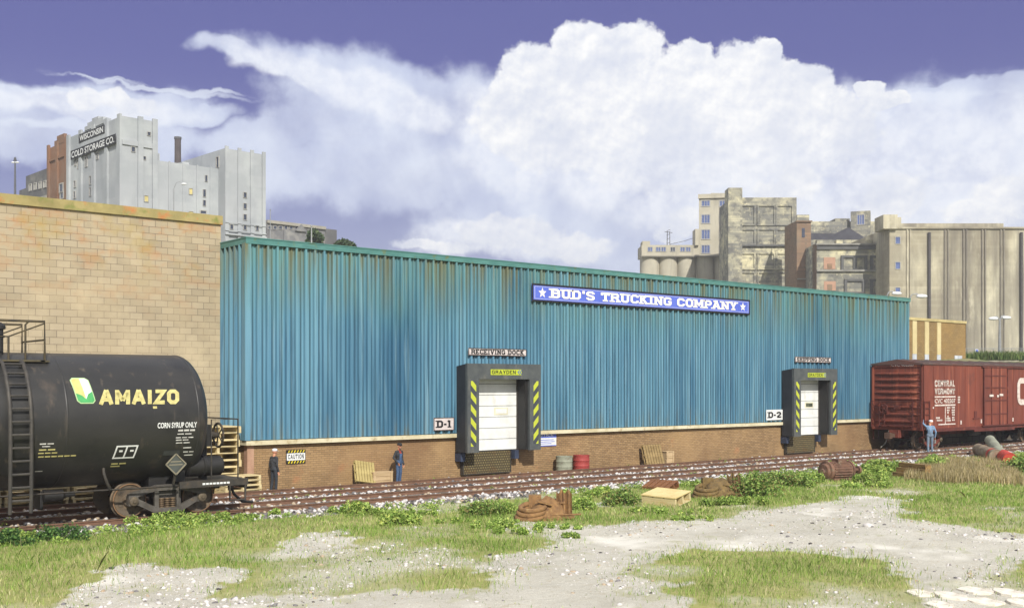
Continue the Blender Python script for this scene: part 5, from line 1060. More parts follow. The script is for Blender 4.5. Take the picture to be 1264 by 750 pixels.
        mb = MB(); mb.beam((sx * 7.0, 0, .92), (sx * 7.5, 0, .92), .18, .18); mb.box(min(sx * 7.45, sx * 7.78), max(sx * 7.45, sx * 7.78), -.15, .15, .76, 1.07); mb.build('coupler', mat('coupler_rust', (88, 66, 52), None, 4, .85), c)
        mb = MB(); mb.tube([(sx * 7.2, -.5, .95), (sx * 7.35, -.52, .6), (sx * 7.6, -.55, .36), (sx * 7.95, -.57, .32)], .045, 8); mb.build('air_hose', BLACK, c, smooth=60)
    mb = MB(); mb.lathe((5.55, -.98, 1.55), (1, 0, 0), [(0, .06), (.02, .24), (.08, .30), (.5, .30), (.52, .325), (.60, .325), (.62, .30), (1.1, .30), (1.16, .24), (1.18, .06)], 20); mb.build('air_reservoir', BLACK, c, smooth=40)
    mb = MB(); mb.torus((6.78, -.62, 2.45), (1, -.0, 0), .36, .035, 24, 8); [mb.tube([(6.78, -.62, 2.45), (6.78, -.62 + .36 * math.cos(a), 2.45 + .36 * math.sin(a))], .022, 6) for a in [2 * PI * k / 5 for k in range(5)]]; mb.lathe((6.46, -.62, 2.45), (1, 0, 0), [(0, .14), (.34, .07)], 10); wh = mb.build('brake_wheel', DARKSTEEL, c, smooth=60)
    mb = MB(); mb.box(6.18, 6.46, -.85, -.25, 2.12, 2.78); mb.box(6.22, 6.40, -.66, -.44, 1.14, 2.12); mb.build('brake_gear', BLACK, c)
    # placard holder, running pipe, outlet valve, brake rigging
    a, _ = hit(217, 573); pc = pl(217, 572.5, Y0 - 1.62); lx, lz = pc[0] - X0, pc[1]; mb = MB(); q = .30
    mb.add([(lx, -1.62, lz + q), (lx + q, -1.62, lz), (lx, -1.62, lz - q), (lx - q, -1.62, lz), (lx, -1.58, lz + q), (lx + q, -1.58, lz), (lx, -1.58, lz - q), (lx - q, -1.58, lz)], [(0,1,2,3),(7,6,5,4),(0,4,5,1),(1,5,6,2),(2,6,7,3),(3,7,4,0)]); pp = mb.build('placard', mat('placard_grey', (74, 78, 74), (62, 66, 64), 4, .6), c)
    mb = MB(); [mb.beam((lx + q * math.cos(k * PI / 2), -1.635, lz + q * math.sin(k * PI / 2)), (lx + q * math.cos((k + 1) * PI / 2), -1.635, lz + q * math.sin((k + 1) * PI / 2)), .035, .035) for k in range(4)]; mb.box(lx - .16, lx + .16, -1.63, -1.62, lz + .06, lz + .09); mb.box(lx - .2, lx + .2, -1.63, -1.62, lz - .03, lz + .0); mb.build('placard_frame', mat('placard_edge', (132, 126, 106), None, 3, .6), pp)
    mb = MB(); mb.beam((lx, -1.57, lz - .25), (lx, -1.44, 1.10), .06, .06); mb.build('placard_post', DARKSTEEL, c)
    mb = MB()
    for sy in (-1, 1): mb.tube([(-5.2, sy * 1.36, 1.04), (5.2, sy * 1.36, 1.04)], .03, 6)
    mb.build('running_pipe', DARKSTEEL, c, smooth=60)
    mb = MB(); mb.tube([(3.05, -1.30, 1.72), (3.02, -1.44, 1.5), (3.10, -1.46, 1.25), (3.22, -1.37, 1.05)], .045, 7); mb.build('grab_pipe', DARKSTEEL, c, smooth=60)
    mb = MB(); mb.lathe((0, 0, 1.15), (0, 0, -1), [(0, .30), (.25, .30), (.3, .2), (.55, .2), (.56, .26), (.66, .26)], 14); mb.build('outlet_valve', BLACK, c, smooth=40)
    mb = MB(); mb.lathe((1.55, -.75, .92), (1, 0, 0), [(0, .1), (.04, .17), (.55, .17), (.62, .08), (.9, .05)], 14); mb.box(1.5, 1.58, -.8, -.2, .55, 1.06); mb.beam((1.75, -.75, .98), (1.75, -.3, 1.02), .08, .08); mb.build('brake_cylinder', BLACK, c, smooth=40)
    for x in (-5.0, 5.0): truck(c, x, colour=mat('truck_steel', (92, 88, 82), (72, 68, 62), 5, .7, .1, bump=.15, bscale=40, spots=[((112, 92, 70), 4, .60, .76)]))
    mb = MB(); [mb.box(5.9 + .11 * k, 5.9 + .11 * k + .085, -1.476, -1.4705, 1.03, 1.085) for k in range(8)]; mb.build('sill_stencil', WHITE, c)
tank_car()

OX = mat('boxcar_red', (122, 60, 44), (104, 50, 38), 1.0, .65, bump=.06, bscale=20, stretch=(1, 1, .25), spots=[((92, 42, 34), 1.6, .52, .72, (2, 2, .12)), ((164, 96, 70), 1.6, .55, .72, (2, 2, .08)), ((74, 44, 38), 2.4, .60, .74, (2, 2, .06)), ((70, 42, 36), .6, .58, .74)])
OXD = mat('boxcar_dark_red', (96, 42, 34), (78, 38, 32), 2, .75, spots=[((128, 66, 46), 3, .56, .72)])
def boxcar():
    X0, Y0 = 40.75, T1 - .03; Lb = 17.1; hw = 1.66; zb, zt_ = 1.34, 5.17
    c = empty('boxcar', (X0 + Lb / 2, Y0, 0), 0, 'rust red boxcar with white lettering and ribbed end, on the far track', 'boxcar'); h = Lb / 2
    mb = MB()
    for sy in (-1, 1): mb.box(-h + .06, h - .06, min(sy * (hw - .06), sy * hw), max(sy * (hw - .06), sy * hw), zb, zt_)
    mb.box(-h + .06, h - .06, -hw + .06, hw - .06, zb, zb + .08)
    mb.build('body', OX, c)
    for sx in (-1, 1):
        e = MB(); x = sx * h; n = 1
        vs = [(x - sx * .06, -hw, zb), (x - sx * .06, hw, zb), (x - sx * .06, hw, zt_), (x - sx * .06, 0, zt_ + .24), (x - sx * .06, -hw, zt_)]
        vs += [(x - sx * .13, p[1], p[2]) for p in vs]; e.add(vs, [(0,1,2,3,4), (9,8,7,6,5)] + [(i, (i + 1) % 5, 5 + (i + 1) % 5, 5 + i) for i in range(5)])
        for sy in (-1, 1): e.box(min(x, x - sx * .0605), max(x, x - sx * .0605), min(sy * hw * 1.002, sy * (hw - .10)), max(sy * hw * 1.002, sy * (hw - .10)), zb - .05, zt_)
        e.box(min(x, x - sx * .061), max(x, x - sx * .061), -hw + .1, hw - .1, zb - .05, zb + .14)
        e.add([(x, -hw, zt_ - .14), (x, hw, zt_ - .14), (x, hw, zt_ + .01), (x, 0, zt_ + .25), (x, -hw, zt_ + .01), (x - sx * .06, -hw, zt_ - .14), (x - sx * .06, hw, zt_ - .14), (x - sx * .06, hw, zt_ + .01), (x - sx * .06, 0, zt_ + .25), (x - sx * .06, -hw, zt_ + .01)], [(0,1,2,3,4), (9,8,7,6,5)] + [(i, (i + 1) % 5, 5 + (i + 1) % 5, 5 + i) for i in range(5)])
        eo = e.build('end_wall', OX, c)
        for z in (4.62, 4.25, 3.88, 3.51, 3.14, 2.66, 2.22, 1.80):
            r = MB(); r.lathe((x - sx * .06, -hw + .14, z), (0, 2 * hw - .28, 0), [(0, .015), (.07, .07), (.16, .10), (.84, .10), (.93, .07), (1, .015)], 14); r.build('end_rib', OX, eo, smooth=50)
        for ya, yb in ((-hw + .04, -hw + .56), (hw - .56, hw - .04)):
            l_ = MB(); xo = x + sx * .10
            for y in (ya, yb): l_.beam((xo, y, 1.42), (xo, y, 3.02), .05, .05); l_.beam((x - sx * .03, y, 2.98), (xo, y, 2.98), .05, .05); l_.beam((x - sx * .03, y, 1.5), (xo, y, 1.5), .05, .05)
            for k in range(5): l_.beam((xo, ya, 1.46 + k * .38), (xo, yb, 1.46 + k * .38), .04, .04)
            l_.build('ladder', OXD, c)
        b_ = MB(); b_.beam((x + sx * .12, -hw + .6, 3.0), (x + sx * .12, hw - .6, 3.0), .05, .05); b_.beam((x + sx * .14, -hw + .6, 1.55), (x + sx * .14, hw - .6, 1.55), .22, .05)
        for y in (-.5, .5): b_.beam((x - sx * .03, y, 1.5), (x + sx * .14, y, 1.5), .05, .05); b_.beam((x - sx * .03, y, 3.0), (x + sx * .12, y, 3.0), .05, .05)
        b_.build('crossover_step', OXD, c)
        if sx < 0:
            yb = .75; w_ = MB(); w_.torus((x - .22, yb, 2.56), (1, 0, 0), .28, .028, 22, 7); [w_.tube([(x - .22, yb, 2.56), (x - .22, yb + .28 * math.cos(a), 2.56 + .28 * math.sin(a))], .02, 5) for a in [2 * PI * k / 5 for k in range(5)]]; w_.lathe((x - .05, yb, 2.56), (-1, 0, 0), [(0, .10), (.2, .05)], 8); w_.build('brake_wheel', OXD, c, smooth=60)
            g = MB(); g.box(x - .12, x - .02, yb - .16, yb + .16, 2.3, 2.8); g.beam((x - .1, yb, 1.5), (x - .1, yb, 2.3), .05, .05); g.box(x - .1, x - .02, -.25, .12, 2.52, 2.74); g.build('brake_gear', OXD, c)
        k_ = MB(); k_.box(min(x, x + sx * .34), max(x, x + sx * .34), -.3, .3, .84, 1.3); k_.build('draft_gear', REDRIM, c)
        k_ = MB(); k_.beam((x + sx * .3, 0, .98), (x + sx * .8, 0, .98), .2, .22); k_.box(min(x + sx * .75, x + sx * 1.05), max(x + sx * .75, x + sx * 1.05), -.18, .18, .8, 1.16); k_.build('coupler', mat('coupler_rust', (88, 66, 52)), c)
        k_ = MB(); k_.tube([(x + sx * .1, .45, 1.25), (x + sx * .2, .47, .8), (x + sx * .45, .5, .45), (x + sx * .9, .52, .26)], .04, 7); k_.build('air_hose', mat('hose_grey', (120, 116, 104), None, 4, .7), c, smooth=60)
        for sy in (-1, 1):
            s_ = MB(); xs0, xs1 = x - sx * .12, x - sx * .68; s_.tube([(xs0, sy * (hw - .02), zb), (xs0, sy * (hw - .02), .72), (xs1, sy * (hw - .02), .72), (xs1, sy * (hw - .02), zb)], .03, 6); s_.build('step', OXD, c, smooth=60)
            l_ = MB()
            for xx in (xs0, xs1): l_.beam((xx, sy * (hw + .06), 1.45), (xx, sy * (hw + .06), 3.02), .05, .05)
            for k in range(5): l_.beam((xs0, sy * (hw + .06), 1.5 + k * .37), (xs1, sy * (hw + .06), 1.5 + k * .37), .04, .04)
            for z in (1.5, 2.98):
                for xx in (xs0, xs1): l_.beam((xx, sy * hw, z), (xx, sy * (hw + .06), z), .04, .04)
            l_.build('ladder', OXD, c)
    r = MB(); ov = .06; vs = []
    for x in (-h - .04, h + .04): vs += [(x, -hw - ov, zt_ - .02), (x, -hw - ov, zt_ + .06), (x, 0, zt_ + .31), (x, hw + ov, zt_ + .06), (x, hw + ov, zt_ - .02)]
    r.add(vs, [(0,1,2,3,4), (9,8,7,6,5)] + [(i, (i + 1) % 5, 5 + (i + 1) % 5, 5 + i) for i in range(5)]); ro = r.build('roof', mat('roof_grey_red', (96, 62, 54), (78, 70, 66), 1, .85), c)
    for k in range(13): x = -h + .7 + k * (Lb - 1.4) / 12; rs = MB(); rs.beam((x, -hw, zt_ + .085), (x, 0, zt_ + .325), .05, .03); rs.beam((x, hw, zt_ + .085), (x, 0, zt_ + .325), .05, .03); rs.build('roof_seam', mat('roof_grey_red', (96, 62, 54)), ro)
    for sy in (-1, 1):
        y = sy * hw; sg = MB()
        for k in range(1, 14): x = -h + k * Lb / 14; (abs(x) < 1.75) or sg.box(x - .025, x + .025, min(y, y + sy * .018), max(y, y + sy * .018), zb + .12, zt_ - .1)
        sg.build('side_seam', OX, c)
        si = MB(); si.box(-h + .75, h - .75, min(y, y + sy * .03), max(y, y + sy * .03), zb - .14, zb + .06); si.box(-2.6, 2.6, min(y, y + sy * .028), max(y, y + sy * .028), zb - .26, zb - .143); si.build('side_sill', OXD, c)
        d = MB(); d.box(-1.50, 1.50, min(y + sy * .02, y + sy * .075), max(y + sy * .02, y + sy * .075), zb + .12, zt_ - .14); do = d.build('door', OX, c)
        d = MB()
        for x in (-1.5, -.55, .5, 1.5): d.box(x - .04, x + .04, min(y + sy * .0755, y + sy * .12), max(y + sy * .0755, y + sy * .12), zb + .13, zt_ - .15)
        for z in (2.1, 2.95, 3.75, 4.5): d.box(-1.46, 1.46, min(y + sy * .0755, y + sy * .105), max(y + sy * .0755, y + sy * .105), z, z + .07)
        d.build('door_bar', OXD, do)
        d = MB(); d.box(-1.7, 4.9, min(y, y + sy * .11), max(y, y + sy * .11), zt_ - .13, zt_ - .04); d.build('door_track', OXD, c); d = MB(); d.box(-1.7, 4.9, min(y, y + sy * .13), max(y, y + sy * .13), zb + .04, zb + .115); d.build('door_track', OXD, c)
        d = MB(); d.box(-2.75, -2.0, min(y, y + sy * .05), max(y, y + sy * .05), 1.85, 1.93); d.box(-2.6, -2.3, min(y, y + sy * .04), max(y, y + sy * .04), 1.931, 2.35); d.build('tack_board', OXD, c)
    yl = -hw - .0195; fn = lambda a, b, l=0: (a, yl - l, b); O = X0 + h
    def L_(px, py): p = pl(px, py, Y0 - hw); return p[0] - O, p[1]
    def word(txt, x0, y0, x1, hpx, heavy=None):
        a, b = L_(x0, y0); a2, _ = L_(x1, y0); _, bt = L_(x0, y0 - hpx); mb = MB(); put_sans(mb, txt, fn, a, b, a2 - a, bt - b, heavy=heavy); mb.build('lettering', CW, c, fix=False)
    CW = mat('chalky_white', (214, 206, 198), (176, 158, 148), 7, .75)
    word('CENTRAL', 1153.5, 477, 1178.5, 8, .23); word('VERMONT', 1153.5, 486.5, 1178.5, 7.5, .23); word('CVC 402307', 1153.5, 497.3, 1179, 5.2)
    mb = MB()
    for x0, x1, y, t in ((1153.5, 1179, 489.6, .09), (1153.5, 1179, 500, .09), (1158, 1179, 523.6, .07)): a, z = L_(x0, y); a2, _ = L_(x1, y); mb.box(a, a2, yl - .002, yl + .004, z - t / 2, z + t / 2)
    a, z = L_(1166.5, 502); _, z2 = L_(1166.5, 522.5); mb.box(a - .035, a + .035, yl - .002, yl + .004, z2, z); mb.build('rule_line', CW, c)
    mb = MB()
    for x0, x1, y in ((1168.5, 1173, 502.8), (1174.5, 1178.5, 502.5), (1168.5, 1172, 506), (1174.5, 1178.5, 505.8), (1169, 1171, 509), (1174.5, 1178.5, 508.6), (1175, 1178.5, 511.5), (1169, 1171, 513.5), (1155, 1160, 515.5), (1168, 1173, 516), (1175, 1178, 515), (1156, 1163, 518.5), (1168, 1173.5, 518.8), (1175, 1178.5, 518), (1151, 1153, 503), (1182, 1185, 490), (1182, 1185, 493), (1182, 1185, 496)):
        a, z = L_(x0, y); a2, _ = L_(x1, y); n_ = max(1, int((a2 - a) / .12))
        for i in range(n_): q = (a2 - a) / n_; mb.box(a + q * i, a + q * (i + .75), yl - .002, yl + .004, z - .05, z + .05)
    mb.build('data_lines', CW, c)
    mb = MB()
    for x0, x1, y in ((1219, 1224, 488), (1228.5, 1230.5, 488.5), (1231.5, 1236, 487)): a, z = L_(x0, y); a2, _ = L_(x1, y); mb.box(a, a2, -hw - .128, -hw - .121, z - .07, z + .07)
    for x, y in ((1186, 521), (1211, 519.5), (1250, 517.5)): a, z = L_(x, y); mb.box(a - .07, a + .07, yl - .002, yl + .004, z - .12, z + .12)
    mb.build('door_marks', CW, c)
    # big rounded emblem letter at the right
    a, zt2 = L_(1255.5, 466); _, zb2 = L_(1255.5, 499.5); t = .36; H2 = zt2 - zb2; pts = [(2.0, H2 - t / 2)] + [(t / 2 + .32 + .32 * math.cos(q), H2 - t / 2 - .32 + .32 * math.sin(q)) for q in [PI / 2 + PI / 2 * k / 5 for k in range(6)]] + [(t / 2 + .32 + .32 * math.cos(q), t / 2 + .32 + .32 * math.sin(q)) for q in [PI + PI / 2 * k / 5 for k in range(6)]] + [(2.0, t / 2)]
    lf, rt = [], []
    for i, p in enumerate(pts):
        p = Vector(p); d1_ = (Vector(pts[min(i + 1, len(pts) - 1)]) - Vector(pts[max(i - 1, 0)])).normalized(); nn = Vector((-d1_.y, d1_.x)); lf.append(p + nn * t / 2); rt.append(p - nn * t / 2)
    mb = MB(); mb.add([fn(a + p.x, zb2 + p.y) for p in lf + rt], [(i, i + 1, len(pts) + i + 1, len(pts) + i) for i in range(len(pts) - 1)]); mb.build('emblem_letter', CW, c, fix=False)
    mb = MB(); put_sans(mb, 'CVC 402307', lambda a_, b_, l: (-h - .004, .35 - a_, b_), 0, zt_ - .10, 1.5, .15); mb.build('end_number', CW, c, fix=False)
    mb = MB(); mb.box(-h + .2, h - .2, -.28, .28, .9, 1.339); mb.build('centre_sill', REDRIM, c)
    mb = MB(); mb.lathe((-1.6, -.8, 1.0), (1, 0, 0), [(0, .08), (.05, .22), (1.1, .22), (1.15, .08)], 14); mb.box(.2, .7, -1.0, -.5, .8, 1.3); mb.build('air_reservoir', DARKSTEEL, c, smooth=40)
    for x in (-h + 1.95, h - 1.95): truck(c, x, r=.52, base=1.0, colour=REDRIM)
boxcar()

# ------------------------------------------------------------------ people
SKIN = mat('skin', (196, 142, 112), (182, 126, 98), 8, .6)
def person(name_label, loc, rz, H_, J, tags, mats, extra, group=None):
    """one continuous body: tapered capsules along the joints J, fused by a voxel remesh; every face takes the clothing of its nearest limb."""
    k = H_ / 1.78; root = empty('person', (loc[0], loc[1], loc[2]), rz, name_label, 'person', group)
    caps = [(Vector(a) * k, Vector(b) * k, r0 * k, r1 * k, t) for a, b, r0, r1, t in J]
    mb = MB()
    for a, b, r0, r1, t in caps:
        d = b - a; L0 = d.length
        if L0 < 1e-5: mb.ball(a, r0, 0, 14, 10); continue
        n = 6; prof = [(-r0 * math.cos(PI / 2 * i / n) / L0, r0 * math.sin(PI / 2 * i / n) + 1e-4) for i in range(n)] + [(0, r0), (1, r1)] + [(1 + r1 * math.sin(PI / 2 * i / n) / L0, r1 * math.cos(PI / 2 * i / n) + 1e-4) for i in range(1, n + 1)]
        mb.lathe(a, d, prof, 14)
    o = mb.build('body', mats, root)
    o.data.remesh_voxel_size = .0085 * k
    md = o.modifiers.new('r', 'REMESH'); md.mode = 'VOXEL'; md.voxel_size = .0085 * k
    ms = o.modifiers.new('s', 'SMOOTH'); ms.factor = .5; ms.iterations = 3
    dg = bpy.context.evaluated_depsgraph_get(); me = bpy.data.meshes.new_from_object(o.evaluated_get(dg)); o.modifiers.clear(); o.data = me
    me.materials.clear(); [me.materials.append(m_) for m_ in mats]
    n = len(me.polygons); cen = np.zeros(n * 3); me.polygons.foreach_get('center', cen); cen = cen.reshape(-1, 3); best = np.full(n, 1e9); mi = np.zeros(n, np.int32)
    for a, b, r0, r1, t in caps:
        A, B = np.array(a), np.array(b); d = B - A; L2 = max(d @ d, 1e-9); u = np.clip((cen - A) @ d / L2, 0, 1); dist = np.linalg.norm(cen - A - u[:, None] * d, axis=1) - (r0 + (r1 - r0) * u); w = dist < best; best[w] = dist[w]; mi[w] = tags[t]
    if extra: mi = extra(cen / k, mi)
    me.polygons.foreach_set('material_index', mi.astype(np.int32)); me.shade_smooth(); return root, k
def hand(w, d, side, curl=.35, palm_n=None):         # palm, four unequal bent fingers and a side thumb, from the wrist w along d
    w = Vector(w); d = Vector(d).normalized(); s = Vector(side); s = (s - d * s.dot(d)).normalized(); nrm = d.cross(s); out = []
    out.append((w, w + d * .035, .026, .026, 'hand'))
    for i, (off, ln) in enumerate(((-.030, .066), (-.010, .078), (.010, .074), (.029, .058))):
        k0 = w + d * .02 + s * off * .6; k1 = w + d * .090 + s * off; k2 = k1 + (d * math.cos(curl) + nrm * math.sin(curl)) * ln * .55; k3 = k2 + (d * math.cos(curl * 2.3) + nrm * math.sin(curl * 2.3)) * ln * .45
        out += [(k0, k1, .016, .0115, 'hand'), (k1, k2, .0105, .0095, 'hand'), (k2, k3, .0095, .0085, 'hand')]
    t0 = w + d * .03 - s * .022; t1 = t0 + (d * .75 - s * .62 + nrm * .25).normalized() * .045; t2 = t1 + (d * .95 - s * .15 + nrm * .35).normalized() * .032
    return out + [(t0, t1, .015, .0125, 'hand'), (t1, t2, .0125, .010, 'hand')]
def head(c, f, up=(0, 0, 1)):                        # skull, jaw, nose, ears, neck stays separate; f = facing
    c = Vector(c); f = Vector(f).normalized(); u = Vector(up).normalized(); s = f.cross(u).normalized()
    return [(c + u * .03 - f * .015, c + u * .03 + f * .02, .092, .088, 'head'), (c - u * .03 + f * .03, c - u * .072 + f * .055, .068, .045, 'head'), (c + f * .105 + u * .012, c + f * .125 - u * .012, .012, .017, 'head'),
            (c + s * .088 - u * .005, c + s * .092 + u * .03, .014, .016, 'head'), (c - s * .088 - u * .005, c - s * .092 + u * .03, .014, .016, 'head'), (c + f * .088 - u * .045 - s * .02, c + f * .088 - u * .045 + s * .02, .012, .012, 'lips'),
            (c + f * .088 + u * .048 - s * .045, c + f * .095 + u * .05 - s * .015, .010, .010, 'brow'), (c + f * .088 + u * .048 + s * .045, c + f * .095 + u * .05 + s * .015, .010, .010, 'brow')]
def eyes(root, k, c, f):
    c = Vector(c) * k; f = Vector(f).normalized(); s = f.cross(Vector((0, 0, 1))).normalized()
    for q in (-1, 1): MB().ball(c + (f * .096 + s * q * .033 + Vector((0, 0, .024))) * k, .011 * k, 0, 8, 6).build('eye', INK, root, smooth=80)
def cap(root, k, c, f, m_, brim=True, tilt=0.0):
    c = Vector(c) * k; f = Vector(f).normalized(); up = (Vector((0, 0, 1)) + f * tilt).normalized(); mb = MB()
    b = c + Vector((0, 0, .055 * k)); mb.lathe(b, up, [(0, .108 * k), (.03 * k, .112 * k), (.065 * k, .108 * k), (.09 * k, .08 * k), (.10 * k, .02 * k)], 18)
    if brim:
        s = f.cross(up).normalized(); pts = [b + f * (.085 * k) + s * (x * k) for x in (-.085, .085)] + [b + f * (.16 * k) - up * .015 * k + s * (x * k) for x in (.06, .02, -.02, -.06)]
        mb.add(pts + [p + up * .012 * k for p in pts], [(0,1,2,3,4,5), (11,10,9,8,7,6)] + [(i, (i + 1) % 6, 6 + (i + 1) % 6, 6 + i) for i in range(6)])
    mb.build('cap', m_, root, smooth=50)
def V3(*a): return Vector(a)
def standing(f_head=(0, 1, 0), arm_l=None, arm_r=None, lean=0.0, step=.0):
    """upright figure facing +Y (x = the figure's right is +X when facing +Y), 1.78 m."""
    h = 1.78; J = []
    for s in (-1, 1):
        y = step * s; hip = V3(s * .095, 0, .93); knee = V3(s * .11, y * .5 + .015, .50); ank = V3(s * .115, y - .03, .085)
        J += [(hip, knee, .092, .066, 'leg'), (knee, ank, .064, .058, 'leg'), (ank + V3(0, -.015, -.03), ank + V3(s * .02, .16, -.045), .046, .038, 'shoe')]
    c = V3(0, lean * .5, 1.22); n = V3(0, lean, 1.47)
    J += [(V3(-.065, 0, .95), V3(.065, 0, .95), .125, .125, 'leg'), (V3(0, 0, 1.0), c, .132, .15, 'torso'), (V3(-.075, lean * .6, 1.29), V3(.075, lean * .6, 1.29), .125, .125, 'torso'), (V3(-.13, lean, 1.41), V3(.13, lean, 1.41), .075, .075, 'torso'),
          (n, n + V3(0, .02, .10), .056, .054, 'neck')]
    return J, n + V3(0, .035, .175)
def arm(sh, el, wr, r=.055): return [(V3(*sh), V3(*el), r, r * .82, 'sleeve'), (V3(*el), V3(*wr), r * .82, r * .66, 'sleeve')]
JACK = mat('charcoal_cloth', (44, 46, 50), (56, 57, 60), 5, .85, bump=.2, bscale=40); NAVY = mat('dark_trousers', (52, 56, 62), (42, 46, 52), 5, .85, bump=.2, bscale=40); SHOE = mat('boot_leather', (48, 38, 32), None, 6, .6)
DENIM = mat('denim', (54, 76, 108), (70, 92, 122), 7, .85, bump=.2, bscale=50); CHAM = mat('light_blue_shirt', (106, 134, 164), (122, 148, 174), 7, .85, bump=.2, bscale=40); GTRS = mat('blue_grey_overalls', (96, 112, 130), (112, 126, 140), 7, .85, bump=.2, bscale=40)
REDS = mat('red_shirt', (150, 56, 44), None, 6, .8); WCAP = mat('white_cap', (220, 222, 224), (196, 200, 204), 8, .8); BCAP = mat('black_cap', (40, 40, 42), None, 8, .8); HAIR = mat('dark_hair', (60, 46, 38), None, 9, .7); BEARD = mat('grey_beard', (120, 108, 98), None, 9, .9)
PM = [SKIN, JACK, NAVY, SHOE, HAIR, BCAP, REDS, DENIM, CHAM, GTRS]
# man in white cap, standing sideways by the wall
J, hc = standing(step=.03); J += head(hc, (0, 1, 0))
for s in (-1, 1): wr = (s * .225, .05, .86); J += arm((s * .19, 0, 1.41), (s * .235, -.04, 1.12), wr); J += hand(wr, (0, .10, -1), (0, 1, 0), .3)
tg = dict(leg=2, shoe=3, torso=1, neck=0, head=0, lips=0, brow=4, sleeve=1, hand=0)
r_, k_ = person('worker in a white cap and dark jacket, standing sideways near the caution sign', (.76, -.62, 0), R(-78), 1.60, J, tg, PM, None)
cap(r_, k_, hc, (0, 1, 0), WCAP); eyes(r_, k_, hc, (0, 1, 0))
# man in overalls facing the yard
def bib(c, mi):
    m_ = mi.copy(); b = (np.abs(c[:, 0]) < .085) & (c[:, 1] > .0) & (c[:, 2] > .98) & (c[:, 2] < 1.34) & (mi == 1); m_[b] = 7; t = (np.abs(c[:, 0]) < .06) & (c[:, 1] > .02) & (c[:, 2] >= 1.34) & (c[:, 2] < 1.52) & ((mi == 1) | (mi == 0)); m_[t] = 6; return m_
J, hc = standing(step=.02); J += head(hc, (.3, 1, 0))
wr = (-.26, .06, .84); J += arm((-.19, 0, 1.41), (-.27, -.05, 1.12), wr, .060) + hand(wr, (.05, .1, -1), (0, 1, 0), .35)
wr = (.22, .12, .93); J += arm((.19, 0, 1.41), (.30, -.06, 1.16), wr, .060) + hand(wr, (-.5, .35, -.6), (0, 1, .2), .5)
tg2 = dict(tg); tg2['leg'] = 7
r_, k_ = person('worker in a black jacket over blue denim overalls, facing the tracks beside the crate', (6.28, -.66, 0), R(196), 1.62, J, tg2, PM, bib)
cap(r_, k_, hc, (.3, 1, 0), BCAP); eyes(r_, k_, hc, (.3, 1, 0))
mb = MB(); fq = V3(.3, 1, 0).normalized(); mb.lathe((hc + fq * .075 - V3(0, 0, .065)) * k_, (0, 0, -1), [(0, .05 * k_), (.03 * k_, .048 * k_), (.055 * k_, .02 * k_)], 12); mb.build('beard', BEARD, r_, smooth=60)
# man waving at the boxcar, seen from behind
J, hc = standing(step=.05, lean=.02); hc = hc + V3(.06, .02, -.02); J += [(V3(0, .02, 1.52), hc - V3(0, 0, .05), .05, .05, 'neck')]; J += head(hc, (.55, 1, 0))
wr = (-.33, .10, 1.86); J += arm((-.19, 0, 1.42), (-.37, .03, 1.60), wr) + hand(wr, (-.05, .05, 1), (1, 0, 0), .12)
wr = (.27, .06, .85); J += arm((.19, 0, 1.41), (.30, -.02, 1.12), wr) + hand(wr, (0, .1, -1), (0, 1, 0), .6)
def straps(c, mi):
    m_ = mi.copy(); b = (c[:, 1] < .03) & (np.abs(np.abs(c[:, 0]) - (c[:, 2] - 1.05) * .28 - .012) < .020) & (c[:, 2] > 1.05) & (c[:, 2] < 1.50) & (mi == 8); m_[b] = 9; b = (c[:, 1] < .05) & (np.abs(c[:, 0]) < .09) & (c[:, 2] < 1.10) & (mi == 8); m_[b] = 9; return m_
tg3 = dict(tg); tg3.update(torso=8, sleeve=8, leg=9)
p_ = pl(1148, 559, -3.93)
r_, k_ = person('railwayman in blue shirt and grey overalls seen from behind, one arm raised at the boxcar', (p_[0], -3.93, 0), R(-46), 1.93, J, tg3, PM, straps)
cap(r_, k_, hc, (.55, 1, 0), WCAP); eyes(r_, k_, hc, (.55, 1, 0))
ln = empty('hand_lamp', tuple(r_.matrix_basis @ (V3(.275, .08, .52) * k_)), 0, 'small tin lantern hanging from the railwayman\'s right hand', 'lantern')
mb = MB(); mb.lathe((0, 0, 0), (0, 0, 1), [(0, .06), (.03, .07), (.04, .05), (.14, .055), (.16, .07), (.2, .03)], 12); mb.build('case', mat('lamp_tin', (176, 176, 170), (140, 138, 130), 8, .4, .5), ln, smooth=40)
mb = MB(); mb.tube([(-.05, 0, .17), (-.05, 0, .25), (-.02, 0, .29), (.02, 0, .29), (.05, 0, .25), (.05, 0, .17)], .007, 5); mb.build('bail', DARKSTEEL, ln)

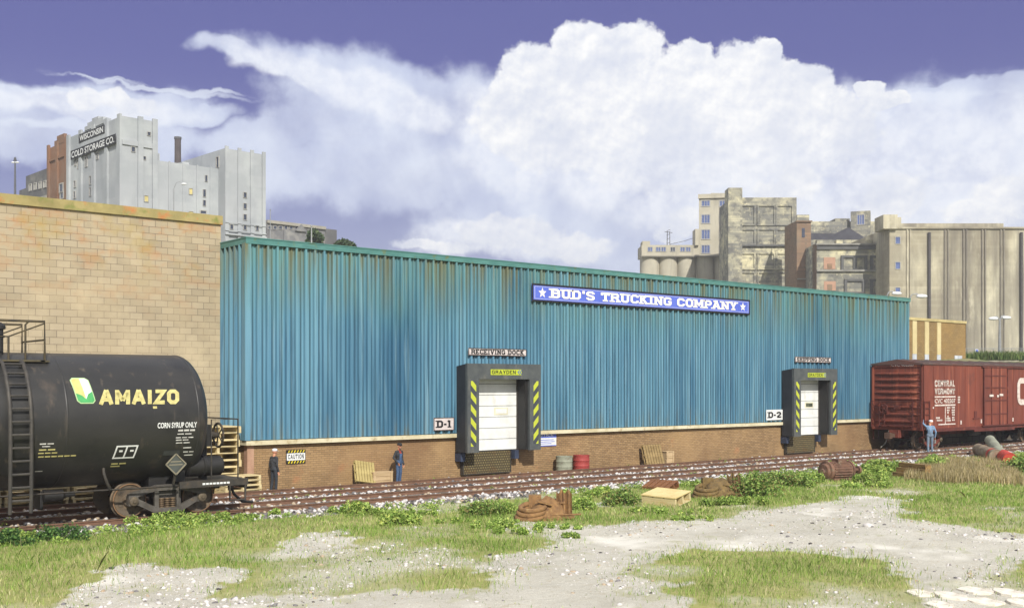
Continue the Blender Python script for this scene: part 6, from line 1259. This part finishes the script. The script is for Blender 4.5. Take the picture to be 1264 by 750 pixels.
# ------------------------------------------------------------------ pallets, crates, drums by the wall
PINE = mat('fresh_pine', (206, 192, 150), (184, 166, 122), 2.2, .8, bump=.15, stretch=(.5, 4, 4), spots=[((176, 140, 78), 3, .56, .74, (.4, 4, 4))])
OLDW = mat('old_board', (150, 128, 86), (122, 102, 66), 2.5, .9, bump=.2, stretch=(.5, 4, 4)); CRATEW = mat('crate_board', (188, 164, 128), (168, 144, 108), 2.5, .85, bump=.15, stretch=(.4, 4, 4)); BRWW = mat('brown_board', (128, 84, 50), (104, 68, 42), 2.5, .85, bump=.15, stretch=(.5, 4, 4))
ORD = ['topmost', 'second', 'third', 'fourth', 'fifth', 'sixth', 'seventh', 'eighth', 'ninth', 'tenth']
def pallet(loc, rot, L_, Wd, m_, label, group=None, h=.15, boards=6, name='wooden_pallet'):
    t = empty(name, loc, 0, label, 'pallet', group); t.rotation_euler = rot
    mb = MB(); bw = L_ / boards * .80
    for k in range(boards): x = -L_ / 2 + (k + .5) * L_ / boards; mb.box(x - bw / 2, x + bw / 2, -Wd / 2, Wd / 2, h - .03, h)
    mb.build('deck', m_, t)
    for y in (-Wd / 2 + .05, 0, Wd / 2 - .05): MB().box(-L_ / 2, L_ / 2, y - .045, y + .045, .028, h - .031).build('stringer', m_, t)
    mb = MB()
    for x in (-L_ / 2 + bw / 2, 0, L_ / 2 - bw / 2): mb.box(x - bw / 2, x + bw / 2, -Wd / 2, Wd / 2, 0, .027)
    mb.build('bottom_boards', m_, t); return t
def stack(x, y, rz, n, L_, Wd, h, where, grp, jit=.04, z0=0.0):
    base = None
    for k in range(n):
        lab = '%s pine pallet of the %s' % (ORD[n - 1 - k] if k else 'bottom', where)
        if base is None: base = pallet((x, y, z0), (0, 0, rz), L_, Wd, PINE, lab, grp, h); o = base
        else: o = copy_tree(base); o['label'] = lab; o.location = (x + random.uniform(-jit, jit), y + random.uniform(-jit, jit), z0 + k * (h + .001)); o.rotation_euler = (0, 0, rz + random.uniform(-.05, .05))
GP = 'pine pallets stacked behind the tank car'
stack(-1.15, .55, PI / 2, 10, 1.4, 1.55, .245, 'tall stack by the blue wall corner', GP, .09)
stack(-.62, -.50, PI / 2 + .05, 4, .85, 1.45, .172, 'low stack in front of the brick corner', GP, .03)
for i, (x, w_) in enumerate(((-5.45, 'low stack nearest the tank truck'), (-7.55, 'low stack under the middle of the tank'), (-9.65, 'low stack behind the tank ladder'), (-11.75, 'low stack cut by the left edge'))): stack(x, .35, PI / 2 + random.uniform(-.03, .03), 5, 1.3, 1.98, .19, w_, GP, .04)
# leaning pallets and boxes
def leaning(x0, x1, zt_, y0, m_, label, tilt):
    L_ = x1 - x0; t = pallet(((x0 + x1) / 2, y0 - .0, .02), (R(90) - tilt, 0, 0), L_, zt_ / math.cos(tilt), m_, label, None, .14, 7)
    t.location = ((x0 + x1) / 2, y0 + math.sin(tilt) * zt_ / math.cos(tilt) / 2, zt_ / 2 + .01); return t
t = leaning(4.35, 5.25, .80, -.55, mat('lime_stained_pine', (174, 158, 104), (152, 136, 86), 2.5, .85, stretch=(.5, 4, 4)), 'yellowish pallet leaning askew on the brick wall beside a low crate', .42); t.rotation_euler = (R(90) - .42, R(9), 0); t.location.z += .08
t = leaning(20.75, 22.05, .98, -.50, OLDW, 'grey brown pallet leaning upright on the brick wall near a small carton', .30)
def crate(loc, rz, a, b_, h, m_, label, slats=3):
    t = empty('wooden_crate', loc, rz, label, 'crate'); MB().box(-a / 2 + .02, a / 2 - .02, -b_ / 2 + .02, b_ / 2 - .02, .01, h - .02).build('carcass', m_, t)
    mb = MB()
    for k in range(slats):
        z0 = .005 + h * k / slats; z1 = z0 + h / slats * .86; mb.box(-a / 2, a / 2, -b_ / 2, -b_ / 2 + .019, z0, z1); mb.box(-a / 2, a / 2, b_ / 2 - .019, b_ / 2, z0, z1)
    mb.build('slats', m_, t); mb = MB()
    for x in (-a / 2 + .02, a / 2 - .12): mb.box(x, x + .10, -b_ / 2 - .022, -b_ / 2 - .001, .0, h)
    mb.box(-a / 2 - .01, a / 2 + .01, -b_ / 2 - .01, b_ / 2 + .01, h - .019, h + .01); mb.build('battens', m_, t); return t
crate((5.55, -.36, 0), .02, .95, .5, .5, CRATEW, 'low pale slatted crate between the leaning pallet and the worker in overalls'); crate((22.5, -.34, 0), 0, .55, .45, .66, CRATEW, 'small upright pale carton beside the grey brown leaning pallet', 2)
def drum(name, loc, rot, r, h, m_, label, lid=None):
    t = empty(name, loc, 0, label, 'drum', None); t.rotation_euler = rot
    mb = MB(); prof = [(0, r * .94), (0, r), (.02, r * 1.02), (.04, r)]
    for q in (1 / 3, 2 / 3): prof += [(h * q - .03, r), (h * q, r * 1.04), (h * q + .03, r)]
    prof += [(h - .04, r), (h - .02, r * 1.02), (h, r), (h, r * .94)]; mb.lathe((0, 0, 0), (0, 0, 1), prof, 28, caps=False); mb.build('shell', m_, t, smooth=40)
    mb = MB(); mb.lathe((0, 0, h - .035), (0, 0, 1), [(0, r * .95), (.02, r * .95)], 28); mb.lathe((r * .5, 0, h - .014), (0, 0, 1), [(0, .045), (.02, .04)], 10); mb.build('lid', lid or m_, t, smooth=40)
    MB().lathe((0, 0, .012), (0, 0, 1), [(0, r * .95), (.02, r * .95)], 28).build('bottom', lid or m_, t, smooth=40); return t
GDR = mat('grey_green_drum', (150, 152, 132), (126, 128, 112), 3, .7, spots=[((110, 92, 70), 3, .58, .74)]); RDR = mat('red_drum', (158, 64, 60), (138, 56, 50), 3, .65, spots=[((120, 80, 66), 4, .6, .76)])
drum('oil_drum', (15.35, -.58, 0), (0, 0, .3), .375, .74, GDR, 'upright grey green drum by the wall, left of the red drum'); drum('oil_drum', (16.42, -.58, 0), (0, 0, 1.2), .375, .74, RDR, 'upright red drum against the brick wall beside the grey green drum')

# ------------------------------------------------------------------ scrap along the grass
SCR = mat('scrap_brown', (142, 108, 68), (112, 84, 54), 4, .9, bump=.4, spots=[((92, 66, 46), 5, .52, .7), ((166, 138, 92), 3, .6, .75)]); SCR2 = mat('scrap_olive', (120, 98, 58), (92, 76, 48), 4, .9, bump=.4, spots=[((76, 58, 40), 5, .52, .7), ((148, 128, 84), 3, .6, .75)])
def tarp(mb, cx, cy, ax, ay, z, amp, seed, mi=0, rz=0.0):    # crumpled sheet over junk
    n, m = 22, 14; vs = []
    for j in range(m):
        for i in range(n):
            u = i / (n - 1) - .5; v = j / (m - 1) - .5; x = u * ax; y = v * ay; e = max(0, 1 - (2 * u) ** 4) * max(0, 1 - (2 * v) ** 4)
            f = float(fbm(np.array(x), np.array(y), 2.6, seed, 4)); hz = z * e * (.55 + .9 * f) + amp * abs(math.sin(9 * u + 7 * f + seed)) * .5 * e
            vs.append((cx + x * math.cos(rz) - y * math.sin(rz), cy + x * math.sin(rz) + y * math.cos(rz), max(.0, hz)))
    mb.add(vs, [(j * n + i, j * n + i + 1, (j + 1) * n + i + 1, (j + 1) * n + i) for j in range(m - 1) for i in range(n - 1)], mi)
def scrap(px0, px1, ybase, m_, label, seed, tyre_px):
    c0 = gd(px0, ybase); c1 = gd(px1, ybase); cx, cy = (c0[0] + c1[0]) / 2, (c0[1] + c1[1]) / 2; ang = math.atan2(c1[1] - c0[1], c1[0] - c0[0]); L_ = math.hypot(c1[0] - c0[0], c1[1] - c0[1]); gz_ = float(gz(cx, cy))
    t = empty('scrap_heap', (cx, cy, gz_), ang, label, 'scrap heap'); rnd = random.Random(seed)
    mb = MB(); mb.box(-L_ / 2 + .15, L_ / 2, -.42, .30, .05, .13); [mb.box(-L_ / 2 + .3 + k * L_ * .36, -L_ / 2 + .42 + k * L_ * .36, -.38, .3, -.05, .05) for k in range(3)]; mb.build('base_board', m_, t)
    for k in range(3): mb = MB(); mb.torus((-L_ / 2 + .42 + .04 * k, -.28 + .02 * k, .12 + .13 * k), (-.10, -.22, 1), .40 - .015 * k, .075, 30, 10); mb.build('tyre', m_, t, smooth=60)
    mb = MB(); tarp(mb, .05, .05, L_ * .66, 1.1, .55, .10, seed, 0, .1); mb.build('crumpled_sheet', m_, t, smooth=45)
    mb = MB(); n = 14; vs = []
    for j, z in enumerate((.10, .82)):
        for i in range(n): u = i / (n - 1); vs.append((L_ * .20 + u * L_ * .27, -.16 + .06 * math.sin(i * 1.7) + (.22 if j else 0), z + (.07 * math.sin(i * 1.1 + seed) if j else 0)))
    mb.add(vs, [(i, i + 1, n + i + 1, n + i) for i in range(n - 1)]); mb.add([(p[0], p[1] + .05, p[2]) for p in vs], [(i, i + 1, n + i + 1, n + i) for i in range(n - 1)]); mb.build('bent_panel', m_, t, smooth=30)
    for k in range(6):
        a = (rnd.uniform(-.25, .1) * L_, rnd.uniform(-.35, .1), rnd.uniform(.25, .62)); b_ = (a[0] + rnd.uniform(.25, .7), a[1] + rnd.uniform(-.3, .1), rnd.uniform(.12, .5)); mb = MB()
        if k % 2: mb.tube([a, ((a[0] + b_[0]) / 2, (a[1] + b_[1]) / 2, (a[2] + b_[2]) / 2 + .05), b_], .045, 8); mb.build('pipe', m_, t, smooth=50)
        else: mb.beam(a, b_, .14, .05); mb.build('scrap_bar', m_, t)
    mb = MB(); mb.box(-L_ * .28, -L_ * .06, .02, .38, .3, .70); mb.build('junk_box', m_, t)
    mb = MB(); mb.tube([(L_ * .1, -.42, .16), (L_ / 2 + .2, -.36, .18)], .03, 6); mb.build('pipe', m_, t)
scrap(637, 708, 638, SCR, 'brown scrap heap with a coiled tyre stack, nearest to the camera in the weeds', 3, 655)
scrap(854, 916, 612, SCR2, 'olive brown scrap heap with a ring tyre, right of the yellow pallet', 8, 870)
a = gd(812, 620); b_ = gd(851, 623); cx, cy = (a[0] + b_[0]) / 2 + .2, (a[1] + b_[1]) / 2 + .5; ang = math.atan2(b_[1] - a[1], b_[0] - a[0]); gz_ = float(gz(cx, cy))
yp = pallet((cx, cy, gz_ + .06), (R(9), R(2), ang), 1.30, 1.05, PINE, 'pale yellow pallet with a solid board top lying tilted in the weeds', None, .30, 3); MB().box(-.66, .66, -.54, .54, .301, .335).build('board_top', mat('yellow_board', (214, 194, 140), (196, 174, 118), 2, .7), yp)
a = gd(812, 606); bp_ = pallet((a[0] + .75, a[1] + .55, float(gz(a[0], a[1]))), (R(14), 0, ang + .1), 1.15, .9, BRWW, 'brown pallet half hidden behind the pale yellow pallet', None, .26, 5)
# rusty electric motor
RM = mat('motor_rust', (120, 88, 70), (96, 72, 60), 4, .85, bump=.3, spots=[((136, 126, 104), 2.5, .55, .7), ((80, 54, 42), 4, .55, .72)])
a = gd(1014, 592); b_ = gd(1062, 589.5); cx, cy = (a[0] + b_[0]) / 2, (a[1] + b_[1]) / 2; ang = math.atan2(b_[1] - a[1], b_[0] - a[0]); L_ = math.hypot(b_[0] - a[0], b_[1] - a[1]); mo = empty('electric_motor', (cx, cy, float(gz(cx, cy))), ang, 'rusty brown finned electric motor with a protruding shaft, lying among weeds by the ballast', 'motor')
mb = MB(); r = .36; mb.lathe((-L_ * .36, 0, .42), (1, 0, 0), [(0, r), (L_ * .52, r)], 26); mb.build('casing', RM, mo, smooth=40)
mb = MB(); [mb.beam((-L_ * .30, (r + .02) * math.cos(q), .42 + (r + .02) * math.sin(q)), (L_ * .13, (r + .02) * math.cos(q), .42 + (r + .02) * math.sin(q)), .03, .05) for q in [2 * PI * k / 22 for k in range(22)]]; mb.build('cooling_fins', RM, mo)
mb = MB(); mb.lathe((-L_ * .36, 0, .42), (-1, 0, 0), [(0, r + .07), (.10, r + .07), (.12, r - .02), (.2, r - .08), (.22, .12), (.3, .1)], 24); mb.build('end_bell', RM, mo, smooth=40); mb = MB(); mb.lathe((L_ * .16, 0, .42), (1, 0, 0), [(0, r + .05), (.09, r + .05), (.12, r - .1), (.3, .14), (.3, .07), (L_ * .28, .07)], 24); mb.lathe((L_ * .42, 0, .42), (1, 0, 0), [(0, .17), (.10, .17)], 16); mb.build('shaft', RM, mo, smooth=40)
mb = MB(); mb.box(-.35, .15, -.2, .2, .74, .92); mb.build('terminal_box', RM, mo); mb = MB(); mb.box(-L_ * .34, -L_ * .2, -.4, .4, .0, .12); mb.box(L_ * .0, L_ * .14, -.4, .4, .0, .12); mb.build('foot', RM, mo)
# old timbers
a = gd(1116, 588); b_ = gd(1150, 592.5); cx, cy = (a[0] + b_[0]) / 2, (a[1] + b_[1]) / 2; ang = math.atan2(b_[1] - a[1], b_[0] - a[0]); tm = empty('timber_pile', (cx, cy, float(gz(cx, cy))), ang, 'small pile of rotten brown timbers in front of the dry tan grass', 'timber pile'); TW = mat('rotten_timber', (150, 122, 74), (118, 92, 58), 3, .95, bump=.5, stretch=(.4, 3, 3), spots=[((76, 60, 42), 3, .52, .68, (.4, 3, 3))])
for k, (y, z, x) in enumerate(((-.45, .0, 0), (-.1, .0, .1), (.3, .0, -.1), (-.3, .2, .05), (.12, .2, -.15), (-.1, .4, -.05))): mb = MB(); mb.beam((x - .95, y, z + .10), (x + .9, y + random.uniform(-.12, .12), z + .09 + random.uniform(-.02, .04)), .27, .19); mb.build('timber', TW, tm)
# three tipped drums at the right
RD2 = mat('bright_red_drum', (188, 66, 48), (166, 54, 40), 2.5, .6, spots=[((150, 60, 46), 4, .62, .76)]); GD2 = mat('rusty_grey_drum', (146, 134, 112), (122, 106, 88), 2.5, .8, spots=[((134, 74, 54), 2.2, .55, .68), ((100, 92, 78), 4, .55, .7)])
def lying(px0, py0, px1, py1, r, m_, label, lift0=0.0, lift1=0.0, lid=None):
    a = gd(px0, py0); b_ = gd(px1, py1); A = V3(a[0], a[1], r + lift0 + float(gz(*a))); B = V3(b_[0], b_[1], r + lift1 + float(gz(*b_))); d = B - A
    return drum('oil_drum', tuple(A), d.to_track_quat('Z', 'Y').to_euler(), r, d.length, m_, label, lid)
dd = lying(1208, 562, 1230, 571.5, .34, GD2, 'long rusty grey drum with a red band, lying in the weeds at right'); hb = (V3(*gd(1230, 571.5)) - V3(*gd(1208, 562))).length; MB().lathe((0, 0, hb * .80), (0, 0, 1), [(0, .347), (hb * .10, .347)], 28, caps=False).build('red_band', RD2, dd, smooth=40)
lying(1222, 563, 1237, 571.5, .28, GDR, 'pale grey drum tipped over the rusty lying drum', .62, .06)
lying(1238, 571, 1247, 575.5, .33, RD2, 'short bright red drum lying on its side in the weeds')

# ------------------------------------------------------------------ grass, weeds, bushes
def blades(name, u, v, hgt, wid, cols, w, lean=.5, label=None):
    """one tapered, bent blade per root (5 corners), colour per blade."""
    k = len(u); a = RNG.uniform(0, 2 * PI, k); dx, dy = np.cos(a), np.sin(a); la = RNG.uniform(0, lean, k) * hgt; lb = RNG.uniform(0, 2 * PI, k); lx, ly = np.cos(lb) * la, np.sin(lb) * la; z = gz(u, v) - .01
    wx, wy = dx * wid / 2, dy * wid / 2
    p = np.stack([np.stack([u - wx, v - wy, z], -1), np.stack([u + wx, v + wy, z], -1), np.stack([u + wx * .75 + lx * .4, v + wy * .75 + ly * .4, z + hgt * .6], -1), np.stack([u + lx, v + ly, z + hgt], -1), np.stack([u - wx * .75 + lx * .4, v - wy * .75 + ly * .4, z + hgt * .6], -1)], 1)
    me = bpy.data.meshes.new(name); me.vertices.add(5 * k); me.vertices.foreach_set('co', p.reshape(-1)); me.loops.add(5 * k); me.loops.foreach_set('vertex_index', np.arange(5 * k)); me.polygons.add(k); me.polygons.foreach_set('loop_start', np.arange(k) * 5); me.update()
    t = tints(k, cols, w, .26) * (.62 + .46 * fbm(u, v, .9, 161, 3))[:, None]; at_ = me.color_attributes.new('tint', 'FLOAT_COLOR', 'POINT'); c4 = np.ones((5 * k, 4)); c4[:, :3] = np.repeat(t, 5, 0); at_.data.foreach_set('color', c4.astype(np.float32).ravel())
    me.materials.append(BLADE); o = bpy.data.objects.new(name, me); COL.objects.link(o); return tag(o, label, 'grass', kind='stuff')
def view(u, v): s = CS * (u - CX) + SN * (v - CY); return s, (SN * (u - CX) - CS * (v - CY)) / np.maximum(s, 1)
GREENS = [(158, 182, 94), (138, 170, 76), (180, 190, 118), (114, 148, 62), (198, 190, 140), (216, 208, 164)]
def grass():
    n = 520000; u = RNG.uniform(-24, 52, n); v = RNG.uniform(-31, -7.2, n); s, X = view(u, v); g, b = masks(u, v)
    g, b = masks(u + RNG.normal(0, .42, n), v + RNG.normal(0, .42, n)); keep = (s > 17) & (np.abs(X) < .60) & (RNG.random(n) < g ** 1.2 * np.clip(1.35 - s / 55, .35, 1)); u, v, g, s = u[keep], v[keep], g[keep], s[keep]
    tuft = fbm(u, v, 1.4, 111, 3); dry = fbm(u, v, .3, 121, 3); h = (.045 + .13 * tuft ** 1.5 + .055 * RNG.random(len(u))) * (.45 + .65 * g) ; h *= np.where(RNG.random(len(u)) < .02, 1.8, 1)
    h = np.where(v > -9.5, h * .8, h); wd = RNG.uniform(.008, .018, len(u)) * np.clip(s / 26, .8, 1.8); d = dry > .54
    lush = (fbm(u, v, .45, 131, 3) > .52) & ~d; mid = ~d & ~lush
    blades('grass', u[lush], v[lush], h[lush], wd[lush], GREENS, [.26, .36, .08, .26, .02, .02], .7, 'short green grass in the foreground yard')
    blades('grass', u[mid], v[mid], h[mid], wd[mid], GREENS, [.30, .24, .22, .14, .06, .04], .7, 'olive green grass mixed with dry stems in the yard')
    blades('dry_grass', u[d], v[d], h[d] * .9, wd[d], GREENS, [.26, .14, .26, .08, .16, .10], .8, 'straw coloured thin grass among the green')
grass()
def stalks():
    n = 5000; u = RNG.uniform(-22, 46, n); v = RNG.uniform(-30, -8, n); s, X = view(u, v); g, b = masks(u, v); k = (s > 17) & (np.abs(X) < .6) & (g > .3) & (RNG.random(n) < .12); u, v = u[k], v[k]
    blades('dry_stalks', u, v, RNG.uniform(.22, .5, len(u)), RNG.uniform(.008, .014, len(u)), [(206, 194, 150), (176, 160, 112), (140, 146, 84)], None, .9, 'scattered dead straw stalks standing above the grass')
stalks()
SLABM = mat('pale_slab', (226, 220, 206), (202, 194, 178), 3, .95, bump=.4, spots=[((168, 158, 140), 6, .56, .72)])
for i, (px, py, wpx, hpx) in enumerate(((1136, 727, 34, 9), (1172, 731, 40, 10), (1204, 724, 44, 9), (1244, 727, 36, 10), (1216, 736, 46, 9), (1160, 741, 36, 9), (1260, 738, 30, 9))):
    c = gd(px, py); sv = float(view(np.array(c[0]), np.array(c[1]))[0]); w_ = wpx * sv / F / 2; d_ = hpx * sv * sv / (F * 4.0) / 2; a_ = cam2w((1, 0)); f_ = cam2w((0, 1)); rs = random.Random(i); pts = []
    for k in range(9): q = 2 * PI * k / 9 + rs.uniform(-.2, .2); r_0 = rs.uniform(.8, 1.05); v_ = a_ * (w_ * r_0 * math.cos(q)) + f_ * (d_ * r_0 * math.sin(q)); pts.append((v_.x, v_.y))
    sb = MB().prism(pts, -.08, .035).build('stone_slab', SLABM, None, loc=(c[0], c[1], float(gz(*c)))); tag(sb, 'flat pale broken slab sunk in the dirt at the lower right', 'stone slab', 'broken slabs in the dirt')
def tan_patch():
    poly = gpoly([(1116, 594), (1140, 576), (1160, 571), (1225, 573), (1250, 584), (1268, 600), (1200, 598)]); xs = [p[0] for p in poly]; ys = [p[1] for p in poly]; n = 60000
    u = RNG.uniform(min(xs), max(xs), n); v = RNG.uniform(min(ys), max(ys), n); k = inpoly(u, v, poly); u, v = u[k], v[k]; k = RNG.random(len(u)) < .55; u, v = u[k], v[k]
    blades('dry_grass', u, v, RNG.uniform(.22, .55, len(u)), RNG.uniform(.014, .026, len(u)), [(196, 178, 132), (176, 158, 112), (212, 196, 156), (150, 142, 92)], None, .35, 'patch of tall dry tan grass in front of the railwayman')
    a = at(1226, 440, 116); n = 5000; t = RNG.uniform(-2.5, 14, n); w_ = RNG.uniform(-2, 2, n); d_ = cam2w((1, 0)); f_ = cam2w((0, 1)); uu = a.x + d_.x * t + f_.x * w_; vv = a.y + d_.y * t + f_.y * w_
    o = blades('tall_grass', uu, vv, RNG.uniform(.4, 1.1, n), RNG.uniform(.05, .1, n), [(104, 126, 66), (84, 108, 54), (132, 144, 88)], None, .5, 'tall green grass on the bank below the grain elevator'); o.location.z = a.z - .35
tan_patch()
WG = [(150, 174, 88), (128, 156, 70), (172, 190, 110), (104, 132, 58), (186, 196, 104)]
def weed_lobes(px, py, wpx, hpx, n, flat=1.0):
    c = gd(px, py); s = view(np.array(c[0]), np.array(c[1]))[0]; m = float(s) / F; w_, h_ = wpx * m, hpx * m; d_ = cam2w((1, 0)); f_ = cam2w((0, 1)); lob = []
    for _ in range(n):
        a, b_ = random.uniform(-.5, .5) * w_, random.uniform(-.25, .25) * w_ * flat; r = h_ * random.uniform(.28, .5); x, y = c[0] + d_.x * a + f_.x * b_, c[1] + d_.y * a + f_.y * b_
        lob.append((x, y, float(gz(x, y)) + max(r * .55, (h_ - r) * random.uniform(.25, 1) * (1 - abs(a) / w_ * 1.1)), r * 1.25, r * 1.25, r))
    return c, lob, w_, h_
def weeds():
    P_, S_ = [], []
    spots = [(30,664,70,14),(175,655,40,12),(205,648,90,16),(270,643,50,14),(232,646,50,22),(345,636,30,10),(315,640,40,10),(425,632,40,10),(470,634,60,12),(520,633,40,9),(585,632,40,12),(612,648,50,16),(640,655,60,12),(680,650,70,9),(718,628,26,24),(625,632,40,20),
             (715,610,40,8),(770,618,50,14),(800,630,50,12),(838,632,60,12),(880,622,70,12),(920,622,60,14),(862,600,20,10),(900,612,70,9),(950,608,70,14),(968,596,70,22),(1000,594,40,18),(1030,600,60,12),(1075,594,40,16),(1040,577,26,12),(1090,582,40,16),(1072,598,50,10),
             (1100,580,40,18),(1150,577,30,18),(1140,584,40,10),(1165,570,40,12),(1190,570,40,10),(1215,576,40,12),(1235,583,50,12),(1258,578,20,26),(1262,592,26,10),(560,640,40,8),(860,640,60,8),(705,660,14,10)]
    for px, py, w_, h_ in spots:
        c, lob, _, _ = weed_lobes(px, py, w_, h_, max(4, int(w_ / 6)), .7); k = int(240 + w_ * h_ * 1.5); q = blob_pts(k, lob); P_.append(q); s = view(q[:, 0], q[:, 1])[0]; S_.append(RNG.uniform(.028, .062, k) * np.clip(s / 38, .8, 1.5))
    u = RNG.uniform(-14, 55, 900); v = RNG.uniform(-9.3, -7.3, 900); k = fbm(u, v, .4, 141, 3) > .5
    for x, y in zip(u[k], v[k]): q = blob_pts(26, [(x, y, .04 + float(gz(x, y)), .16, .16, .12)]); P_.append(q); S_.append(RNG.uniform(.025, .055, 26))
    u = RNG.uniform(-14, 55, 130); v = RNG.choice([T1, T2, -.45, (T1 + T2) / 2], 130) + RNG.uniform(-.7, .7, 130)
    for x, y in zip(u, v): q = blob_pts(14, [(x, y, .05, .10, .10, .08)]); P_.append(q); S_.append(RNG.uniform(.022, .045, 14))
    P_ = np.concatenate(P_); S_ = np.concatenate(S_); P_[:, 2] = np.maximum(P_[:, 2], gz(P_[:, 0], P_[:, 1]) + .01)
    t = tints(len(P_), WG, [.28, .26, .16, .20, .10], .22); t *= (.75 + .5 * fbm(P_[:, 0], P_[:, 1], .6, 151, 3))[:, None]
    o = leaves_mesh('weeds', P_, S_, t, LEAF, None, .5); tag(o, 'low bright green weeds along the ballast edge and around the scrap', 'weeds', kind='stuff')
weeds()
def bush(px, py, wpx, hpx, label, cols=WG, name='weedy_bush', n=9, k=1500):
    c, lob, w_, h_ = weed_lobes(px, py, wpx, hpx, n); r0 = empty(name, (c[0], c[1], float(gz(*c))), 0, label, 'bush'); L0 = np.array(r0.location); P_ = blob_pts(k, lob) - L0; P_[:, 2] = np.maximum(P_[:, 2], .02)
    s = float(view(np.array(c[0]), np.array(c[1]))[0]); leaves_mesh('foliage', P_, RNG.uniform(.03, .065, k) * np.clip(s / 36, .8, 1.5), tints(k, cols, None, .25), LEAF, r0, .45)
    mb = MB()
    for l in lob[:7]: mb.tube([(0, 0, -.02), ((l[0] - L0[0]) * .5, (l[1] - L0[1]) * .5, (l[2] - L0[2]) * .6), (l[0] - L0[0], l[1] - L0[1], l[2] - L0[2])], .012, 5)
    mb.build('stem', mat('weed_stem', (112, 110, 64), None, 6, .9), r0)
DKG = [(62, 96, 50), (84, 118, 60), (50, 78, 42), (104, 136, 70)]; MDG = [(126, 152, 74), (102, 130, 60), (152, 174, 96), (78, 104, 50), (136, 128, 78)]
bush(78, 666, 56, 26, 'dark green shrub in the grass below the tank car\'s ladder', DKG); bush(12, 672, 50, 24, 'dark green shrub at the left edge, in front of the near rail', DKG)
bush(436, 632, 44, 18, 'small light green bush by the ballast, below the worker in overalls'); bush(494, 642, 36, 22, 'spiky pale green weed clump right of the small light green bush', WG, 'weed_clump')
bush(596, 634, 36, 24, 'round mid green bush left of the nearest scrap heap', MDG); bush(772, 622, 34, 24, 'rounded bush just left of the pale yellow pallet', MDG); bush(745, 612, 40, 14, 'low light green bush at the ballast edge, left of the pallets')
bush(934, 612, 56, 36, 'large mid green bush right of the olive brown scrap heap', MDG, n=14, k=2600); bush(982, 598, 44, 24, 'leafy green bush left of the rusty electric motor', MDG, n=10); bush(1150, 580, 30, 20, 'yellowish green bush behind the timber pile'); bush(1040, 580, 22, 16, 'pale spiky clump behind the rusty electric motor', WG, 'weed_clump'); bush(1092, 584, 26, 13, 'light green bush between the motor and the timber pile'); bush(1258, 584, 30, 28, 'dense green bush at the right edge beside the red drum', MDG)

# ------------------------------------------------------------------ air
def haze(density):
    mb = MB(); mb.box(-700, 900, -80, 950, -3, 64); mt = bpy.data.materials.new('haze_air'); mt.use_nodes = True; nt = mt.node_tree; nt.nodes.remove(nt.nodes['Principled BSDF'])
    v = nt.nodes.new('ShaderNodeVolumePrincipled'); v.inputs['Color'].default_value = (.90, .92, .95, 1); v.inputs['Density'].default_value = density; v.inputs['Anisotropy'].default_value = .2
    nt.links.new(v.outputs[0], nt.nodes['Material Output'].inputs['Volume']); tag(mb.build('haze', mt), 'thin pale haze in the air over the yard and city', 'haze', kind='stuff')
haze(.00055)
